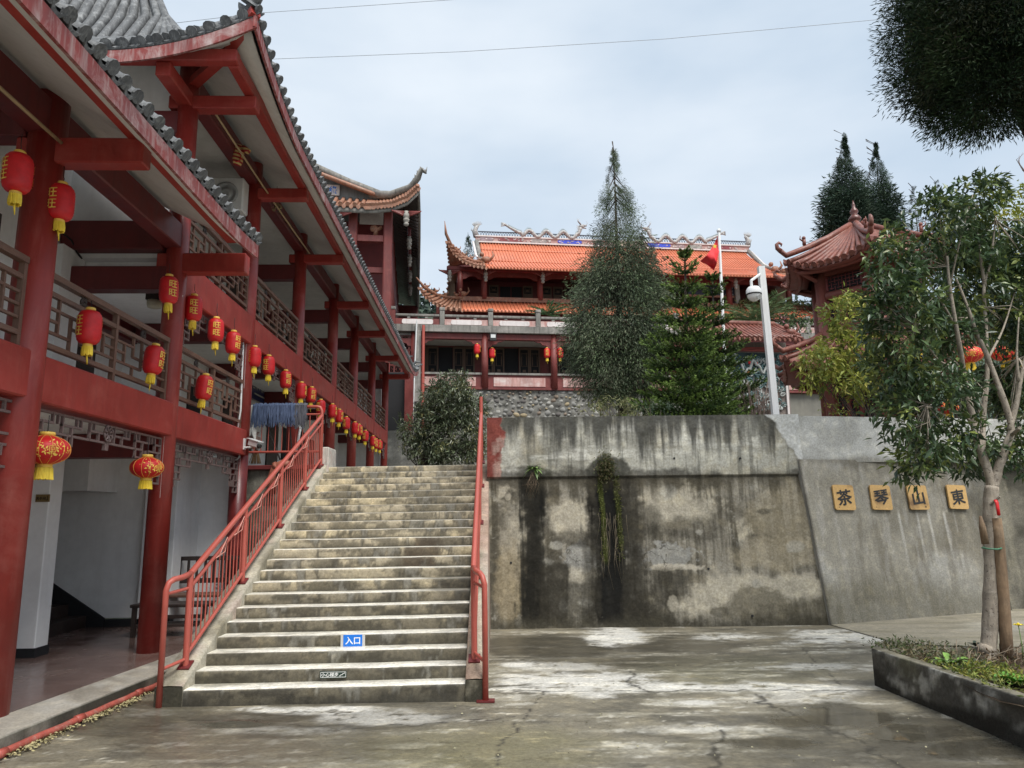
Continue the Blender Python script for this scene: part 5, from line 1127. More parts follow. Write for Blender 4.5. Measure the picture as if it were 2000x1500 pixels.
for k in range(10):
    mb = MB().ball((0, 0, 0), 1, 8, 5); rn = random.Random(k); mb.v = [tuple(x*rn.uniform(.78, 1.12) for x in p) for p in mb.v]; stm.append(mb.mesh('stone', stmats[[0, 0, 1, 2, 3, 4, 0, 2, 4, 0][k]]))
rn = random.Random(21); done_ = []
for k in range(2200):
    if len(done_) > 170: break
    s, z = rn.uniform(-1.7, 4.2), rn.uniform(5.9, 7.36); r = rn.uniform(.07, .17)
    if any((s-a)**2+((z-b)*1.2)**2 < (r+q)**2*.92 for a, b, q in done_): continue
    done_.append((s, z, r)); put('stone', rn.choice(stm), rub, loc=(s, .03, z), rot=(0, rn.uniform(-.5, .5), 0), scale=(r*1.15, .11, r*.85))
# left end: breeze-block screen, posts and pipes
scr = put('breeze_block_screen', None, hall)
for i in range(5):
    for j in range(5):
        s, z = -5.62+.335*i, 8.35+.36*j; mb = MB(); w = .16
        for a, b in (((-w, -w-.01), (w, -w+.02)), ((-w, w-.02), (w, w+.01)), ((-w, -w), (-w+.03, w)), ((w-.03, -w), (w, w))): mb.span((s+a[0], -.06, z+a[1]), (s+b[0], .06, z+b[1]))
        mb.tube([(s-.02, 0, z+.13), (s-.08, 0, z), (s-.02, 0, z-.13)], .016, 4); mb.tube([(s+.02, 0, z+.13), (s+.08, 0, z), (s+.02, 0, z-.13)], .016, 4); mb.tube([(s-.14, 0, z), (s-.05, 0, z)], .014, 4); mb.tube([(s+.14, 0, z), (s+.05, 0, z)], .014, 4)
        part('breeze_block', mb, HRED, scr)
B('screen_backing', DARKIN, (-5.9, .5, 7.5), (-4.2, .6, 10.1)); B('grey_post', HGREY, (-4.52, -.42, 6.8), (-4.25, -.2, 10.12))
t = thing('downpipe', 'red downpipe running down the left end of the temple hall', 'pipe', HALLLOC, HALLROT); rod('pipe', HANDRAIL, t, (-4.14, -.45, 5.4), (-4.14, -.45, 10.35), .07, 10); rod('pipe_bracket', HGREY, t, (-4.14, -.45, 8.0), (-4.14, -.1, 8.0), .03)
t = thing('vent_pipe', 'thin white pipe rising beside the red downpipe', 'pipe', HALLLOC, HALLROT); rod('pipe', METALW, t, (-4.62, -.5, 4.6), (-4.45, -.5, 10.55), .035, 8); rod('pipe_collar', METALW, t, (-4.53, -.5, 7.9), (-4.53, -.5, 8.0), .05, 8)
# ---- balustrade of the upper court
bal = thing('court_balustrade', 'weathered balustrade with pale panels and grey rails above the lower colonnade', 'balustrade', HALLLOC, HALLROT)
ps = [-5.55+2.27*k for k in range(11)]
for k, s in enumerate(ps):
    bbox('post', HGREY if k else HRED, bal, (s-.11, -.28, 10.43), (s+.11, -.04, 11.12), .02); bbox('post_cap', HGREY, bal, (s-.13, -.30, 11.125), (s+.13, -.02, 11.28), .03)
    if k < 10:
        q = ps[k+1]; bbox('rail', HGREY, bal, (s+.12, -.24, 10.84), (q-.12, -.08, 10.95), .02); bbox('lower_panel', HPINK if k else HRED, bal, (s+.12, -.20, 10.44), (q-.12, -.11, 10.73), .0)
        P = [(s+.42+x, -.235, 10.585+z) for x, z in ((0, -.07), (.06, -.115), (1.37, -.115), (1.43, -.07), (1.43, .07), (1.37, .115), (.06, .115), (0, .07))]; part('cartouche', MB().prism(P, (0, .05, 0)), HWHITE, bal)
        for f in (.32, .68): bbox('strut', HGREY, bal, (s+2.27*f-.07, -.21, 10.735), (s+2.27*f+.07, -.11, 10.835))
# ---- main storey behind the court
o5 = 5.0
B('lower_storey_wall', HRED, (-3.4, o5+.6, 10.4), (18.6, o5+.8, 13.3)); B('eave_shadow_beam', REDDARK, (-3.6, o5-.9, 11.95), (18.8, o5-.6, 12.2)); B('apron_band', OLDTILE, (-2.6, o5-.12, 13.18), (18.5, o5+.02, 13.42))
for s in (-2.2, .9, 4.0, 7.5, 11, 14.5): part('column', MB().lathe([(.16, 10.42), (.155, 12.2)], 12), HRED, hall, loc=(s, o5-.5, 0))
ruled_roof(hall, [(x, o5-1.3, 12.32) for x in np.linspace(-2.1, 18.6, 20)], [(x, o5, 13.2) for x in np.linspace(-2.1, 18.6, 20)], ORANGE, .06, 104, .042, 4)
# old tiles at the left corner of the lower roof
ev = [(-2.1, o5-1.3, 12.32), (-2.9, o5-1.42, 12.36), (-3.5, o5-1.6, 12.52), (-4.05, o5-1.8, 12.86), (-4.35, o5-1.95, 13.25)]
ruled_roof(hall, ev, [(-2.1, o5, 13.2), (-2.5, o5-.1, 13.2), (-3.0, o5-.5, 13.12), (-3.75, o5-1.2, 13.12), (-4.33, o5-1.9, 13.30)], OLDTILE, .03, 11, .075, 4)
def crest(P, r, mat, name='hip_crest', par=None): return part(name, MB().tube(P, r, 8), mat, par or hall)
crest([(-2.0, o5-.05, 13.34), (-2.7, o5-.25, 13.28), (-3.4, o5-.85, 13.22), (-4.1, o5-1.65, 13.38), (-4.5, o5-2.1, 13.75)], [.10, .10, .10, .09, .03], OLDTILE)
def beast(par, s, o, z, k=1.0, mat=None):
    mb = MB(); mb.ball((s, o, z+.09*k), .10*k, 7, 5, (1.3, .7, .9)); mb.ball((s-.11*k, o, z+.22*k), .065*k, 7, 5); mb.tube([(s+.1*k, o, z+.08*k), (s+.19*k, o, z+.2*k), (s+.15*k, o, z+.32*k)], [.04*k, .03*k, .012*k], 5); mb.tube([(s-.06*k, o, z+.05*k), (s-.08*k, o, z-.06*k)], .03*k, 5); part('ridge_beast', mb, mat or OLDTILE, par)
for s, o, z in ((-2.35, o5-.2, 13.38), (-2.95, o5-.5, 13.32), (-3.45, o5-1.0, 13.32), (-3.95, o5-1.5, 13.40)): beast(hall, s, o, z, .9)
beast(hall, -1.95, o5-.1, 13.42, 1.6)
# upper columns, arched beams, back wall
UC = [-2.15, -.82, 2.28, 5.9, 9.55, 13.24, 16.87]
for s in UC: part('column', MB().lathe([(.17, 13.3), (.16, 15.0)], 16), HRED, hall, loc=(s, o5, 0))
for a, b in zip(UC[:-1], UC[1:]):
    w = b-a; P = [(a+.1, o5-.06, 14.95), (a+.1, o5-.06, 14.40)]+[(a+.1+min(.30, w*.2)*f, o5-.06, 14.40+.20*q) for f, q in ((.5, .15), (1.0, .35), (1.3, .75), (2.0, .95), (2.6, 1.0))]
    P2 = [(a+b-p[0], p[1], p[2]) for p in P[::-1]]; part('arched_beam', MB().prism(P+P2, (0, .12, 0)), HRED, hall)
B('eave_beam', REDDARK, (-2.9, o5-1.0, 14.62), (17.6, o5-.75, 14.80)); B('back_wall', REDDARK, (-2.3, o5+2.0, 13.2), (17.2, o5+2.2, 15.4)); B('gallery_ceiling', REDDARK, (-2.3, o5-.3, 15.0), (17.2, o5+2.1, 15.12)); B('upper_floor', HRED, (-2.5, o5+.03, 13.1), (17.2, o5+2.1, 13.26))
for i in range(1, 5):
    for k in range(4):
        s = UC[i]+.45+k*.66
        if i == 1 and k in (1, 2): B('door_opening', DARKIN, (s, o5+1.96, 13.27), (s+.6, o5+1.99, 14.7)); continue
        hall_door(s, s+.56, 13.27, 14.75, o5+1.9)
# hanging lotus pendants with carved wings
def pendant(par, s, o, z, k=1.0, wings=True):
    p = put('pendant', None, par); part('drop', MB().lathe([(.02, -.62), (.09, -.58), (.10, -.50), (.06, -.46), (.11, -.42), (.12, -.32), (.07, -.28), (.12, -.24), (.12, -.12), (.07, -.08), (.09, 0)], 10), PENDANT, p, loc=(s, o, z), scale=k)
    mb = MB(); rn = random.Random(int(s*10))
    if not wings: return
    for sg in (-1, 1):
        for q in range(5): mb.tube([(s+sg*.08*k, o, z-.02-.05*q), (s+sg*(.25+.07*(4-q))*k, o, z-.01-.03*q), (s+sg*(.34+.06*(4-q))*k, o, z+.05-.03*q)], [.04*k, .045*k, .02*k], 5)
    part('carved_wing', mb, HRED, p)
for s in (-.82, 2.28, 5.9, 13.24, 16.5): pendant(hall, s, o5-.95, 14.62)
pendant(hall, -2.75, o5-1.0, 14.55)
# ---- upper roof
xs3 = np.linspace(-.85, 16.15, 20)
ruled_roof(hall, [(x, o5-1.55, 14.60+.02*((x-7.6)/8)**2) for x in xs3], [(x*.99+.08, o5+3.5, 17.9) for x in xs3], ORANGE, .30, 96, .042, 7)
for q in (.42, .80): part('tile_lap', MB().tube([(x, o5-1.55+5.05*q, 14.60+3.3*q-.30*4*q*(1-q)+.05) for x in np.linspace(-.8, 16.1, 8)], .035, 5), ORANGE, hall)
for sg in (0, 1):                                                              # hipped corners with old tiles, swept up to a horn
    M = (lambda s: s) if not sg else (lambda s: 15.3-s)
    ev = [(M(-.85), o5-1.55, 14.60), (M(-1.5), o5-1.62, 14.66), (M(-2.1), o5-1.75, 14.85), (M(-2.6), o5-1.95, 15.20), (M(-2.95), o5-2.2, 15.70)]
    tp = [(M(-.75), o5-.1, 15.30), (M(-1.2), o5-.4, 15.15), (M(-1.8), o5-1.0, 15.10), (M(-2.4), o5-1.6, 15.30), (M(-2.92), o5-2.15, 15.76)]
    if sg: ev, tp = ev[::-1], tp[::-1]
    ruled_roof(hall, ev, tp, OLDTILE, .02, 12, .075, 4)
    crest([(M(-.75), o5-.0, 15.42), (M(-1.5), o5-.7, 15.22), (M(-2.2), o5-1.4, 15.24), (M(-2.75), o5-1.95, 15.66), (M(-3.0), o5-2.25, 16.1), (M(-3.08), o5-2.4, 16.75)], [.12, .11, .10, .10, .08, .015], OLDTILE)
    for s, o, z in ((-1.1, o5-.4, 15.38), (-1.55, o5-.8, 15.32), (-2.0, o5-1.2, 15.32), (-2.35, o5-1.6, 15.46)): beast(hall, M(s), o, z, .8)
    beast(hall, M(-.72), o5-.25, 15.3, 2.2)
    # side slope running back, descending gable ridge, gable
    P_e = [(M(-2.95), o5-2.2, 15.7), (M(-2.75), o5-.8, 15.1), (M(-2.7), o5+2, 14.75), (M(-2.7), o5+8, 14.75)]; P_t = [(M(-2.9), o5-2.15, 15.76), (M(-1.8), o5-.3, 15.6), (M(-.8), o5+2, 16.0), (M(-.8), o5+7, 16.0)]
    if sg: P_e, P_t = P_e[::-1], P_t[::-1]
    ruled_roof(hall, P_e[::-1], P_t[::-1], OLDTILE, .1, 16, .08, 4)
    crest([(M(-.85), o5-.15, 15.42), (M(-.90), o5+1.6, 16.35), (M(-.95), o5+3.4, 17.95)], .13, HGREY, 'gable_ridge'); crest([(M(-1.05), o5+.2, 15.6), (M(-1.12), o5+1.8, 16.5), (M(-1.15), o5+3.4, 17.9)], .07, HWHITE, 'gable_ridge_edge')
    part('gable_wall', MB().prism([(M(-.8), o5+1.5, 15.9), (M(-.8), o5+3.5, 17.9), (M(-.8), o5+5.5, 15.9)], (.15 if not sg else -.15, 0, 0)), HRED, hall)
ruled_roof(hall, [(x, o5+8.6, 14.6) for x in (16.15, 7.6, -.85)], [(x, o5+3.5, 17.9) for x in (16.15, 7.6, -.85)], ORANGE, .3, 40, .07, 4, ends=False)
# ridge: banded wall with coloured panels, open lattice, finials
oR = o5+3.5; B('ridge_base', HWHITE, (-1.0, oR-.18, 17.88), (16.3, oR+.18, 17.97)); B('ridge_wall', HPINK, (-1.0, oR-.12, 17.97), (16.3, oR+.12, 18.25)); B('ridge_cap', HWHITE, (-1.05, oR-.18, 18.25), (16.35, oR+.18, 18.33))
for s0, s1, col_ in ((.35, 1.9, (.20, .04, .045)), (4.0, 5.55, (.03, .06, .50)), (6.3, 6.9, (.05, .05, .06)), (2.3, 3.4, (.32, .28, .26)), (7.4, 8.6, (.34, .26, .2)), (9.6, 11.2, (.03, .06, .50)), (12.3, 13.2, (.3, .3, .27)), (13.9, 15.2, (.22, .04, .05)), (-.8, .1, (.3, .22, .24)), (11.4, 12.1, (.28, .2, .2))):
    P = [(s0+x, oR-.15, 18.11+z) for x, z in ((0, 0), (.12, -.11), (s1-s0-.12, -.11), (s1-s0, 0), (s1-s0-.12, .11), (.12, .11))]; m_ = plain('ridge_panel_%d' % int(s0*10+20), col_, .5, 0, .35, 8); part('ridge_panel', MB().prism(P, (0, .04, 0)), m_, hall)
rn = random.Random(13); mb = MB()
for k in range(130): s = rn.uniform(-.9, 16.2); mb.ball((s, oR-.14, 18.11+rn.uniform(-.09, .09)), rn.uniform(.025, .06), 6, 4, (1.6, .5, .8))
part('ridge_mosaic', mb, plain('mosaic', (.42, .36, .34), .5, 0, .6, 5), hall, kind='stuff')
mb = MB(); k = 0
for s in np.arange(-.75, 16.1, .16):
    mb.tube([(s, oR, 18.33), (s+.16, oR, 18.60)], .016, 4); mb.tube([(s+.16, oR+.01, 18.33), (s, oR+.01, 18.60)], .016, 4)
mb.box((7.65, oR, 18.62), (17.0, .07, .05)); mb.box((7.65, oR, 18.345), (17.0, .07, .03)); part('ridge_lattice', mb, plain('ridge_lattice_tile', (.07, .08, .11), .5), hall, kind='stuff')
DRAG = plain('dragon_mosaic', (.36, .35, .34), .55, 0, .5, 14)
def dragon(s0, s1):
    """body in humps from the curled tail at s0 to the raised head at s1"""
    d = put('ridge_dragon', None, hall); L = s1-s0; sg = 1 if L > 0 else -1; N = 70; P, R_s = [], []
    for i in range(N+1):
        f = i/N; x = s0+L*(.0+.94*f); z = 18.55+.20*sin(f*2*pi*4.6-1.2)*(1 if f > .2 else .8)
        if f < .22: z = 18.55+.55*(1-f/.22)**1.0*max(0, 1-(f/.22))**.3-.0
        if f > .93: q = (f-.93)/.07; z = 18.5+.55*q; x = s0+L*(.94*.93+.045*q)
        P.append((x, oR-.14, z)); R_s.append(.06+.05*min(1, f*5))
    part('body', MB().tube(P, R_s, 8), DRAG, d)
    mb = MB()
    for i in range(4, N-2):
        if P[i][2] > 18.52: x, y, z = P[i]; mb.tube([(x, y, z+R_s[i]*.8), (x-sg*.03, y, z+R_s[i]+.13)], [.035, .004], 4)
    part('back_spines', mb, plain('dragon_spine', (.20, .24, .22), .6), d, kind='stuff')
    x, y, z = P[-1]; mb = MB(); mb.ball((x+sg*.06, y, z+.10), .14, 8, 6, (1.3, .8, .9)); mb.tube([(x+sg*.1, y, z+.14), (x+sg*.36, y, z+.16)], [.09, .05], 6); mb.tube([(x+sg*.1, y, z+.02), (x+sg*.34, y, z-.02)], [.06, .03], 6)
    for q in (-.3, .1): mb.tube([(x, y+q*.2, z+.2), (x-sg*.18, y+q*.2, z+.42), (x-sg*(.12-q*.4), y, z+.62)], [.035, .025, .006], 5)
    mb.tube([(x+sg*.36, y, z+.2), (x+sg*.42, y, z+.34), (x+sg*.32, y, z+.5)], [.02, .015, .004], 4)
    for q in range(5): mb.tube([(x-sg*.06, y, z+.08-.05*q), (x-sg*.28, y, z+.16-.07*q)], [.035, .004], 4)
    part('head', mb, DRAG, d); x, y, z = P[0]; mb = MB()
    for q in range(9): mb.tube([(x+sg*.15, y, z-.06), (x-sg*.05, y, z+.06-.02*q), (x-sg*.22, y, z+.10-.035*q)], [.05, .04, .005], 4)
    part('tail_tuft', mb, DRAG, d)
dragon(.75, 5.9); dragon(14.6, 9.3)
for s, sg in ((-.95, 1), (16.25, -1)):
    mb = MB(); mb.tube([(s, oR, 18.3), (s-sg*.10, oR, 18.62), (s-sg*.02, oR, 18.85), (s+sg*.12, oR, 18.98)], [.20, .17, .13, .07], 7)
    for q in range(9): a = -.9+q*.28; mb.tube([(s, oR, 18.85), (s-sg*.05+.22*sin(a), oR, 19.0+.10*cos(a)), (s-.0+.36*sin(a+.3), oR, 19.05+.24*cos(a))], [.05, .03, .006], 4)
    mb.tube([(s-sg*.1, oR, 18.5), (s-sg*.3, oR, 18.7), (s-sg*.28, oR, 18.85)], [.05, .03, .01], 5); part('ridge_finial', mb, DRAG, hall)
# name board with 正, carved column
s, z = hl_at(1424, 571, o5+.2); nb = put('name_board', None, hall); bar('board', plain('board_navy', (.02, .025, .05), .5), nb, (s-1.0, o5+.15, z+.05), (3.0, .06, .62))
for dz in (-.34, .42): bar('board_edge', OLDTILE, nb, (s-1.0, o5+.13, z+.05+dz), (3.1, .10, .12))
me = text_mesh('正', .52, .004); me.materials.append(plain('board_letter', (.40, .38, .34), .6)); put('lettering', me, nb, loc=(s-.03, o5+.11, z+.04), rot=(pi/2, 0, 0)); bar('carved_post', PENDANT, nb, (hl_at(1440, 570, o5)[0], o5+.06, z), (.26, .2, 1.5))
# four lanterns under the colonnade
for i, (u, v, ph, lab) in enumerate(((932, 682, 1.3, 'small red lantern left of the second column of the temple colonnade'), (961, 690, 1.3, 'plain red lantern just right of the second column of the temple colonnade'), (1068.5, 690, .1, 'red lantern with pale characters left of the third temple column'), (1094, 690, .1, 'red lantern with pale characters right of the third temple column'))):
    s, z = hl_at(u, v, -.05); p = Vector(HALLLOC)+Vector((cos(YH)*s+sin(YH)*.05, sin(YH)*s-cos(YH)*.05, z)); t = lantern(p, ph, lab, 'lanterns of the temple colonnade', let=LET, hang=.25); t.scale = (1.45, 1.45, 1.45)
# flood light under the slab
s, z = hl_at(963, 658, -.4); t = thing('flood_light', 'small black flood light under the dirty slab of the temple hall', 'flood light', (0, 0, 0)); t.location = Vector(HALLLOC)+Vector((cos(YH)*s+.4*sin(YH), sin(YH)*s-.4*cos(YH), z)); t.rotation_euler = HALLROT
bar('housing', BLACK, t, (0, 0, 0), (.30, .14, .36)); bar('glass', METALW, t, (0, -.075, .02), (.22, .012, .16)); rod('arm', BLACK, t, (0, .05, .15), (0, .2, .32), .025)
# planter hedge behind the orange band (right) 
# ---- the wing at the left (its gable end towards us)
wing = thing('side_wing', 'dark red temple wing with a swept-up tiled eave behind the gallery', 'temple', HALLLOC, HALLROT)
WB = lambda nm, mat, a, b, bev=0, **k: bbox(nm, mat, wing, a, b, bev, **k)
oW = -1.0; tip = hl_at(834, 332, oW-.9); ec = hl_at(818, 392, oW-.8); e0 = hl_at(660, 398, oW-.8); cA = hl_at(688, 500, oW)[0]; cB = hl_at(757, 500, oW)[0]; zE = e0[1]; print('wing', tip, ec, e0, cA, cB)
for s in (cA-3.4, cA, cB): WB('column', HRED, (s-.20, oW-.2, 7.5), (s+.20, oW+.2, zE+.3), .05)
for k in range(1, 7): part('column', MB().lathe([(.19, 9), (.18, zE+.3)], 12), HRED, wing, loc=(cB, oW+2.3*k, 0))
b1 = hl_at(730, 467, oW)[1]; b2 = hl_at(730, 523, oW)[1]; b3 = hl_at(730, 578, oW)[1]
WB('tie_beam', HRED, (cA+.2, oW-.12, b1-.16), (cB-.2, oW+.12, b1+.16), .02); WB('tie_beam', HRED, (cA+.2, oW+.3, b2-.14), (cB-.2, oW+.5, b2+.14), .02); WB('tie_beam', HRED, (cA-3.4, oW-.1, b3-.5), (cB-.2, oW+.14, b3-.1), .02); WB('tie_beam', HRED, (cA-3.4, oW-.1, b1-.16), (cA-.2, oW+.12, b1+.16), .02)
WB('lower_wall', HRED, (cA-3.4, oW+.2, 7.5), (cB+.1, oW+.4, hl_at(730, 600, oW)[1])); WB('inner_wall', REDDARK, (cA-4, oW+2.2, 7.5), (cB-.3, oW+2.4, zE+.4)); WB('pale_board', SOFFIT, (cA+.25, oW+.45, b1+.9), (cB-.25, oW+.5, zE+.2)); WB('rear_mass', REDDARK, (cA-4, oW+2.4, 7.5), (cB-.4, oW+16, zE+.3))
mb = MB(); mb.tube([(cA+1.0, oW+.1, b1+.2), (cA+1.05, oW+.1, b1+.5), (cA+1.3, oW+.1, b1+.62)], .11, 6); mb.ball((cA+.95, oW+.1, b1+.55), .22, 7, 5, (1, .5, .8)); part('carved_figure', mb, OLDTILE, wing)
# front eave (rising to the horn at the right), tiles and verge
sT = tip[0]; zT = tip[1]; sC = ec[0]
eL = [(cA-5, oW-.8, zE), (cA-1, oW-.8, zE), (cA+.6, oW-.8, zE-.03), (cB-.6, oW-.82, zE-.02), (cB+.2, oW-.86, zE+.08), (sC-.5, oW-.95, zE+.38), (sC-.02, oW-1.05, zE+.85)]
tL = [(cA-5, oW+.6, zE+.9), (cA-1, oW+.6, zE+.85), (cA+.6, oW+.5, zE+.75), (cB-.6, oW+.3, zE+.62), (cB+.2, oW-.1, zE+.55), (sC-.5, oW-.6, zE+.70), (sC-.02, oW-1.0, zE+.98)]
ruled_roof(wing, eL, tL, OLDTILE, .03, 30, .105, 4); part('eave_board', MB().sheet([(Vector(p)+Vector((0, .04, -.10)), Vector(p)+Vector((0, .04, -.34))) for p in eL], (0, .06, 0)), HGREY, wing)
crest([(cA+1.2, oW+.4, zE+1.05), (cB-.8, oW+.25, zE+.98), (cB+.1, oW-.1, zE+.85), (sC-.4, oW-.6, zE+1.02), (sC-.05, oW-1.0, zE+1.32), (sC+.12, oW-1.1, zE+1.75), (sT-.05, oW-1.15, zT-.25), (sT, oW-1.2, zT)], [.20, .20, .19, .17, .15, .11, .06, .012], HGREY, par=wing)
mb = MB(); rn = random.Random(2)
for k in range(26): f = k/25; p = Vector((sC-.4, oW-.6, zE+1.05)).lerp(Vector((sC+.06, oW-1.1, zE+1.62)), min(1, f*1.6)) if f < .62 else Vector((sC+.06, oW-1.1, zE+1.62)).lerp(Vector((sT-.05, oW-1.15, zT-.3)), (f-.62)/.38); mb.tube([p, p+Vector((rn.uniform(-.12, .05), 0, rn.uniform(.10, .22)))], [.05, .012], 5)
part('horn_scrolls', mb, HGREY, wing)
g_hi = hl_at(606, 322, oW+.3); crest([(g_hi[0]-1.5, oW+.3, g_hi[1]+1.4), (g_hi[0], oW+.3, g_hi[1]), ((g_hi[0]+cA+1.3)/2, oW+.3, (g_hi[1]+zE+1.1)/2-.12), (cA+1.3, oW+.35, zE+1.0)], .19, HGREY, 'verge_ridge', wing)
crest([(g_hi[0]-1.5, oW+.1, g_hi[1]+1.05), (g_hi[0], oW+.1, g_hi[1]-.34), ((g_hi[0]+cA+1.7)/2, oW+.1, (g_hi[1]+zE+.7)/2-.2), (cA+1.8, oW+.1, zE+.62)], .11, OLDTILE, 'verge_board', wing)
part('gable_wall', MB().prism([(cA-5, oW+.7, zE+.5), (cA+1.6, oW+.7, zE+.75), (g_hi[0], oW+.7, g_hi[1]), (g_hi[0]-2.5, oW+.7, g_hi[1]+2.2), (cA-5, oW+.7, g_hi[1]+2)], (0, .2, 0)), paint('gable_grey', (.28, .28, .28), .25, 1.2, .8, dirt=(.05, .05, .05), dirt_amt=.6), wing)
roofP = [[(g_hi[0]-2.5, o, g_hi[1]+2.3), (g_hi[0], o, g_hi[1]+.05), (cA+1.3, o, zE+1.0), (cB+.9, o, zE+.55), (sC+.05, o, zE+.12)] for o in (oW+.5, oW+8, oW+17)]
roofP[0] = [roofP[0][0], roofP[0][1], roofP[0][2], (cB+.5, oW-.2, zE+.75), (sC, oW-1.0, zE+.95)]; part('roof_slope', MB().sheet(roofP, (0, 0, -.14)), DARKWOOD, wing)
for k in range(40): bar('rafter', DARKWOOD, wing, ((cB+sC)/2+.15, oW+.5+.4*k, zE+.16+.3), (sC-cB-.2, .09, .09), (0, .42, 0))
WB('rear_wall', REDDARK, (cB-.4, oW+15.5, 7.5), (sC+.02, oW+15.8, zE+.1)); part('east_eave_board', MB().tube([(sC-.02, oW-1.0, zE+.80), (sC+.03, oW+.5, zE+.30), (sC+.05, oW+3, zE+.05), (sC+.06, oW+17, zE+.02)], .075, 5), HGREY, wing)
plq = put('plaque', None, wing); s0, z0 = hl_at(643, 371, oW+.6); bar('board', HWHITE, plq, (s0-.1, oW+.62, z0), (1.15, .08, .52)); me = text_mesh('仙缘', .40, .006); me.materials.append(BLUE); put('lettering', me, plq, loc=(s0-.02, oW+.57, z0), rot=(pi/2, 0, 0))
pendant(wing, cA-.6, oW-.7, zE-.35, 1.1); pendant(wing, sC-.55, oW-.85, zE-.25, 1.15)
for k in range(1, 5): pendant(wing, sC-.45, oW+2.6*k, zE-.1, 1.1, False); rod('hanging_post', REDDARK, wing, (sC-.45, oW+2.6*k, zE-.1), (sC-.45, oW+2.6*k, zE+.5), .09)
part('roof_spike', MB().tube([(g_hi[0]-.15, oW+.3, g_hi[1]+.1), (g_hi[0]-.2, oW+.3, g_hi[1]+.6), (g_hi[0]-.1, oW+.3, g_hi[1]+1.0)], [.09, .05, .01], 6), HGREY, wing)
# plain grey block beside the far end of the gallery
t = thing('grey_wall', 'grey rendered wall with swirling stains behind the far end of the gallery', 'wall'); q0, q1 = at_y(752, 908, 29.5), at_y(800, 843, 29.5)
xs2, zs2 = np.meshgrid(np.linspace(q0.x-1.5, q1.x+.8, 40), np.linspace(2.3, q1.z+.05, 40), indexing='ij'); f1 = fbm(xs2*1.6, zs2*1.6, 150, 5, .6); c = np.zeros(xs2.shape+(3,)); c[:] = (.30, .30, .28); c = cmix(c, (.13, .13, .12), sstep(.45, .62, f1)*.8)
color_grid('wall_face', xs2, 29.5+xs2*0, zs2, c, CONC, t); bbox('wall_core', TERR, t, (q0.x-1.5, 29.52, 2.3), (q1.x+.8, 29.9, q1.z+.02))
t = thing('dark_passage', 'black panel painting the shade of the recess, with a red post, between gallery end and temple wing', 'passage'); bbox('back_face', DARKIN, t, (q0.x-2.5, 30.2, 2.4), (q1.x-.3, 30.3, 7.6)); bbox('side_post', HRED, t, (q1.x-.30, 29.95, 2.4), (q1.x+.05, 30.2, 7.6), .02)  # near-black back face: shade of the recess is put into its colour

# ---- hexagonal two-tier pavilion on the right
PC = Vector((9.62, 19.5, 0)); A0 = rad(252)
pav = thing('pavilion', 'two-tier hexagonal pavilion with brown tiled swept roofs and a gourd finial', 'pavilion', PC)
PT = paint('pavilion_tile', (.20, .060, .040), .45, 5, .5, fade=(.40, .23, .18), fade_amt=.55, dirt=(.08, .03, .025), dirt_amt=.5, bump=.3); PR = paint('pavilion_red', (.20, .055, .04), .25, 2, .6, fade=(.32, .12, .09), fade_amt=.5, dirt=(.06, .02, .015), dirt_amt=.4); PD = paint('pavilion_lattice', (.20, .035, .03), .25, 4, .5)
def hx(k, R, z, tw=0): a = A0+k*pi/3+tw; return Vector((R*cos(a), R*sin(a), z))
def tier(Re, ze, Rt, zt, lift, sag, rows, tilt_tip=.5):
    for k in range(6):
        a, b = hx(k, Re, ze), hx(k+1, Re, ze); at_, bt = hx(k, Rt, zt), hx(k+1, Rt, zt); ev, tp = [], []
        for i in range(13):
            f = i/12; l = lift*(abs(2*f-1))**3.2; push = 1+.06*abs(2*f-1)**4; p = a.lerp(b, f); ev.append(Vector((p.x*push, p.y*push, ze+l))); tp.append(at_.lerp(bt, f))
        vis = k in (4, 5, 0, 1, 2); ruled_roof(pav, ev, tp, PT, sag, rows, .062, 7, joined=not (k in (5, 0, 4)), thick=.09, under=PT)
        part('soffit', MB().sheet([(e+Vector((0, 0, -.13)), t_.lerp(e, .35)+Vector((0, 0, -.30))) for e, t_ in zip(ev, [Vector((hx(k, Rc, 0).lerp(hx(k+1, Rc, 0), i/12).x, hx(k, Rc, 0).lerp(hx(k+1, Rc, 0), i/12).y, ze+.25)) for i in range(13)])], (0, 0, .03)), PR, pav)
        part('eave_beam', MB().tube([p*0.86+Vector((0, 0, (ze-.12)-(p*0.86).z+.25*abs(2*i/12-1)**3*lift)) for i, p in enumerate(ev)], .06, 6), PR, pav)
        cr_ = [tp[0]+Vector((0, 0, .10)), tp[0].lerp(ev[0], .35)+Vector((0, 0, .10-sag*.9)), tp[0].lerp(ev[0], .7)+Vector((0, 0, .11-sag*.7)), ev[0]+Vector((0, 0, .12)), ev[0]*1.06+Vector((0, 0, .26-.06*ev[0].z)), ]
        d = Vector((ev[0].x, ev[0].y, 0)).normalized(); cr_[-1] = ev[0]+d*.16+Vector((0, 0, .24))
        part('hip_ridge', MB().tube(cr_, [.085, .085, .08, .075, .065], 8), PT, pav)
        e = cr_[-1]; curl = [e, e+d*.09+Vector((0, 0, .07)), e+d*.10+Vector((0, 0, .17)), e+d*.03+Vector((0, 0, .23)), e-d*.05+Vector((0, 0, .19)), e-d*.03+Vector((0, 0, .13))]
        part('curled_tip', MB().tube(curl, [.07, .06, .05, .04, .03, .015], 8), PT, pav)
        q = tp[0].lerp(ev[0], .72)+Vector((0, 0, .16)); m_ = MB().tube([q, q+Vector((0, 0, .16))], [.05, .045], 6); m_.ball(q+Vector((0, 0, .2)), .055, 7, 5); m_.tube([q+Vector((0, 0, .1)), q+d*.12+Vector((0, 0, .16)), q+d*.1+Vector((0, 0, .26))], [.03, .02, .008], 5); part('ridge_beast', m_, PT, pav)
Rc = 1.25
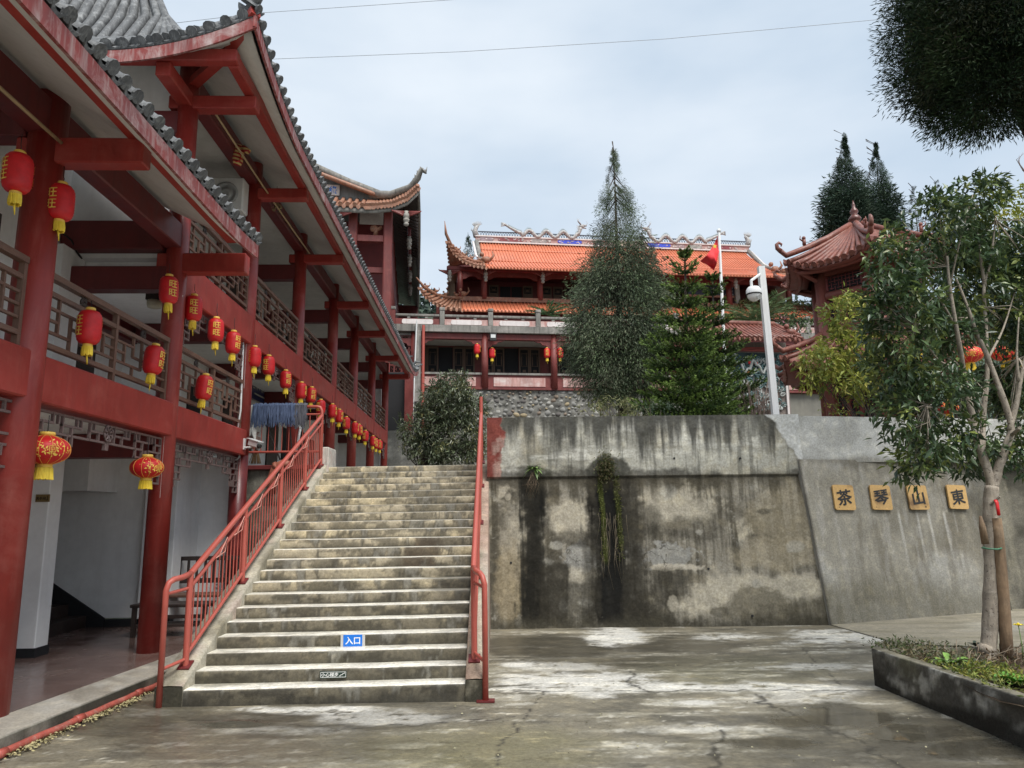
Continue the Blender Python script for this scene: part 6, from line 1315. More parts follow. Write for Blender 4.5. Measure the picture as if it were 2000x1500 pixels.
tier(2.10, 8.05, .16, 9.40, .30, .07, 11); tier(2.42, 5.28, 1.12, 6.35, .42, .08, 12)
part('gourd_finial', MB().lathe([(.13, 9.3), (.16, 9.42), (.20, 9.5), (.13, 9.56), (.09, 9.6), (.19, 9.68), (.20, 9.75), (.12, 9.85), (.08, 9.88), (.13, 9.95), (.12, 10.02), (.05, 10.12), (.05, 10.2), (.008, 10.36)], 14), plain('finial_brown', (.12, .04, .03), .3), pav, loc=(0, 0, 9.3*.12), scale=(.85, .85, .88))
for k in range(6):
    a, b = hx(k, Rc, 0), hx(k+1, Rc, 0); part('column', MB().lathe([(.155, 2.47), (.15, 8.2)], 16), PR, pav, loc=(a.x, a.y, 0))
    d = (b-a); L = d.length; an = atan2(d.y, d.x); m = (a+b)/2; w = L-.28
    def pb(nm, mat, x0, x1, z0, z1, th, off=0, par=None):
        c0 = m+d.normalized()*((x0+x1)/2)+Vector((d.y, -d.x, 0)).normalized()*off; return bar(nm, mat, par or pav, (c0.x, c0.y, (z0+z1)/2), (x1-x0, th, z1-z0), (0, 0, an))
    pb('lintel', PR, -w/2, w/2, 7.88, 8.1, .14); rod('round_beam', PR, pav, m-d.normalized()*w/2+Vector((0, 0, 7.33)), m+d.normalized()*w/2+Vector((0, 0, 7.33)), .12, 10); pb('sill', PR, -w/2, w/2, 6.42, 6.58, .14); pb('wall_panel', PR, -w/2, w/2, 5.3, 6.42, .08)
    for z0, z1, tag_ in ((7.47, 7.86, 'transom_lattice'), (6.6, 7.2, 'window_lattice'), (2.95, 4.6, 'window_lattice')):
        wn_ = put(tag_, None, pav); n = 1 if tag_ == 'transom_lattice' else 3; pb('dark_pane', DARKIN, -w/2, w/2, z0, z1, .02, -.03, wn_); mb = MB(); ang = Matrix.Rotation(an, 3, 'Z')
        for q in range(n):
            x0, x1 = -w/2+w*q/n, -w/2+w*(q+1)/n
            pb('frame', PD, x0, x0+.045, z0, z1, .06, 0, wn_); pb('frame', PD, x1-.045, x1, z0, z1, .061, 0, wn_)
            nx_ = max(3, int((x1-x0)/.09)); nz__ = max(3, int((z1-z0)/.09)); rn = random.Random(k*7+q)
            for i in range(nx_):
                for j in range(nz__):
                    cx, cz = x0+(x1-x0)*(i+.5)/nx_, z0+(z1-z0)*(j+.5)/nz__; hz = (i+j) % 2
                    c0 = m+d.normalized()*cx; mb.box((c0.x, c0.y, cz), ((x1-x0)/nx_*1.0+.012, .028, .016) if hz else (.016, .028, (z1-z0)/nz__+.012), ang)
                    if rn.random() < .5: mb.box((c0.x, c0.y, cz+.001), (.016, .026, (z1-z0)/nz__*.6) if hz else ((x1-x0)/nx_*.6, .026, .016), ang)
        part('lattice', mb, PD, wn_, kind='stuff')
    pb('lower_sill', PR, -w/2, w/2, 2.47, 2.95, .12); pb('lower_lintel', PR, -w/2, w/2, 4.62, 4.85, .14); a2 = hx(k, Rc*1.02, 4.9); b2 = hx(k, 2.2, 5.25); rod('strut', PR, pav, a2, b2, .06); rod('strut', PR, pav, hx(k, Rc*1.02, 7.75), hx(k, 2.0, 8.08), .06)
pav.location = PC

# ---- relief screen wall with its own little roof
SW = Vector((0, 0, 0)); sw = thing('relief_screen', 'screen wall with teal cloud reliefs under a small brown tile roof', 'screen wall', (9.05, 27, 0), (0, 0, rad(8)))
def sw_at(u, v):
    d = ray(u, v); n = Vector((-sin(rad(8)), cos(rad(8)), 0)); t = (Vector((9.05, 27, 0))-CAM).dot(n)/d.dot(n); q = CAM+d*t; return (q-Vector((9.05, 27, 0))).dot(Vector((cos(rad(8)), sin(rad(8)), 0))), q.z
x0, zt0 = sw_at(1400, 640); x1, _ = sw_at(1540, 640); zE_ = sw_at(1480, 668)[1]; zR_ = sw_at(1480, 634)[1]
bbox('wall_body', paint('screen_plaster', (.22, .18, .16), .4, 2, .8, fade=(.32, .28, .25), dirt=(.05, .05, .05), dirt_amt=.6), sw, (x0-1.2, .0, 2.4), (x1-.15, .4, zE_), .02)
ruled_roof(sw, [(x, -.75, zE_-.02) for x in np.linspace(x0-1.6, x1+.15, 5)], [(x, .15, zR_) for x in np.linspace(x0-1.4, x1-.5, 5)], PT, .04, 24, .062, 4); part('ridge', MB().tube([(x0-1.5, .15, zR_+.08), (x1-.5, .15, zR_+.08)], .10, 8), PT, sw); part('ridge', MB().tube([(x1-.5, .15, zR_+.06), (x1+.1, -.6, zE_+.12)], .08, 8), PT, sw); beast(sw, x1-.15, -.45, zE_+.15, 1.6, PT)
zb0, zb1 = sw_at(1480, 755)[1], sw_at(1480, 690)[1]; bar('relief_field', TEALBG, sw, ((x0+x1)/2-.7, -.02, (zb0+zb1)/2), (x1-x0+.6, .05, zb1-zb0)); bar('painted_band', plain('band_red', (.25, .05, .04), .6, 0, .5, 9), sw, ((x0+x1)/2-.7, -.03, sw_at(1480, 683)[1]), (x1-x0+.6, .05, .16))
rn = random.Random(31); mb = MB(); m2 = MB(); m3 = MB()
for k in range(420):
    cx, cz = rn.uniform(x0-.9, x1-.4), rn.uniform(zb0-.9, zb1-.1); s = rn.uniform(.06, .15); a0_ = rn.uniform(0, 6.28); P = [(cx+s*(1-q/9)*cos(a0_+q*.75), -.07, cz+s*.8*(1-q/9)*sin(a0_+q*.75)) for q in range(9)]; (mb if rn.random() < .6 else m2).tube(P, s*.2, 5)
for k in range(7): cx, cz = rn.uniform(x0-.3, x1-.6), rn.uniform(zb0+.2, zb1-.2); m3.ball((cx, -.09, cz), .07, 7, 5, (1.2, .6, 1))
P = [(x0+.5+(x1-x0-1.3)*q/24, -.12, (zb0+zb1)/2+.1+.20*sin(q*.62)+.08*sin(q*1.7)) for q in range(25)]; m2.tube(P, [.02+.035*sin(pi*q/24) for q in range(25)], 7)
part('cloud_relief', mb, TEALR, sw, kind='stuff'); part('dragon_relief', m2, PALEREL, sw, kind='stuff'); part('red_bead', m3, LRED, sw, kind='stuff')
bar('dark_arch', DARKIN, sw, ((x0+x1)/2-.6, -.05, 3.3), (1.7, .06, 1.9)); bar('edge_frame', HWHITE, sw, (x1-.3, -.06, (zb0-.9+zb1)/2-.2), (.08, .08, zb1-zb0+1.2))
t = thing('mossy_block', 'dark mossy stone block between the relief screen and the pavilion', 'wall', (10.35, 26.2, 2.4), (0, 0, .1)); bbox('block', paint('mossy_stone', (.055, .055, .042), .5, 2, .9, fade=(.12, .12, .10), dirt=(.03, .04, .015), dirt_amt=.7), t, (-.9, -.2, 0), (1.2, .4, 2.1), .05); bbox('coping', HGREY, t, (-.95, -.25, 2.1), (1.25, .45, 2.2), .02)

# ================================================================== TREES, PLANTER, LAMP, FLAG, WIRES
class Leaves:
    def __init__(s, seed=0): s.P = []; s.D = []; s.U = []; s.L = []; s.W = []; s.Cc = []; s.r = np.random.default_rng(seed)
    def add(s, P, D, L, W, C, U=None):
        P = np.asarray(P, float); n = len(P); D = np.asarray(D, float); D = D/(np.linalg.norm(D, axis=1, keepdims=True)+1e-9)
        if U is None: U = s.r.normal(size=(n, 3))
        s.P.append(P); s.D.append(D); s.U.append(U); s.L.append(np.broadcast_to(L, n).astype(float)); s.W.append(np.broadcast_to(W, n).astype(float)); s.Cc.append(np.broadcast_to(C, (n, 3)).astype(float))
    def build(s, name, mat, parent, kind='stuff', fold=.22):
        P, D, U, L, W_, Cc = (np.concatenate(x) for x in (s.P, s.D, s.U, s.L, s.W, s.Cc)); n = len(P)
        B_ = np.cross(D, U); B_ /= np.linalg.norm(B_, axis=1, keepdims=True)+1e-9; N = np.cross(B_, D)
        v = np.stack([P, P+D*(L*.45)[:, None]+B_*(W_*.5)[:, None]+N*(W_*fold)[:, None], P+D*L[:, None]-N*(L*.10)[:, None], P+D*(L*.45)[:, None]-B_*(W_*.5)[:, None]+N*(W_*fold)[:, None]], 1)
        me = bpy.data.meshes.new(name); me.vertices.add(n*4); me.vertices.foreach_set('co', v.astype(np.float32).ravel())
        a = np.arange(n)*4; F = np.stack([a, a+1, a+2, a, a+2, a+3], 1).ravel()
        me.loops.add(n*6); me.loops.foreach_set('vertex_index', F.astype(np.int32)); me.polygons.add(n*2); me.polygons.foreach_set('loop_start', np.arange(0, n*6, 3, dtype=np.int32)); me.update(calc_edges=True)
        ca = me.color_attributes.new('Col', 'FLOAT_COLOR', 'POINT'); ca.data.foreach_set('color', np.concatenate([np.repeat(np.clip(Cc, 0, 1), 4, 0), np.ones((n*4, 1))], 1).astype(np.float32).ravel()); me.materials.append(mat)
        return put(name, me, parent, kind=kind)
def pal(r, n, cols, w=None):
    cols = np.array(cols); i = r.choice(len(cols), n, p=w); return cols[i]*r.uniform(.75, 1.25, (n, 1))
def rosettes(lv, tips, outward, k, L, W, cols, w=None, droop=.35, spread=.8):
    """k leaves round every twig tip"""
    r = lv.r; n = len(tips); T = np.repeat(tips, k, 0); O = np.repeat(outward/(np.linalg.norm(outward, axis=1, keepdims=True)+1e-9), k, 0)
    D = O*.6+r.normal(size=(n*k, 3))*spread; D[:, 2] -= droop; P = T+r.normal(size=(n*k, 3))*L*.35
    U = r.normal(size=(n*k, 3))*.5+np.array([0, 0, 1.0]); Ls = L*r.uniform(.65, 1.2, n*k); C = np.repeat(pal(r, n, cols, w), k, 0)*r.uniform(.8, 1.2, (n*k, 1))
    lv.add(P, D, Ls, W/L*Ls, C, U)
def ell_tips(r, ells, dens):
    """points spread through ellipsoids (centre, radii), denser towards the outside"""
    out, nor = [], []
    for c, R in ells:
        c, R = np.array(c), np.array(R); n = max(4, int(dens*R[0]*R[2])); d = r.normal(size=(n, 3)); d /= np.linalg.norm(d, axis=1, keepdims=True); q = r.uniform(.25, 1, (n, 1))**.5; out.append(c+d*R*q); nor.append(d)
    return np.concatenate(out), np.concatenate(nor)
def pell(u, v, ru, rv, y, ry):
    """ellipsoid standing at depth y, its outline read off the photograph"""
    c = at_y(u, v, y); k = (at_y(u+100, v, y)-c).length/100; return ((c.x, y, c.z), (ru*k, ry, rv*k))
BARK = paint('grey_bark', (.30, .255, .20), .4, 11, .85, fade=(.50, .45, .38), fade_amt=.6, chip=(.10, .075, .06), chip_amt=.10, dirt=(.07, .055, .045), dirt_amt=.5, bump=.8); BARKD = paint('dark_bark', (.06, .045, .035), .4, 8, .9, bump=.7)
GLOSSY = leafmat('glossy_leaf', .32, .18, .5); SOFTL = leafmat('soft_leaf', .55, .25, .3); NEEDLE = leafmat('needle', .65, .12, .25)
def branch(mb, pts, r0, r1, n=10):
    m = len(pts); Q, R_s = [], []; k = 6; pts = [Vector(p) for p in pts]; ext_ = [pts[0]*2-pts[1]]+pts+[pts[-1]*2-pts[-2]]
    for i in range(m-1):
        a, b, c_, d = ext_[i:i+4]
        for j in range(k+(i == m-2)):
            t = j/k; Q.append(.5*((2*b)+(c_-a)*t+(2*a-5*b+4*c_-d)*t*t+(3*b-a-3*c_+d)*t**3)); f = (i+t)/(m-1); R_s.append((r0+(r1-r0)*f)*(1+.10*mnoise.noise(Q[-1]*5.0)))
    n0 = len(mb.v); mb.tube(Q, R_s, n)
    for i in range(n0, len(mb.v)): v_ = Vector(mb.v[i]); q_ = mnoise.noise(Vector((v_.x*22, v_.y*22, v_.z*7)))*.10+mnoise.noise(v_*40)*.05; c0 = min(range(len(Q)), key=lambda z_: abs(Q[z_].z-v_.z)) if len(Q) < 8 else min(max((i-n0)//n, 0), len(Q)-1); mb.v[i] = tuple(v_+(v_-Q[c0])*q_*1.6)

# ---- planter with the near tree
pl = thing('planter', 'low black-stained concrete planter bed round the tree at the right', 'planter')
pA, pB, pC2, pD = Vector((3.39, 7.37, 0)), Vector((3.62, 3.2, 0)), Vector((7.6, 3.4, 0)), Vector((7.4, 7.55, 0)); PH = .335
def plwall(a, b, th, name, seed):
    d = (b-a).normalized(); nrm = Vector((d.y, -d.x, 0)); L = (b-a).length; ns = max(20, int(L/.03)); s_, q_ = np.meshgrid(np.linspace(0, L, ns), np.arange(17), indexing='ij')
    zq = np.concatenate([np.linspace(-.03, PH-.012, 11), [PH-.003, PH, PH, PH, PH-.003, PH-.1]]); oq = np.concatenate([np.zeros(11), [.006, .016, th*.5, th-.016, th-.004, th]])
    z, o_ = zq[q_], oq[q_]; f1 = fbm(s_*2.6, z*5+o_*9, seed, 5, .6); f2 = fbm(s_*7, z*4+o_*20, seed+1, 5, .6); f3 = fbm(s_*1.1, z*0, seed+2, 3); c = np.zeros(s_.shape+(3,)); c[:] = (.085, .082, .072)
    c = cmix(c, (.42, .42, .385), sstep(.50, .60, f1*.55+f2*.45)*.85); c = cmix(c, (.03, .03, .026), sstep(.5, .68, f2)*.7); c = cmix(c, (.022, .021, .018), (1-sstep(.06, .10, z+(f3-.5)*.22+(f1-.5)*.10))*.85); c = cmix(c, (.14, .14, .07), sstep(.55, .68, f3)*sstep(.1, .3, z)*.4)
    c = np.where((q_ >= 12)[..., None], cmix(np.broadcast_to(np.array((.20, .185, .145)), c.shape), (.09, .085, .06), sstep(.42, .62, f2)*.8), c); wob = (f1-.5)*.012
    return color_grid(name, a.x+d.x*s_-nrm.x*(o_-wob), a.y+d.y*s_-nrm.y*(o_-wob), z+(f2-.5)*.006, c, vcolmat(name+'_concrete', .7, .6, 40, .3), pl)
plwall(pB, pA, .11, 'side_wall', 160) if False else plwall(pA, pB, .11, 'side_wall', 160); plwall(pD, pA, .11, 'back_wall', 170)
n = 60; s_, t_ = np.meshgrid(np.linspace(0, 1, n), np.linspace(0, 1, n), indexing='ij'); X = 3.46+s_*4.1; Y = 3.4+t_*3.95; f = fbm(X*4, Y*4, 180, 5, .6); c = np.zeros(X.shape+(3,)); c[:] = (.065, .045, .03); c = cmix(c, (.15, .12, .08), sstep(.5, .7, f)*.8); c = cmix(c, (.025, .018, .012), sstep(.5, .62, fbm(X*9, Y*9, 181, 3))*.8)
color_grid('soil', X, Y, .275+(f-.5)*.10+.03*np.exp(-((X-4.4)**2+(Y-7.0)**2)*2), c, vcolmat('soil_grain', .95, .8, 60, .3), pl)
tr = thing('broadleaf_tree', 'glossy dark-leaved tree with forked pale trunk growing in the planter', 'tree')
TY = 7.12
def tp(u, v, dy=0): return at_y(u, v, TY+dy)
mb = MB()
branch(mb, [tp(1927, 1292), tp(1933, 1240), tp(1937, 1150), tp(1936, 1050), tp(1934, 990), tp(1937, 950)], 0.0732, 0.0595, 12)
mb.ball(tp(1927, 1268), .085, 9, 6, (1, .9, .8))
branch(mb, [tp(1937, 955), tp(1928, 915), tp(1912, 868), tp(1896, 800), tp(1884, 745), tp(1878, 700, -.1), tp(1868, 640, -.2), tp(1855, 560, -.25), tp(1850, 500, -.3)], 0.0434, 0.0098)
branch(mb, [tp(1938, 955), tp(1952, 910), tp(1968, 865), tp(1975, 830), tp(1952, 760), tp(1930, 700), tp(1905, 645), tp(1890, 600), tp(1868, 545)], 0.0446, 0.0098)
branch(mb, [tp(1972, 840), tp(1985, 790), tp(1993, 745), tp(2005, 690), tp(2030, 620)], 0.0279, 0.0084); branch(mb, [tp(1990, 745), tp(1986, 690), tp(1990, 620)], 0.0155, 0.0056)
branch(mb, [tp(1918, 880), tp(1922, 800, .15), tp(1928, 730, .2), tp(1926, 640, .25), tp(1922, 560, .3), tp(1935, 510, .3), tp(1945, 420, .3)], 0.0279, 0.0084); branch(mb, [tp(1924, 560, .3), tp(1912, 480, .3), tp(1905, 400, .3)], 0.0174, 0.0056)
branch(mb, [tp(1906, 850), tp(1888, 815, -.2), tp(1850, 798, -.4), tp(1808, 795, -.55)], 0.0186, 0.0056); branch(mb, [tp(1884, 745), tp(1860, 718, -.2), tp(1830, 700, -.35), tp(1790, 640, -.5)], 0.0161, 0.0049); branch(mb, [tp(1975, 850), tp(1992, 836, -.3)], 0.0186, 0.0140)
branch(mb, [tp(1930, 700), tp(1960, 640, .3), tp(1985, 560, .5)], 0.0136, 0.0049); branch(mb, [tp(1868, 640), tp(1820, 560, -.2), tp(1770, 510, -.3)], 0.0124, 0.0042); branch(mb, [tp(1855, 560), tp(1875, 470, -.2), tp(1900, 380, -.3)], 0.0099, 0.0042)
TREEELL = [pell(e[0], e[1], e[2], e[3], e[4]+(.62 if e[0] > 1835 and 430 < e[1] < 800 else .15 if e[0] > 1835 else 0), e[5]*.85) for e in [(1895, 390, 52, 48, 7.2, .5), (1810, 445, 85, 62, 7.0, .6), (1975, 500, 62, 60, 7.3, .6), (1745, 520, 48, 60, 6.9, .5), (1850, 540, 100, 80, 7.0, .8), (1965, 590, 90, 100, 7.4, .8), (1765, 625, 70, 78, 6.9, .6), (1850, 650, 66, 60, 6.8, .5),
          (1755, 720, 60, 70, 6.9, .6), (1830, 760, 70, 62, 6.9, .6), (1770, 815, 62, 55, 6.8, .5), (1845, 850, 70, 52, 7.0, .6), (1800, 890, 48, 38, 6.8, .4), (1905, 890, 55, 40, 7.3, .5), (1985, 880, 48, 45, 7.2, .5), (1980, 760, 45, 55, 7.5, .5), (2070, 600, 90, 220, 7.3, 1.0), (2060, 850, 70, 90, 7.3, .8), (1730, 600, 34, 42, 6.8, .3), (1790, 925, 26, 22, 6.8, .25), (1925, 760, 40, 46, 7.7, .4), (1880, 480, 60, 50, 7.0, .4), (1720, 560, 26, 40, 6.8, .3), (1705, 640, 18, 40, 6.8, .25)]]
rn = random.Random(6)
anch = [tp(1850, 520), tp(1868, 560), tp(1884, 720), tp(1810, 790, -.5), tp(1925, 600, .2), tp(1990, 700), tp(1790, 645, -.5), tp(1890, 620), tp(1905, 420, .2), tp(1945, 430, .2)]
for c_, R_s in TREEELL:
    for q in range(5):
        e = Vector(c_)+Vector((rn.uniform(-.7, .7)*R_s[0], rn.uniform(-.6, .6)*R_s[1], rn.uniform(-.7, .7)*R_s[2])); a = min(anch, key=lambda p: (p-e).length); m_ = a.lerp(e, .5)+Vector((rn.gauss(0, .06), rn.gauss(0, .06), rn.uniform(-.05, .1))); mb.tube([a, m_, e], [.005, .004, .002], 4)
part('trunk', mb, BARK, tr)
lv = Leaves(11); T_, N_ = ell_tips(lv.r, TREEELL, 1400); ok = np.ones(len(T_), bool)
for u, v, ru, rv in ((1893, 700, 26, 26), (1968, 692, 26, 14), (1852, 800, 14, 10), (1838, 735, 8, 18)):        # small see-through gaps of the crown
    for i, p in enumerate(T_):
        d = Vector(p)-CAM; z = d.dot(_fw); uu = 1000+FPX*d.dot(_rt)/z; vv = 750-FPX*d.dot(_up)/z
        if ((uu-u)/ru)**2+((vv-v)/rv)**2 < 1.2: ok[i] = False
T_, N_ = T_[ok], N_[ok]
T_, N_ = zip(*[(p, n_) for p, n_ in zip(T_, N_) if mnoise.noise(Vector(p)*2.6) < .14]); T_, N_ = np.array(T_), np.array(N_)
rosettes(lv, T_, N_, 8, .098, .034, [(.062, .105, .045), (.088, .138, .052), (.040, .072, .034), (.14, .19, .055), (.22, .26, .07)], [.30, .28, .18, .16, .08], .35, .75)
lv.build('crown', GLOSSY, tr)
STAKE = paint('stake_timber', (.20, .13, .075), .35, 8, .85, fade=(.34, .25, .16), fade_amt=.6, dirt=(.05, .035, .02), dirt_amt=.6, bump=.6)
t = thing('tree_stake', 'brown timber stake leaning against the tree trunk in the planter', 'stake'); part('stake', MB().tube([tp(1968, 1296, -.06), tp(1964, 1230, -.07), tp(1956, 1120, -.07), tp(1949, 1040, -.06), tp(1946, 1012, -.06)], [.054, .052, .050, .047, .042], 10), STAKE, t)
part('broken_stub', MB().tube([tp(1925, 1062, -.11), tp(1919, 1030, -.12), tp(1915, 1008, -.13)], [.034, .03, .012], 7), STAKE, t)
t = thing('tree_tie', 'thin green tie round the trunk and its stake', 'tie'); part('loop', MB().tube([tp(1918, 1070, -.12), tp(1930, 1072, -.17), tp(1948, 1073, -.21), tp(1956, 1071, -.17), tp(1950, 1068, .1), tp(1925, 1068, .1), tp(1918, 1070, -.12)], .008, 5), plain('green_tie', (.05, .16, .09), .6), t)
t = thing('red_ribbon', 'red cloth ribbon tied to a twig on the trunk of the near tree', 'ribbon'); mb = MB(); P = [tp(1944, 976, -.1), tp(1947, 982, -.12), tp(1949, 993, -.12), tp(1951, 1007, -.12)]; mb.sheet([[p+Vector((-.015, 0, 0)), p+Vector((.0, -.008, 0)), p+Vector((.017, 0, .004))] for p in P], (0, .004, 0)); part('ribbon', mb, LRED, t); rod('twig', BARK, t, tp(1935, 985, -.05), tp(1953, 970, -.12), .012)
t = thing('white_hose', 'short piece of white hose hooked behind the tree stake', 'hose'); part('hose', MB().tube([tp(1948, 1030, -.05), tp(1951, 1050, -.08), tp(1953, 1072, -.08)], [.016, .02, .012], 7), bpy.data.materials['white_pipe'], t)
# ---- plants in the bed
def bed(u, v, z=.29): return at_z(u, v, z)
def leafy(name, label, u, v, k, L, W_, cols, up=.9, z=.285):
    """rosette of broad leaves, each one a part"""
    p = bed(u, v, z); t = thing(name, label, 'plant', p); rn = random.Random(int(u)); m_ = plain(name+'_leaf_%d' % int(u), cols, .4, 0, .35, 14)
    for i in range(k):
        a = 2*pi*i/k+rn.uniform(-.3, .3); tl = rn.uniform(.4, 1.0)*up; d = Vector((cos(a), sin(a), 0)); ln = L*rn.uniform(.75, 1.1); rows = []
        for j in range(7):
            f = j/6; w = W_*sin(pi*min(1, .08+f*.92))**.7*.5*(1 if j < 6 else .25); ctr = d*(ln*f*cos(tl*(1-f*.5)))+Vector((0, 0, ln*f*sin(tl*(1-.55*f)))); sd = Vector((-d.y, d.x, 0)); rows.append([ctr-sd*w+Vector((0, 0, w*.35)), ctr-sd*w*.5+Vector((0, 0, w*.08+rn.uniform(-.004, .004))), ctr, ctr+sd*w*.5+Vector((0, 0, w*.08)), ctr+sd*w+Vector((0, 0, w*.35))])
        part('leaf', MB().sheet(rows), m_, t)
    return t
leafy('broadleaf_plant', 'broad bright green leafy plant at the right end of the planter bed', 1985, 1338, 12, .20, .105, (.10, .26, .035)); leafy('broadleaf_plant', 'upright pale green leafy plant in the middle of the planter bed', 1858, 1306, 9, .19, .06, (.15, .27, .05), 1.25)
leafy('broadleaf_plant', 'small grey-green leafy plant near the planter corner', 1832, 1296, 8, .10, .05, (.16, .22, .12), .7)
lv = Leaves(15); r = lv.r
for u, v, n, sp, cols in ((1900, 1318, 420, .16, [(.20, .24, .04), (.10, .15, .03), (.28, .27, .06)]), (1945, 1322, 460, .18, [(.30, .28, .05), (.10, .14, .03), (.20, .24, .05)]), (1880, 1300, 300, .16, [(.10, .13, .06), (.16, .18, .10)]), (1800, 1276, 520, .20, [(.13, .13, .07), (.20, .17, .09), (.09, .12, .04)]), (1760, 1268, 260, .14, [(.07, .11, .03), (.14, .13, .08)]), (1980, 1300, 220, .2, [(.10, .07, .04), (.2, .13, .07)]), (1840, 1290, 260, .2, [(.2, .16, .09), (.12, .09, .05)]), (1940, 1345, 200, .16, [(.22, .24, .06), (.12, .15, .05)])):
    p = bed(u, v, .30); P = np.array(p)+r.normal(size=(n, 3))*np.array([sp, sp*1.2, .02])+np.array([0, 0, .03]); D = r.normal(size=(n, 3))*np.array([1, 1, .5])+np.array([0, 0, .5]); P[:, 0] = np.maximum(P[:, 0], 3.52); lv.add(P, D, r.uniform(.025, .06, n), r.uniform(.008, .02, n), pal(r, n, cols))
o = lv.build('ground_cover', SOFTL, None); o['label'] = 'low weeds and dry leaf litter in the planter bed'
mb = MB(); rn = random.Random(17)
for k in range(46):
    p = bed(rn.choice([rn.uniform(1860, 1990), rn.uniform(1750, 2000)]), rn.uniform(1270, 1320), .29); p.x = max(p.x, 3.6); q = p+Vector((abs(rn.gauss(0, .09)), rn.gauss(0, .09), rn.uniform(.02, .16))); mb.tube([p, p.lerp(q, .5)+Vector((rn.gauss(0, .015), 0, .02)), q], [.005, .004, .002], 4)
o = part('dry_twigs', mb, plain('twig', (.22, .17, .12), .9), kind='stuff'); o['label'] = 'dry twigs scattered in the planter bed'
p = bed(1999, 1300, .29); t = thing('yellow_flower', 'single yellow flower on a thin stem at the right edge of the bed', 'flower', p); part('stem', MB().tube([(0, 0, 0), (.01, 0, .15), (0, 0, .33)], .004, 5), plain('stem_green', (.10, .16, .04), .6), t); mb = MB()
for k in range(8): a = k*pi/4; mb.quad((0, 0, .33), (.03*cos(a-.35), .03*sin(a-.35), .345), (.045*cos(a), .045*sin(a), .34), (.03*cos(a+.35), .03*sin(a+.35), .345))
mb.ball((0, 0, .345), .012, 7, 5); part('bloom', mb, plain('petal', (.75, .58, .02), .5), t)
leafy('seedling', 'small dark leafy seedling beside the base of the tree trunk', 1905, 1262, 9, .09, .03, (.05, .07, .04), 1.1, .35)

# ---- fern and moss growing out of the retaining wall
t = thing('wall_fern', 'green leafy rosette growing out of the ledge of the stained wall', 'plant', (.33, 11.44, 2.34)); m_ = plain('fern_leaf', (.12, .20, .05), .5, 0, .4, 12); rn = random.Random(3)
for i in range(20):
    a = rn.uniform(pi, 2*pi) if i % 3 else rn.uniform(0, 2*pi); L = rn.uniform(.10, .20); tl = rn.uniform(-.7, 1.0); d = Vector((cos(a), sin(a)*.7, 0)); sd = Vector((-d.y, d.x, .1)).normalized(); rows = []
    for j in range(6): f = j/5; w = .021*sin(pi*min(1, .1+f*.9))**.8; c0 = d*(L*f*cos(tl))+Vector((0, -.02*f, L*f*sin(tl)-.10*f*f)); rows.append([c0-sd*w, c0+Vector((0, 0, -.006)), c0+sd*w])
    part('leaf', MB().sheet(rows), m_, t)
mb = MB()
for k in range(16): mb.tube([(rn.gauss(0, .05), 0, -.05), (rn.gauss(-.04, .06), -.02, -.25), (rn.gauss(-.06, .07), -.0, -rn.uniform(.25, .45))], [.003, .003, .0015], 4)
part('hanging_roots', mb, plain('root', (.16, .12, .08), .9), t, kind='stuff')
t = thing('moss_clump', 'brown-green moss clump with hanging roots over the black streak', 'moss'); lv = Leaves(19); r = lv.r; n = 900; P = np.stack([1.44+r.normal(size=n)*.07, 11.44+r.normal(size=n)*.03, 2.34+r.normal(size=n)*.10], 1); lv.add(P, r.normal(size=(n, 3))-np.array([0, .6, .3]), .05, .014, pal(r, n, [(.10, .10, .04), (.16, .13, .07), (.07, .09, .03)]))
n = 500; zz = r.uniform(.95, 2.2, n); P = np.stack([np.where(r.random(n) < .5, 1.345, 1.60)+r.normal(size=n)*.025, 11.22+.115*zz, zz], 1); lv.add(P, r.normal(size=(n, 3))-np.array([0, .8, .5]), .035, .014, pal(r, n, [(.08, .10, .02), (.12, .12, .03)])); lv.build('moss', SOFTL, t)
mb = MB()
for k in range(34): x = rn.gauss(1.47, .10); z = rn.uniform(1.0, 1.7); y = 11.22+.115*z; mb.tube([(x, y-.02, z), (x+rn.gauss(0, .02), y-.05, z-.15), (x+rn.gauss(0, .03), y-.05, z-rn.uniform(.25, .5))], [.0025, .0025, .0012], 4)
part('hanging_roots', mb, plain('dry_root', (.14, .115, .075), .9), t, kind='stuff')

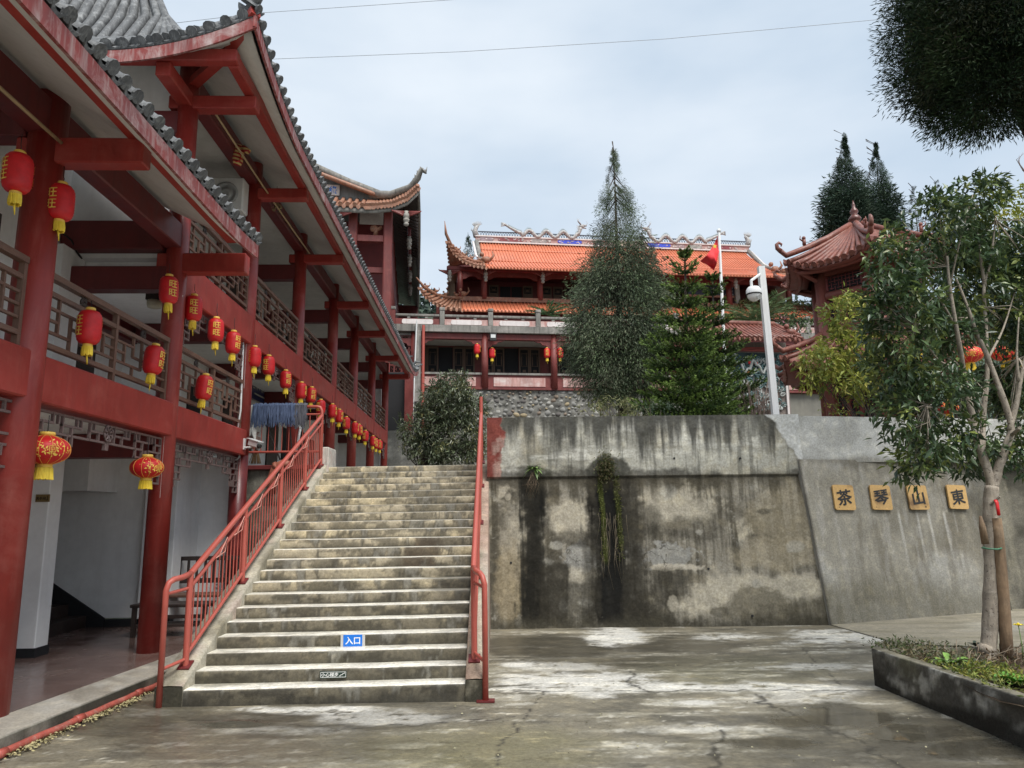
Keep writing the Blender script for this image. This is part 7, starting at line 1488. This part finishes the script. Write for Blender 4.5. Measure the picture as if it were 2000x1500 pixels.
# ---- conifers and shrubs on the terrace
def cypress(name, label, u, y, prof, seed, cols, n_cl, per, size, clump=.30, droop=.9, base_z=TZ, group=None, mat=None, trunk_r=.12, wr=.17):
    """prof: (v, half width in photo pixels, centre u) from top to bottom"""
    t = thing(name, label, 'tree', group=group); lv = Leaves(seed); r = lv.r; vs_ = np.array([p[0] for p in prof], float); hw = np.array([p[1] for p in prof], float); cu = np.array([p[2] for p in prof], float)
    cum = np.concatenate([[0], np.cumsum((hw[1:]+hw[:-1])/2*np.diff(vs_)+np.diff(vs_)*14)]); q = np.concatenate([np.interp(r.random(n_cl)*cum[-1], cum, vs_), np.linspace(vs_[0]+2, vs_[min(3, len(vs_)-1)], 26)]); H_ = np.interp(q, vs_, hw); U_ = np.interp(q, vs_, cu)
    P = []
    for v, h, uc in zip(q, H_, U_):
        a = r.uniform(0, 2*pi); rr = h*r.uniform(.15, 1)**.5*r.uniform(.78, 1.14); c0 = at_y(uc, v, y); k = (at_y(uc+100, v, y)-c0).length/100; P.append((c0.x+rr*k*cos(a), y+rr*k*sin(a), c0.z, cos(a), sin(a), min(1, rr/max(h, 1)), h))
    P = [p_ for p_ in P if y > 30 or base_z == 0 or mnoise.noise(Vector(p_[:3])*1.5+Vector((seed, 0, 0))) > -.20]; H_ = np.array([np.interp(1, [0, 1], [0, 1])*h_ for h_ in [p_[6] for p_ in P]]); P = np.array(P)[:, :6]; shade = r.uniform(.5, 1.4, (len(P), 1)); bc = pal(r, len(P), cols)*shade; R_ = clump*r.uniform(.5, 1.4, len(P))*np.clip(np.array(H_)/(62 if y < 30 else 40), (.24 if y < 30 else .14), 1.25)
    idx = np.repeat(np.arange(len(P)), per); d = r.normal(size=(len(idx), 3)); d /= np.linalg.norm(d, axis=1, keepdims=True); pos = P[idx, :3]+d*(R_[idx]*r.random(len(idx))**.4)[:, None]*np.array([1, 1, 1.25])
    D = d*.7+np.stack([P[idx, 3], P[idx, 4], np.zeros(len(idx))], 1)*.5+r.normal(size=(len(idx), 3))*.35; D[:, 2] -= droop*r.uniform(.2, 1.2, len(idx))
    ln = size*r.uniform(.6, 1.4, len(idx))*np.clip(R_[idx]/clump, .35, 1.1); lv.add(pos, D, ln, ln*wr, bc[idx]*r.uniform(.8, 1.2, (len(idx), 1))); top, bot = at_y(cu[0], vs_[0]+6, y), at_y(cu[-1], vs_[-1], y)
    mb = MB(); rn = random.Random(seed)
    if base_z > 0: mb.tube([(bot.x, y, base_z-.1), (bot.x*.5+top.x*.5, y, (base_z+top.z)/2), (top.x, y, top.z-.2)], [trunk_r, trunk_r*.6, .006], 8)
    for k in range(0, len(P), 5): p = P[k]; mb.tube([(bot.x+(top.x-bot.x)*.4, y, p[2]+.15+.3*p[5]), (p[0], p[1], p[2])], [.02, .006], 4)
    part('trunk' if base_z > 0 else 'boughs', mb, BARKD, t); lv.build('crown', mat or NEEDLE, t); return t
cypress('cypress_tree', 'tall pointed grey-green cypress standing in front of the temple hall', 1205, 17.5, [(296, 2, 1199), (330, 13, 1200), (380, 24, 1203), (420, 38, 1204), (470, 46, 1206), (505, 62, 1212), (560, 84, 1210), (620, 98, 1206), (680, 90, 1204), (730, 74, 1203), (770, 48, 1208), (815, 24, 1215)], 31, [(.15, .185, .115), (.105, .145, .085), (.21, .235, .15), (.13, .18, .09), (.08, .095, .065)], 720, 175, .088, .32, 1.0)
cypress('cypress_tree', 'small pointed cypress leaning out beside the tall cypress', 1272, 17.3, [(480, 3, 1274), (520, 14, 1274), (580, 22, 1272), (650, 24, 1266), (720, 18, 1258), (760, 8, 1250)], 32, [(.125, .145, .09), (.09, .115, .07), (.155, .17, .11)], 120, 140, .095, .26, 1.0)
BG = 'dark conifers behind the pavilion'
DK = [(.036, .066, .044), (.05, .085, .055), (.025, .046, .03), (.07, .105, .065)]
cypress('background_conifer', 'taller of the two dark conifers behind the pavilion roof', 1650, 40, [(262, 1, 1649), (285, 4, 1649), (310, 11, 1650), (350, 26, 1650), (395, 38, 1650), (440, 46, 1652), (520, 46, 1652), (640, 44, 1652)], 33, DK, 520, 110, .26, .5, .3, 2.4, BG, trunk_r=.25)
cypress('background_conifer', 'shorter dark conifer just right of the taller one behind the pavilion', 1712, 41, [(281, 1, 1711), (305, 4, 1711), (330, 12, 1711), (370, 28, 1713), (410, 38, 1714), (450, 46, 1716), (540, 46, 1716), (640, 46, 1716)], 34, DK, 480, 110, .26, .5, .3, 2.4, BG, trunk_r=.25)
cypress('background_conifer', 'thin far conifer showing left of the near tree top', 1786, 46, [(366, 2, 1785), (410, 12, 1786), (470, 20, 1788), (560, 24, 1790)], 35, [(.06, .08, .06), (.045, .06, .045)], 70, 50, .3, .4, .3, 2.4, BG, trunk_r=.2)
cypress('background_conifer', 'thin far conifer showing through the top of the near tree', 1830, 47, [(354, 2, 1830), (400, 12, 1830), (470, 20, 1832), (560, 24, 1834)], 36, [(.06, .08, .06), (.045, .06, .045)], 70, 50, .3, .4, .3, 2.4, BG, trunk_r=.2)
cypress('background_conifer', 'dark conifer tip behind the left end of the temple ridge', 912, 50, [(462, 2, 914), (500, 14, 914), (560, 22, 914)], 37, DK, 60, 50, .3, .4, .3, 2.4, BG, trunk_r=.2)

def norfolk(name, label, u, v_top, v_bot, y, hw, seed, bright=1.0):
    """whorls of branches, each a flat spray of fox-tail shoots with paler tips"""
    t = thing(name, label, 'tree'); lv = Leaves(seed); r = lv.r; rn = random.Random(seed); top = at_y(u, v_top, y); bot = at_y(u, v_bot, y); k = (at_y(u+100, v_bot, y)-bot).length/100; Hh = top.z-TZ; Rm = hw*k; mb = MB(); mb.tube([(bot.x, y, TZ-.1), (top.x, y, top.z)], [.09, .012], 8); nw = 14
    C0 = np.array((.022, .045, .014))*bright; C1 = np.array((.10, .15, .035))*bright
    def shoot(base, dr, bl, up, q=0):
        m = max(6, int(bl/.022)); tt = np.linspace(0, 1, m); cen = np.array(base)+np.outer(tt*bl, np.array(dr)); cen[:, 2] += up*bl*tt*tt; tw = C0*(1-tt[:, None])+C1*(tt[:, None]**1.5); tw = tw*r.uniform(.75, 1.25)
        for z_ in range(4): lv.add(cen, np.array(dr)*1.25+r.normal(size=(m, 3))*.55, .062, .018, tw*r.uniform(.7, 1.3, (m, 1)))
    for i in range(nw):
        f = (i/(nw-1))**.95; z = top.z-.06-(Hh-.25)*f; rb = Rm*(.13+.87*min(1, f*1.2)**.85)*rn.uniform(.88, 1.1); nb = 5 if f < .2 else 7
        for b in range(nb):
            a = 2*pi*b/nb+i*.7+rn.uniform(-.2, .2); L = rb*rn.uniform(.82, 1.15); d = Vector((cos(a), sin(a), 0)); sd = Vector((-d.y, d.x, 0)); tipup = .34*L if f < .25 else .20*L
            def bp(s): return Vector((top.x+(bot.x-top.x)*f, y, z))+d*(L*s)+Vector((0, 0, (.75*L*s if f < .12 else .0)-.20*L*s*(1-f*.2)+tipup*s*s*1.6))
            mb.tube([bp(0), bp(.5), bp(1)], [.016, .010, .004], 4); nl = max(3, int(L/.125))
            for j in range(nl+1):
                s = .10+.90*j/nl; base = bp(s); bl = (.50*(1-s)**.6+.16)*min(1, L*.9)*rn.uniform(.8, 1.15)
                for sg in ((-1, 1) if j < nl else (0,)): shoot(base, (d*.8+sd*(.85*sg)+Vector((0, 0, .22))).normalized(), bl, .26)
            shoot(bp(.1), (bp(.6)-bp(.1)).normalized(), L*.5, 0); shoot(bp(.55), (bp(1)-bp(.55)).normalized(), L*.5, .15)
    shoot(top-Vector((0, 0, .25)), Vector((0, 0, 1)), .32, 0); part('trunk', mb, BARKD, t); lv.build('crown', NEEDLE, t); return t
norfolk('norfolk_pine', 'bright green layered pine with an upright tip in front of the temple', 1338, 497, 815, 14.5, 106, 41, 1.85); norfolk('norfolk_pine', 'slightly darker layered pine standing just behind the brighter one', 1392, 542, 815, 16.0, 92, 42, 1.35)

def shrub(name, label, ells, y_seed, cols, w, L, W_, k, dens, mat, stem=None, droop=.3, spread=.9, cat='shrub', group=None):
    t = thing(name, label, cat, group=group); lv = Leaves(y_seed); T_, N_ = ell_tips(lv.r, ells, dens); rosettes(lv, T_, N_, k, L, W_, cols, w, droop, spread); lv.build('foliage', mat, t); mb = MB(); rn = random.Random(y_seed); b = Vector(stem) if stem else Vector((ells[0][0][0], ells[0][0][1], TZ))
    for c, R_s in ells:
        for q in range(2): e = Vector(c)+Vector((rn.uniform(-.5, .5)*R_s[0], rn.uniform(-.5, .5)*R_s[1], rn.uniform(-.3, .5)*R_s[2])); mb.tube([b+Vector((rn.gauss(0, .05), rn.gauss(0, .05), 0)), b.lerp(e, .5)+Vector((rn.gauss(0, .08), 0, .05)), e], [.016, .010, .004], 5)
    part('stems', mb, BARKD, t); return t
shrub('round_bush', 'round grey-green bush at the head of the stairs', [pell(*e) for e in [(885, 790, 55, 50, 15.5, .6), (850, 800, 40, 42, 15.3, .5), (915, 805, 38, 45, 15.6, .5), (880, 750, 34, 26, 15.5, .4), (905, 735, 14, 14, 15.5, .2), (835, 825, 40, 30, 15.2, .5), (795, 828, 20, 16, 15.1, .3), (890, 845, 55, 38, 15.5, .6), (845, 860, 44, 34, 15.3, .5), (925, 860, 26, 30, 15.6, .4), (810, 850, 26, 24, 15.2, .3), (885, 884, 58, 26, 15.4, .5), (840, 886, 42, 22, 15.2, .4), (922, 884, 26, 22, 15.5, .4), (800, 872, 18, 16, 15.2, .3), (870, 770, 45, 36, 15.2, .5)]], 51, [(.10, .125, .07), (.155, .185, .11), (.06, .08, .042), (.20, .20, .085), (.25, .26, .19)], [.34, .26, .2, .12, .08], .11, .03, 7, 800, GLOSSY, (-1.9, 15.5, TZ), .35)
shrub('low_shrub', 'pale yellow-green low shrub behind the wall at the foot of the cypress', [pell(*e) for e in [(1160, 800, 34, 16, 13.5, .5), (1200, 795, 44, 22, 13.5, .5), (1245, 802, 30, 14, 13.5, .4), (1185, 782, 26, 12, 13.5, .3)]], 52, [(.20, .21, .09), (.28, .28, .14), (.12, .14, .05)], [.4, .3, .3], .085, .02, 6, 500, SOFTL, (1.9, 13.5, TZ))
shrub('low_shrub', 'bluish green low shrub between the cypress and the bright pine', [pell(*e) for e in [(1290, 800, 40, 14, 13.2, .4), (1262, 796, 20, 14, 13.2, .3)]], 53, [(.10, .15, .10), (.07, .11, .06)], [.5, .5], .06, .012, 6, 700, SOFTL, (2.7, 13.2, TZ))
shrub('yellow_green_tree', 'light yellow-green leafy tree in front of the pavilion windows', [pell(*e) for e in [(1655, 620, 48, 42, 14, .5), (1640, 680, 52, 40, 14, .5), (1600, 710, 42, 30, 13.8, .4), (1680, 690, 40, 46, 14.2, .5), (1640, 740, 56, 30, 13.9, .5), (1590, 745, 22, 18, 13.7, .3), (1690, 760, 40, 36, 14.2, .4), (1575, 700, 20, 12, 13.7, .2), (1660, 590, 26, 20, 14, .3)]], 54, [(.36, .38, .075), (.28, .32, .07), (.18, .23, .06), (.46, .43, .12)], [.33, .3, .22, .15], .14, .046, 7, 430, SOFTL, (7.1, 14.1, TZ), .3, cat='tree')
shrub('yellow_green_tree', 'yellow-green tree crown behind the near tree at the right edge', [pell(*e) for e in [(1930, 410, 70, 50, 20, 1.2), (1990, 460, 80, 90, 20, 1.2), (1880, 470, 50, 60, 20, 1), (1930, 540, 90, 80, 20, 1.2), (2000, 620, 90, 90, 20, 1.2), (1900, 640, 80, 70, 20, 1.2)]], 55, [(.24, .27, .035), (.32, .32, .045), (.15, .19, .035)], [.4, .3, .3], .19, .07, 7, 95, SOFTL, (13.2, 20, TZ), .3, cat='tree')  # yellow-green is the leaves' own colour
shrub('low_shrub', 'few yellow-green shoots on the wall top below the pavilion window', [pell(*e) for e in [(1625, 800, 28, 12, 12.7, .2), (1650, 806, 18, 8, 12.7, .15)]], 56, [(.28, .28, .05), (.16, .2, .04)], [.5, .5], .06, .022, 5, 500, SOFTL, (5.7, 12.7, TZ))
shrub('dark_hedge', 'dark leafy hedge hiding the court behind the near tree', [pell(*e) for e in [(1780, 720, 60, 60, 16, .8), (1850, 740, 70, 60, 16.5, .8), (1940, 760, 80, 60, 16.5, .8), (1820, 640, 70, 60, 16.5, .8), (1990, 700, 60, 70, 17, .8)]], 57, [(.03, .05, .025), (.05, .075, .03)], [.6, .4], .15, .055, 6, 130, SOFTL, (9.8, 16.4, TZ), .3)
# bare twiggy shrub in front of the dark arch
t = thing('bare_shrub', 'leafless brown twiggy shrub in front of the relief screen', 'shrub'); mb = MB(); rn = random.Random(9); b = at_y(1480, 815, 15.5); b.z = TZ
for k in range(60):
    e = at_y(rn.uniform(1440, 1525), rn.uniform(735, 800), 15.5+rn.uniform(-.3, .3)); m_ = b.lerp(e, .5)+Vector((rn.gauss(0, .08), 0, rn.uniform(0, .1))); mb.tube([b, m_, e], [.010, .007, .003], 4)
    for q in range(3): e2 = m_.lerp(e, rn.random())+Vector((rn.gauss(0, .12), rn.gauss(0, .1), rn.uniform(-.02, .16))); mb.tube([m_.lerp(e, .4), e2], [.005, .002], 4)
part('twigs', mb, plain('bare_twig', (.14, .10, .085), .9), t, kind='stuff')
def cycad(name, label, u, v, y, R_, n, cols, seed):
    p = at_y(u, v, y); t = thing(name, label, 'plant', p); lv = Leaves(seed); r = lv.r; rn = random.Random(seed); mb = MB()
    for k in range(n):
        a = 2*pi*k/n+rn.uniform(-.2, .2); el = rn.uniform(.15, 1.1); L = R_*rn.uniform(.8, 1.1); P = [Vector((cos(a)*L*f*cos(el*(1-.6*f)), sin(a)*L*f*cos(el*(1-.6*f)), L*f*sin(el)*(1-.45*f))) for f in np.linspace(0, 1, 7)]; mb.tube(P, .012, 4); q = np.array([P[min(5, int(f*6))].lerp(P[min(6, int(f*6)+1)], f*6-int(f*6)) for f in np.linspace(.12, .99, 22)]); d = np.array((P[-1]-P[0]).normalized()); s_ = np.cross(d, (0, 0, 1)); s_ /= np.linalg.norm(s_)+1e-6
        for sg in (-1, 1): lv.add(q, np.tile(d*.7+s_*sg, (22, 1)), L*.26, L*.03, pal(r, 22, cols))
    part('rachis', mb, plain('rachis_%d' % seed, (.10, .14, .05), .6), t, kind='stuff'); lv.build('fronds', SOFTL, t)
cycad('cycad', 'small cycad behind the court balustrade', 1070, 615, 35.8, 1.0, 16, [(.05, .12, .05), (.08, .17, .06)], 61); cycad('cycad', 'cycad with stiff pale fronds above the relief screen roof', 1478, 628, 29.5, 1.5, 18, [(.14, .19, .08), (.08, .13, .05)], 62)
lv = Leaves(63); r = lv.r; P = []
for u in np.linspace(1440, 1580, 420):
    s_, z_ = hl_at(u, 592+r.normal()*2.2, o5-.3); P.append((cos(YH)*s_-sin(YH)*(o5-.3), H0Y+sin(YH)*s_+cos(YH)*(o5-.3)+r.normal()*.06, z_))
lv.add(np.array(P), r.normal(size=(len(P), 3))-np.array([0, .6, .4]), .26, .06, pal(r, len(P), [(.12, .18, .06), (.30, .33, .14), (.07, .11, .04)])); t = thing('trough_plants', 'strip of hanging green plants along the upper floor of the temple at the right', 'plants'); lv.build('foliage', SOFTL, t)
lv = Leaves(64); r = lv.r; n = 500; c0 = at_y(1545, 630, 30); P = np.array(c0)+r.normal(size=(n, 3))*np.array([.55, .3, .22]); lv.add(P, r.normal(size=(n, 3)), .18, .07, pal(r, n, [(.10, .15, .06), (.16, .2, .1), (.05, .08, .04)])); n = 40; P = np.array(at_y(1528, 622, 29.6))+r.normal(size=(n, 3))*np.array([.18, .1, .1]); lv.add(P, r.normal(size=(n, 3)), .10, .08, pal(r, n, [(.5, .2, .25), (.6, .35, .38)])); t = thing('flower_shrub', 'flowering shrub with pink blooms beside the relief screen roof', 'shrub'); lv.build('foliage', SOFTL, t)

# ---- big dark cypress hanging in at the upper right
cypress('overhanging_cypress', 'big dark cypress crown hanging into the upper right corner', 1900, 9.0, [(-220, 120, 1945), (-150, 150, 1940), (-70, 170, 1935), (0, 176, 1930), (50, 166, 1930), (100, 158, 1934), (140, 140, 1936), (172, 122, 1934), (208, 100, 1930), (232, 55, 1930)], 71, [(.016, .034, .015), (.024, .048, .019), (.010, .02, .010), (.036, .062, .022), (.045, .052, .024)], 1150, 165, .07, .22, .2, 0, trunk_r=.16)
c0 = [at_y(u, v, 9.3) for u, v in ((2100, 470), (2050, 330), (2004, 230), (1978, 140), (1962, 20), (1955, -200))]; t = [o for o in C.objects if o.name == 'overhanging_cypress'][0]
ft = at_y(2110, 700, 9.4); part('main_stem', MB().tube([(ft.x+.1, 9.4, 0), ft]+c0, [.22, .19, .16, .13, .11, .10, .09, .06], 10), BARKD, t); mb = MB(); rn = random.Random(12)
for k in range(40): a = c0[2].lerp(c0[4], rn.random()); e = a+Vector((rn.uniform(-.9, .5), rn.uniform(-.5, .3), rn.uniform(-.1, .45))); mb.tube([a, a.lerp(e, .5)+Vector((0, 0, .05)), e], [.018, .012, .004], 5)
part('bare_limbs', mb, BARK, t, kind='stuff')
mb = MB(); q = at_y(2010, 345, 12); 
for k in range(5): mb.tube([q, q+Vector((-.10-.02*k, 0, .12+.05*k)), q+Vector((-.14-.03*k+.02*k*k, 0, .30+.05*k))], [.006, .005, .002], 4)
t = thing('bare_twig_tip', 'few bare twigs reaching in at the right edge under the cypress', 'branch'); part('twigs', mb, bpy.data.materials['bare_twig'], t, kind='stuff')

# ---- white camera post, flag, power lines
WP = paint('white_post', (.88, .88, .87), .04, 5, .4, fade=(.74, .73, .70), fade_amt=.4, dirt=(.35, .32, .28), dirt_amt=.35, bump=.05)
b, tpp = at_y(1514, 806, 12.4), at_y(1486, 521, 12.4); b2 = b+(b-tpp)*.12; t = thing('camera_post', 'white square camera post rising behind the retaining wall', 'post'); d = tpp-b2; bar('post', WP, t, (b2+tpp)/2, (.105, .105, d.length), d.to_track_quat('Z', 'Y').to_euler()); 
a0, a1, a2 = at_y(1484, 536, 12.35), at_y(1467, 548, 12.2), at_y(1468, 562, 12.2); part('arm', MB().tube([a0, a1, a2], .024, 6, smooth=False), WP, t)
dc = at_y(1472, 568, 12.2); cam_t = thing('dome_camera', 'round white dome camera hanging from the arm of the white post', 'camera', dc); part('dome_shell', MB().lathe([(.02, .08), (.09, .065), (.125, .02), (.13, -.05), (.128, -.06)], 18), WP, cam_t); part('seam_ring', MB().lathe([(.129, -.075), (.132, -.07), (.132, -.06), (.129, -.055)], 18), BLACK, cam_t); mb = MB().ball((0, 0, -.075), .118, 18, 8, (1, 1, .95)); part('dome_eye', mb, plain('dome_plastic', (.72, .72, .70), .2), cam_t); rod('lens', METALW, cam_t, (.05, -.08, -.12), (.06, -.105, -.135), .045, 12)
fp, ft_ = at_y(1408, 640, 24), at_y(1404, 451, 24); t = thing('flagpole', 'thin white flagpole in front of the temple roof', 'flagpole'); rod('pole', WP, t, (fp.x, 24, TZ), ft_, .05, 8); part('pole_cap', MB().ball(ft_, .08, 8, 6), METALW, t)
FLAG = plain('flag_red', (.62, .02, .025), .7, 0, .12, 3); t = thing('red_flag', 'red flag hanging folded from the white flagpole', 'flag'); P0 = at_y(1403, 462, 24); rows = []
OUT = [[(1402, 461), (1396, 474), (1389, 486), (1379, 500), (1368, 509)], [(1403, 472), (1400, 486), (1396, 499), (1388, 512), (1377, 515)], [(1403, 482), (1401, 497), (1398, 511), (1391, 521), (1384, 521)], [(1404, 490), (1402, 504), (1399, 517), (1395, 528), (1391, 526)]]
for i, rw_ in enumerate(OUT): rows.append([at_y(u, v, 24+.22*sin(j*1.7+i*.9)-.05) for j, (u, v) in enumerate(rw_)])
R2 = []
for i in range(13):
    fi = i/12*3; a = min(2, int(fi)); R2.append([])
    for j in range(17): fj = j/16*4; b_ = min(3, int(fj)); R2[-1].append(rows[a][b_].lerp(rows[a][b_+1], fj-b_).lerp(rows[a+1][b_].lerp(rows[a+1][b_+1], fj-b_), fi-a)+Vector((0, .05*sin(j*.9+i*.35), 0)))
part('cloth', MB().sheet(R2, (0, .01, 0)), FLAG, t)
mb = MB(); c0 = at_y(1396, 481, 23.6)
for k in range(5): a = pi/2+k*4*pi/5
mb.prism([c0+Vector((.09*(1 if k % 2 == 0 else .4)*sin(k*pi/5), 0, .09*(1 if k % 2 == 0 else .4)*cos(k*pi/5))) for k in range(10)], (0, .008, 0)); part('star', mb, plain('flag_star', (.7, .55, .05), .6), t)
WIREM = plain('power_wire', (.30, .33, .36), .6)
for pts, lab in (([(300, 50), (510, 25), (700, 12), (875, 0), (1100, -18)], 'upper thin power line crossing the sky'), ([(200, 135), (540, 115), (900, 101), (1300, 76), (1718, 38), (1900, 20)], 'lower thin power line crossing the sky to the dark cypress')):
    t = thing('power_line', lab, 'wire', group='thin power lines across the sky'); part('wire', MB().tube([at_y(u, v, 45) for u, v in pts], .016, 4), WIREM, t)
# ---- festival lanterns half hidden behind the near tree
for i, (u, v, s_, lab) in enumerate(((1893, 693, .95, 'red lantern with yellow tassel glimpsed between the forked limbs of the near tree'), (1962, 690, .9, 'red lantern glimpsed at the right between branches of the near tree'), (1995, 687, .9, 'red lantern at the right edge behind the near tree'), (1792, 676, .7, 'red lantern mostly hidden by leaves left of the forked trunk'), (1852, 797, .7, 'low red lantern seen through leaves just above the wall top'))): big_lantern(at_y(u, v, 12.9), s_*1.25, .2, lab)['group'] = 'lanterns behind the near tree'
# fallen leaves on the yard
mb = MB(); rn = random.Random(44)
for k in range(120):
    u, v = rn.uniform(800, 2000), rn.uniform(1290, 1495); p = at_z(u, v, .004); s_ = rn.uniform(.006, .014); a = rn.uniform(0, 6.28)
    if p.x > 3.3 and p.y < 7.4: continue
    mb.quad(p+Vector((cos(a)*s_, sin(a)*s_, .004)), p+Vector((-sin(a)*s_*.4, cos(a)*s_*.4, .012)), p+Vector((-cos(a)*s_, -sin(a)*s_, .006)), p+Vector((sin(a)*s_*.4, -cos(a)*s_*.4, .003)))
o = part('fallen_leaves', mb, plain('fallen_leaf', (.26, .24, .15), .7, 0, .5, 30), kind='stuff'); o['label'] = 'small pale leaves and petals fallen on the wet yard'

# ---- wooded hill far behind
hx_, hy_ = np.meshgrid(np.linspace(-160, 200, 60), np.linspace(75, 260, 30), indexing='ij'); hz_ = 2+36*sstep(75, 135, hy_)*(.85+.3*fbm(hx_*.02, hy_*.02, 190, 4))+10*sstep(130, 260, hy_); me = MB().sheet([[Vector((hx_[i, j], hy_[i, j], hz_[i, j])) for j in range(30)] for i in range(60)]).mesh('hill', plain('hill_green', (.05, .075, .05), .95, 0, .3, .2)); o = put('hill', me); o['kind'] = 'structure'
lv = Leaves(65); r = lv.r
for k in range(420):
    x, y = r.uniform(-60, 110), r.uniform(92, 150); i, j = (x+160)/360*59, (y-75)/185*29; z = hz_[int(i), int(j)]; h = r.uniform(4, 7.5); n = 60; f = r.random(n)**.7; a = r.uniform(0, 2*pi, n); rr = f*h*.22*r.uniform(.5, 1, n); P = np.stack([x+rr*np.cos(a), y+rr*np.sin(a), z+h*(1-f)], 1); D = np.stack([np.cos(a), np.sin(a), -.6+0*a], 1); lv.add(P, D, 1.3, .8, pal(r, n, [(.055, .085, .065), (.075, .11, .08), (.04, .06, .05)]))
o = lv.build('hillside_forest', SOFTL, None); o['label'] = 'distant conifer forest on the hill behind the temple'
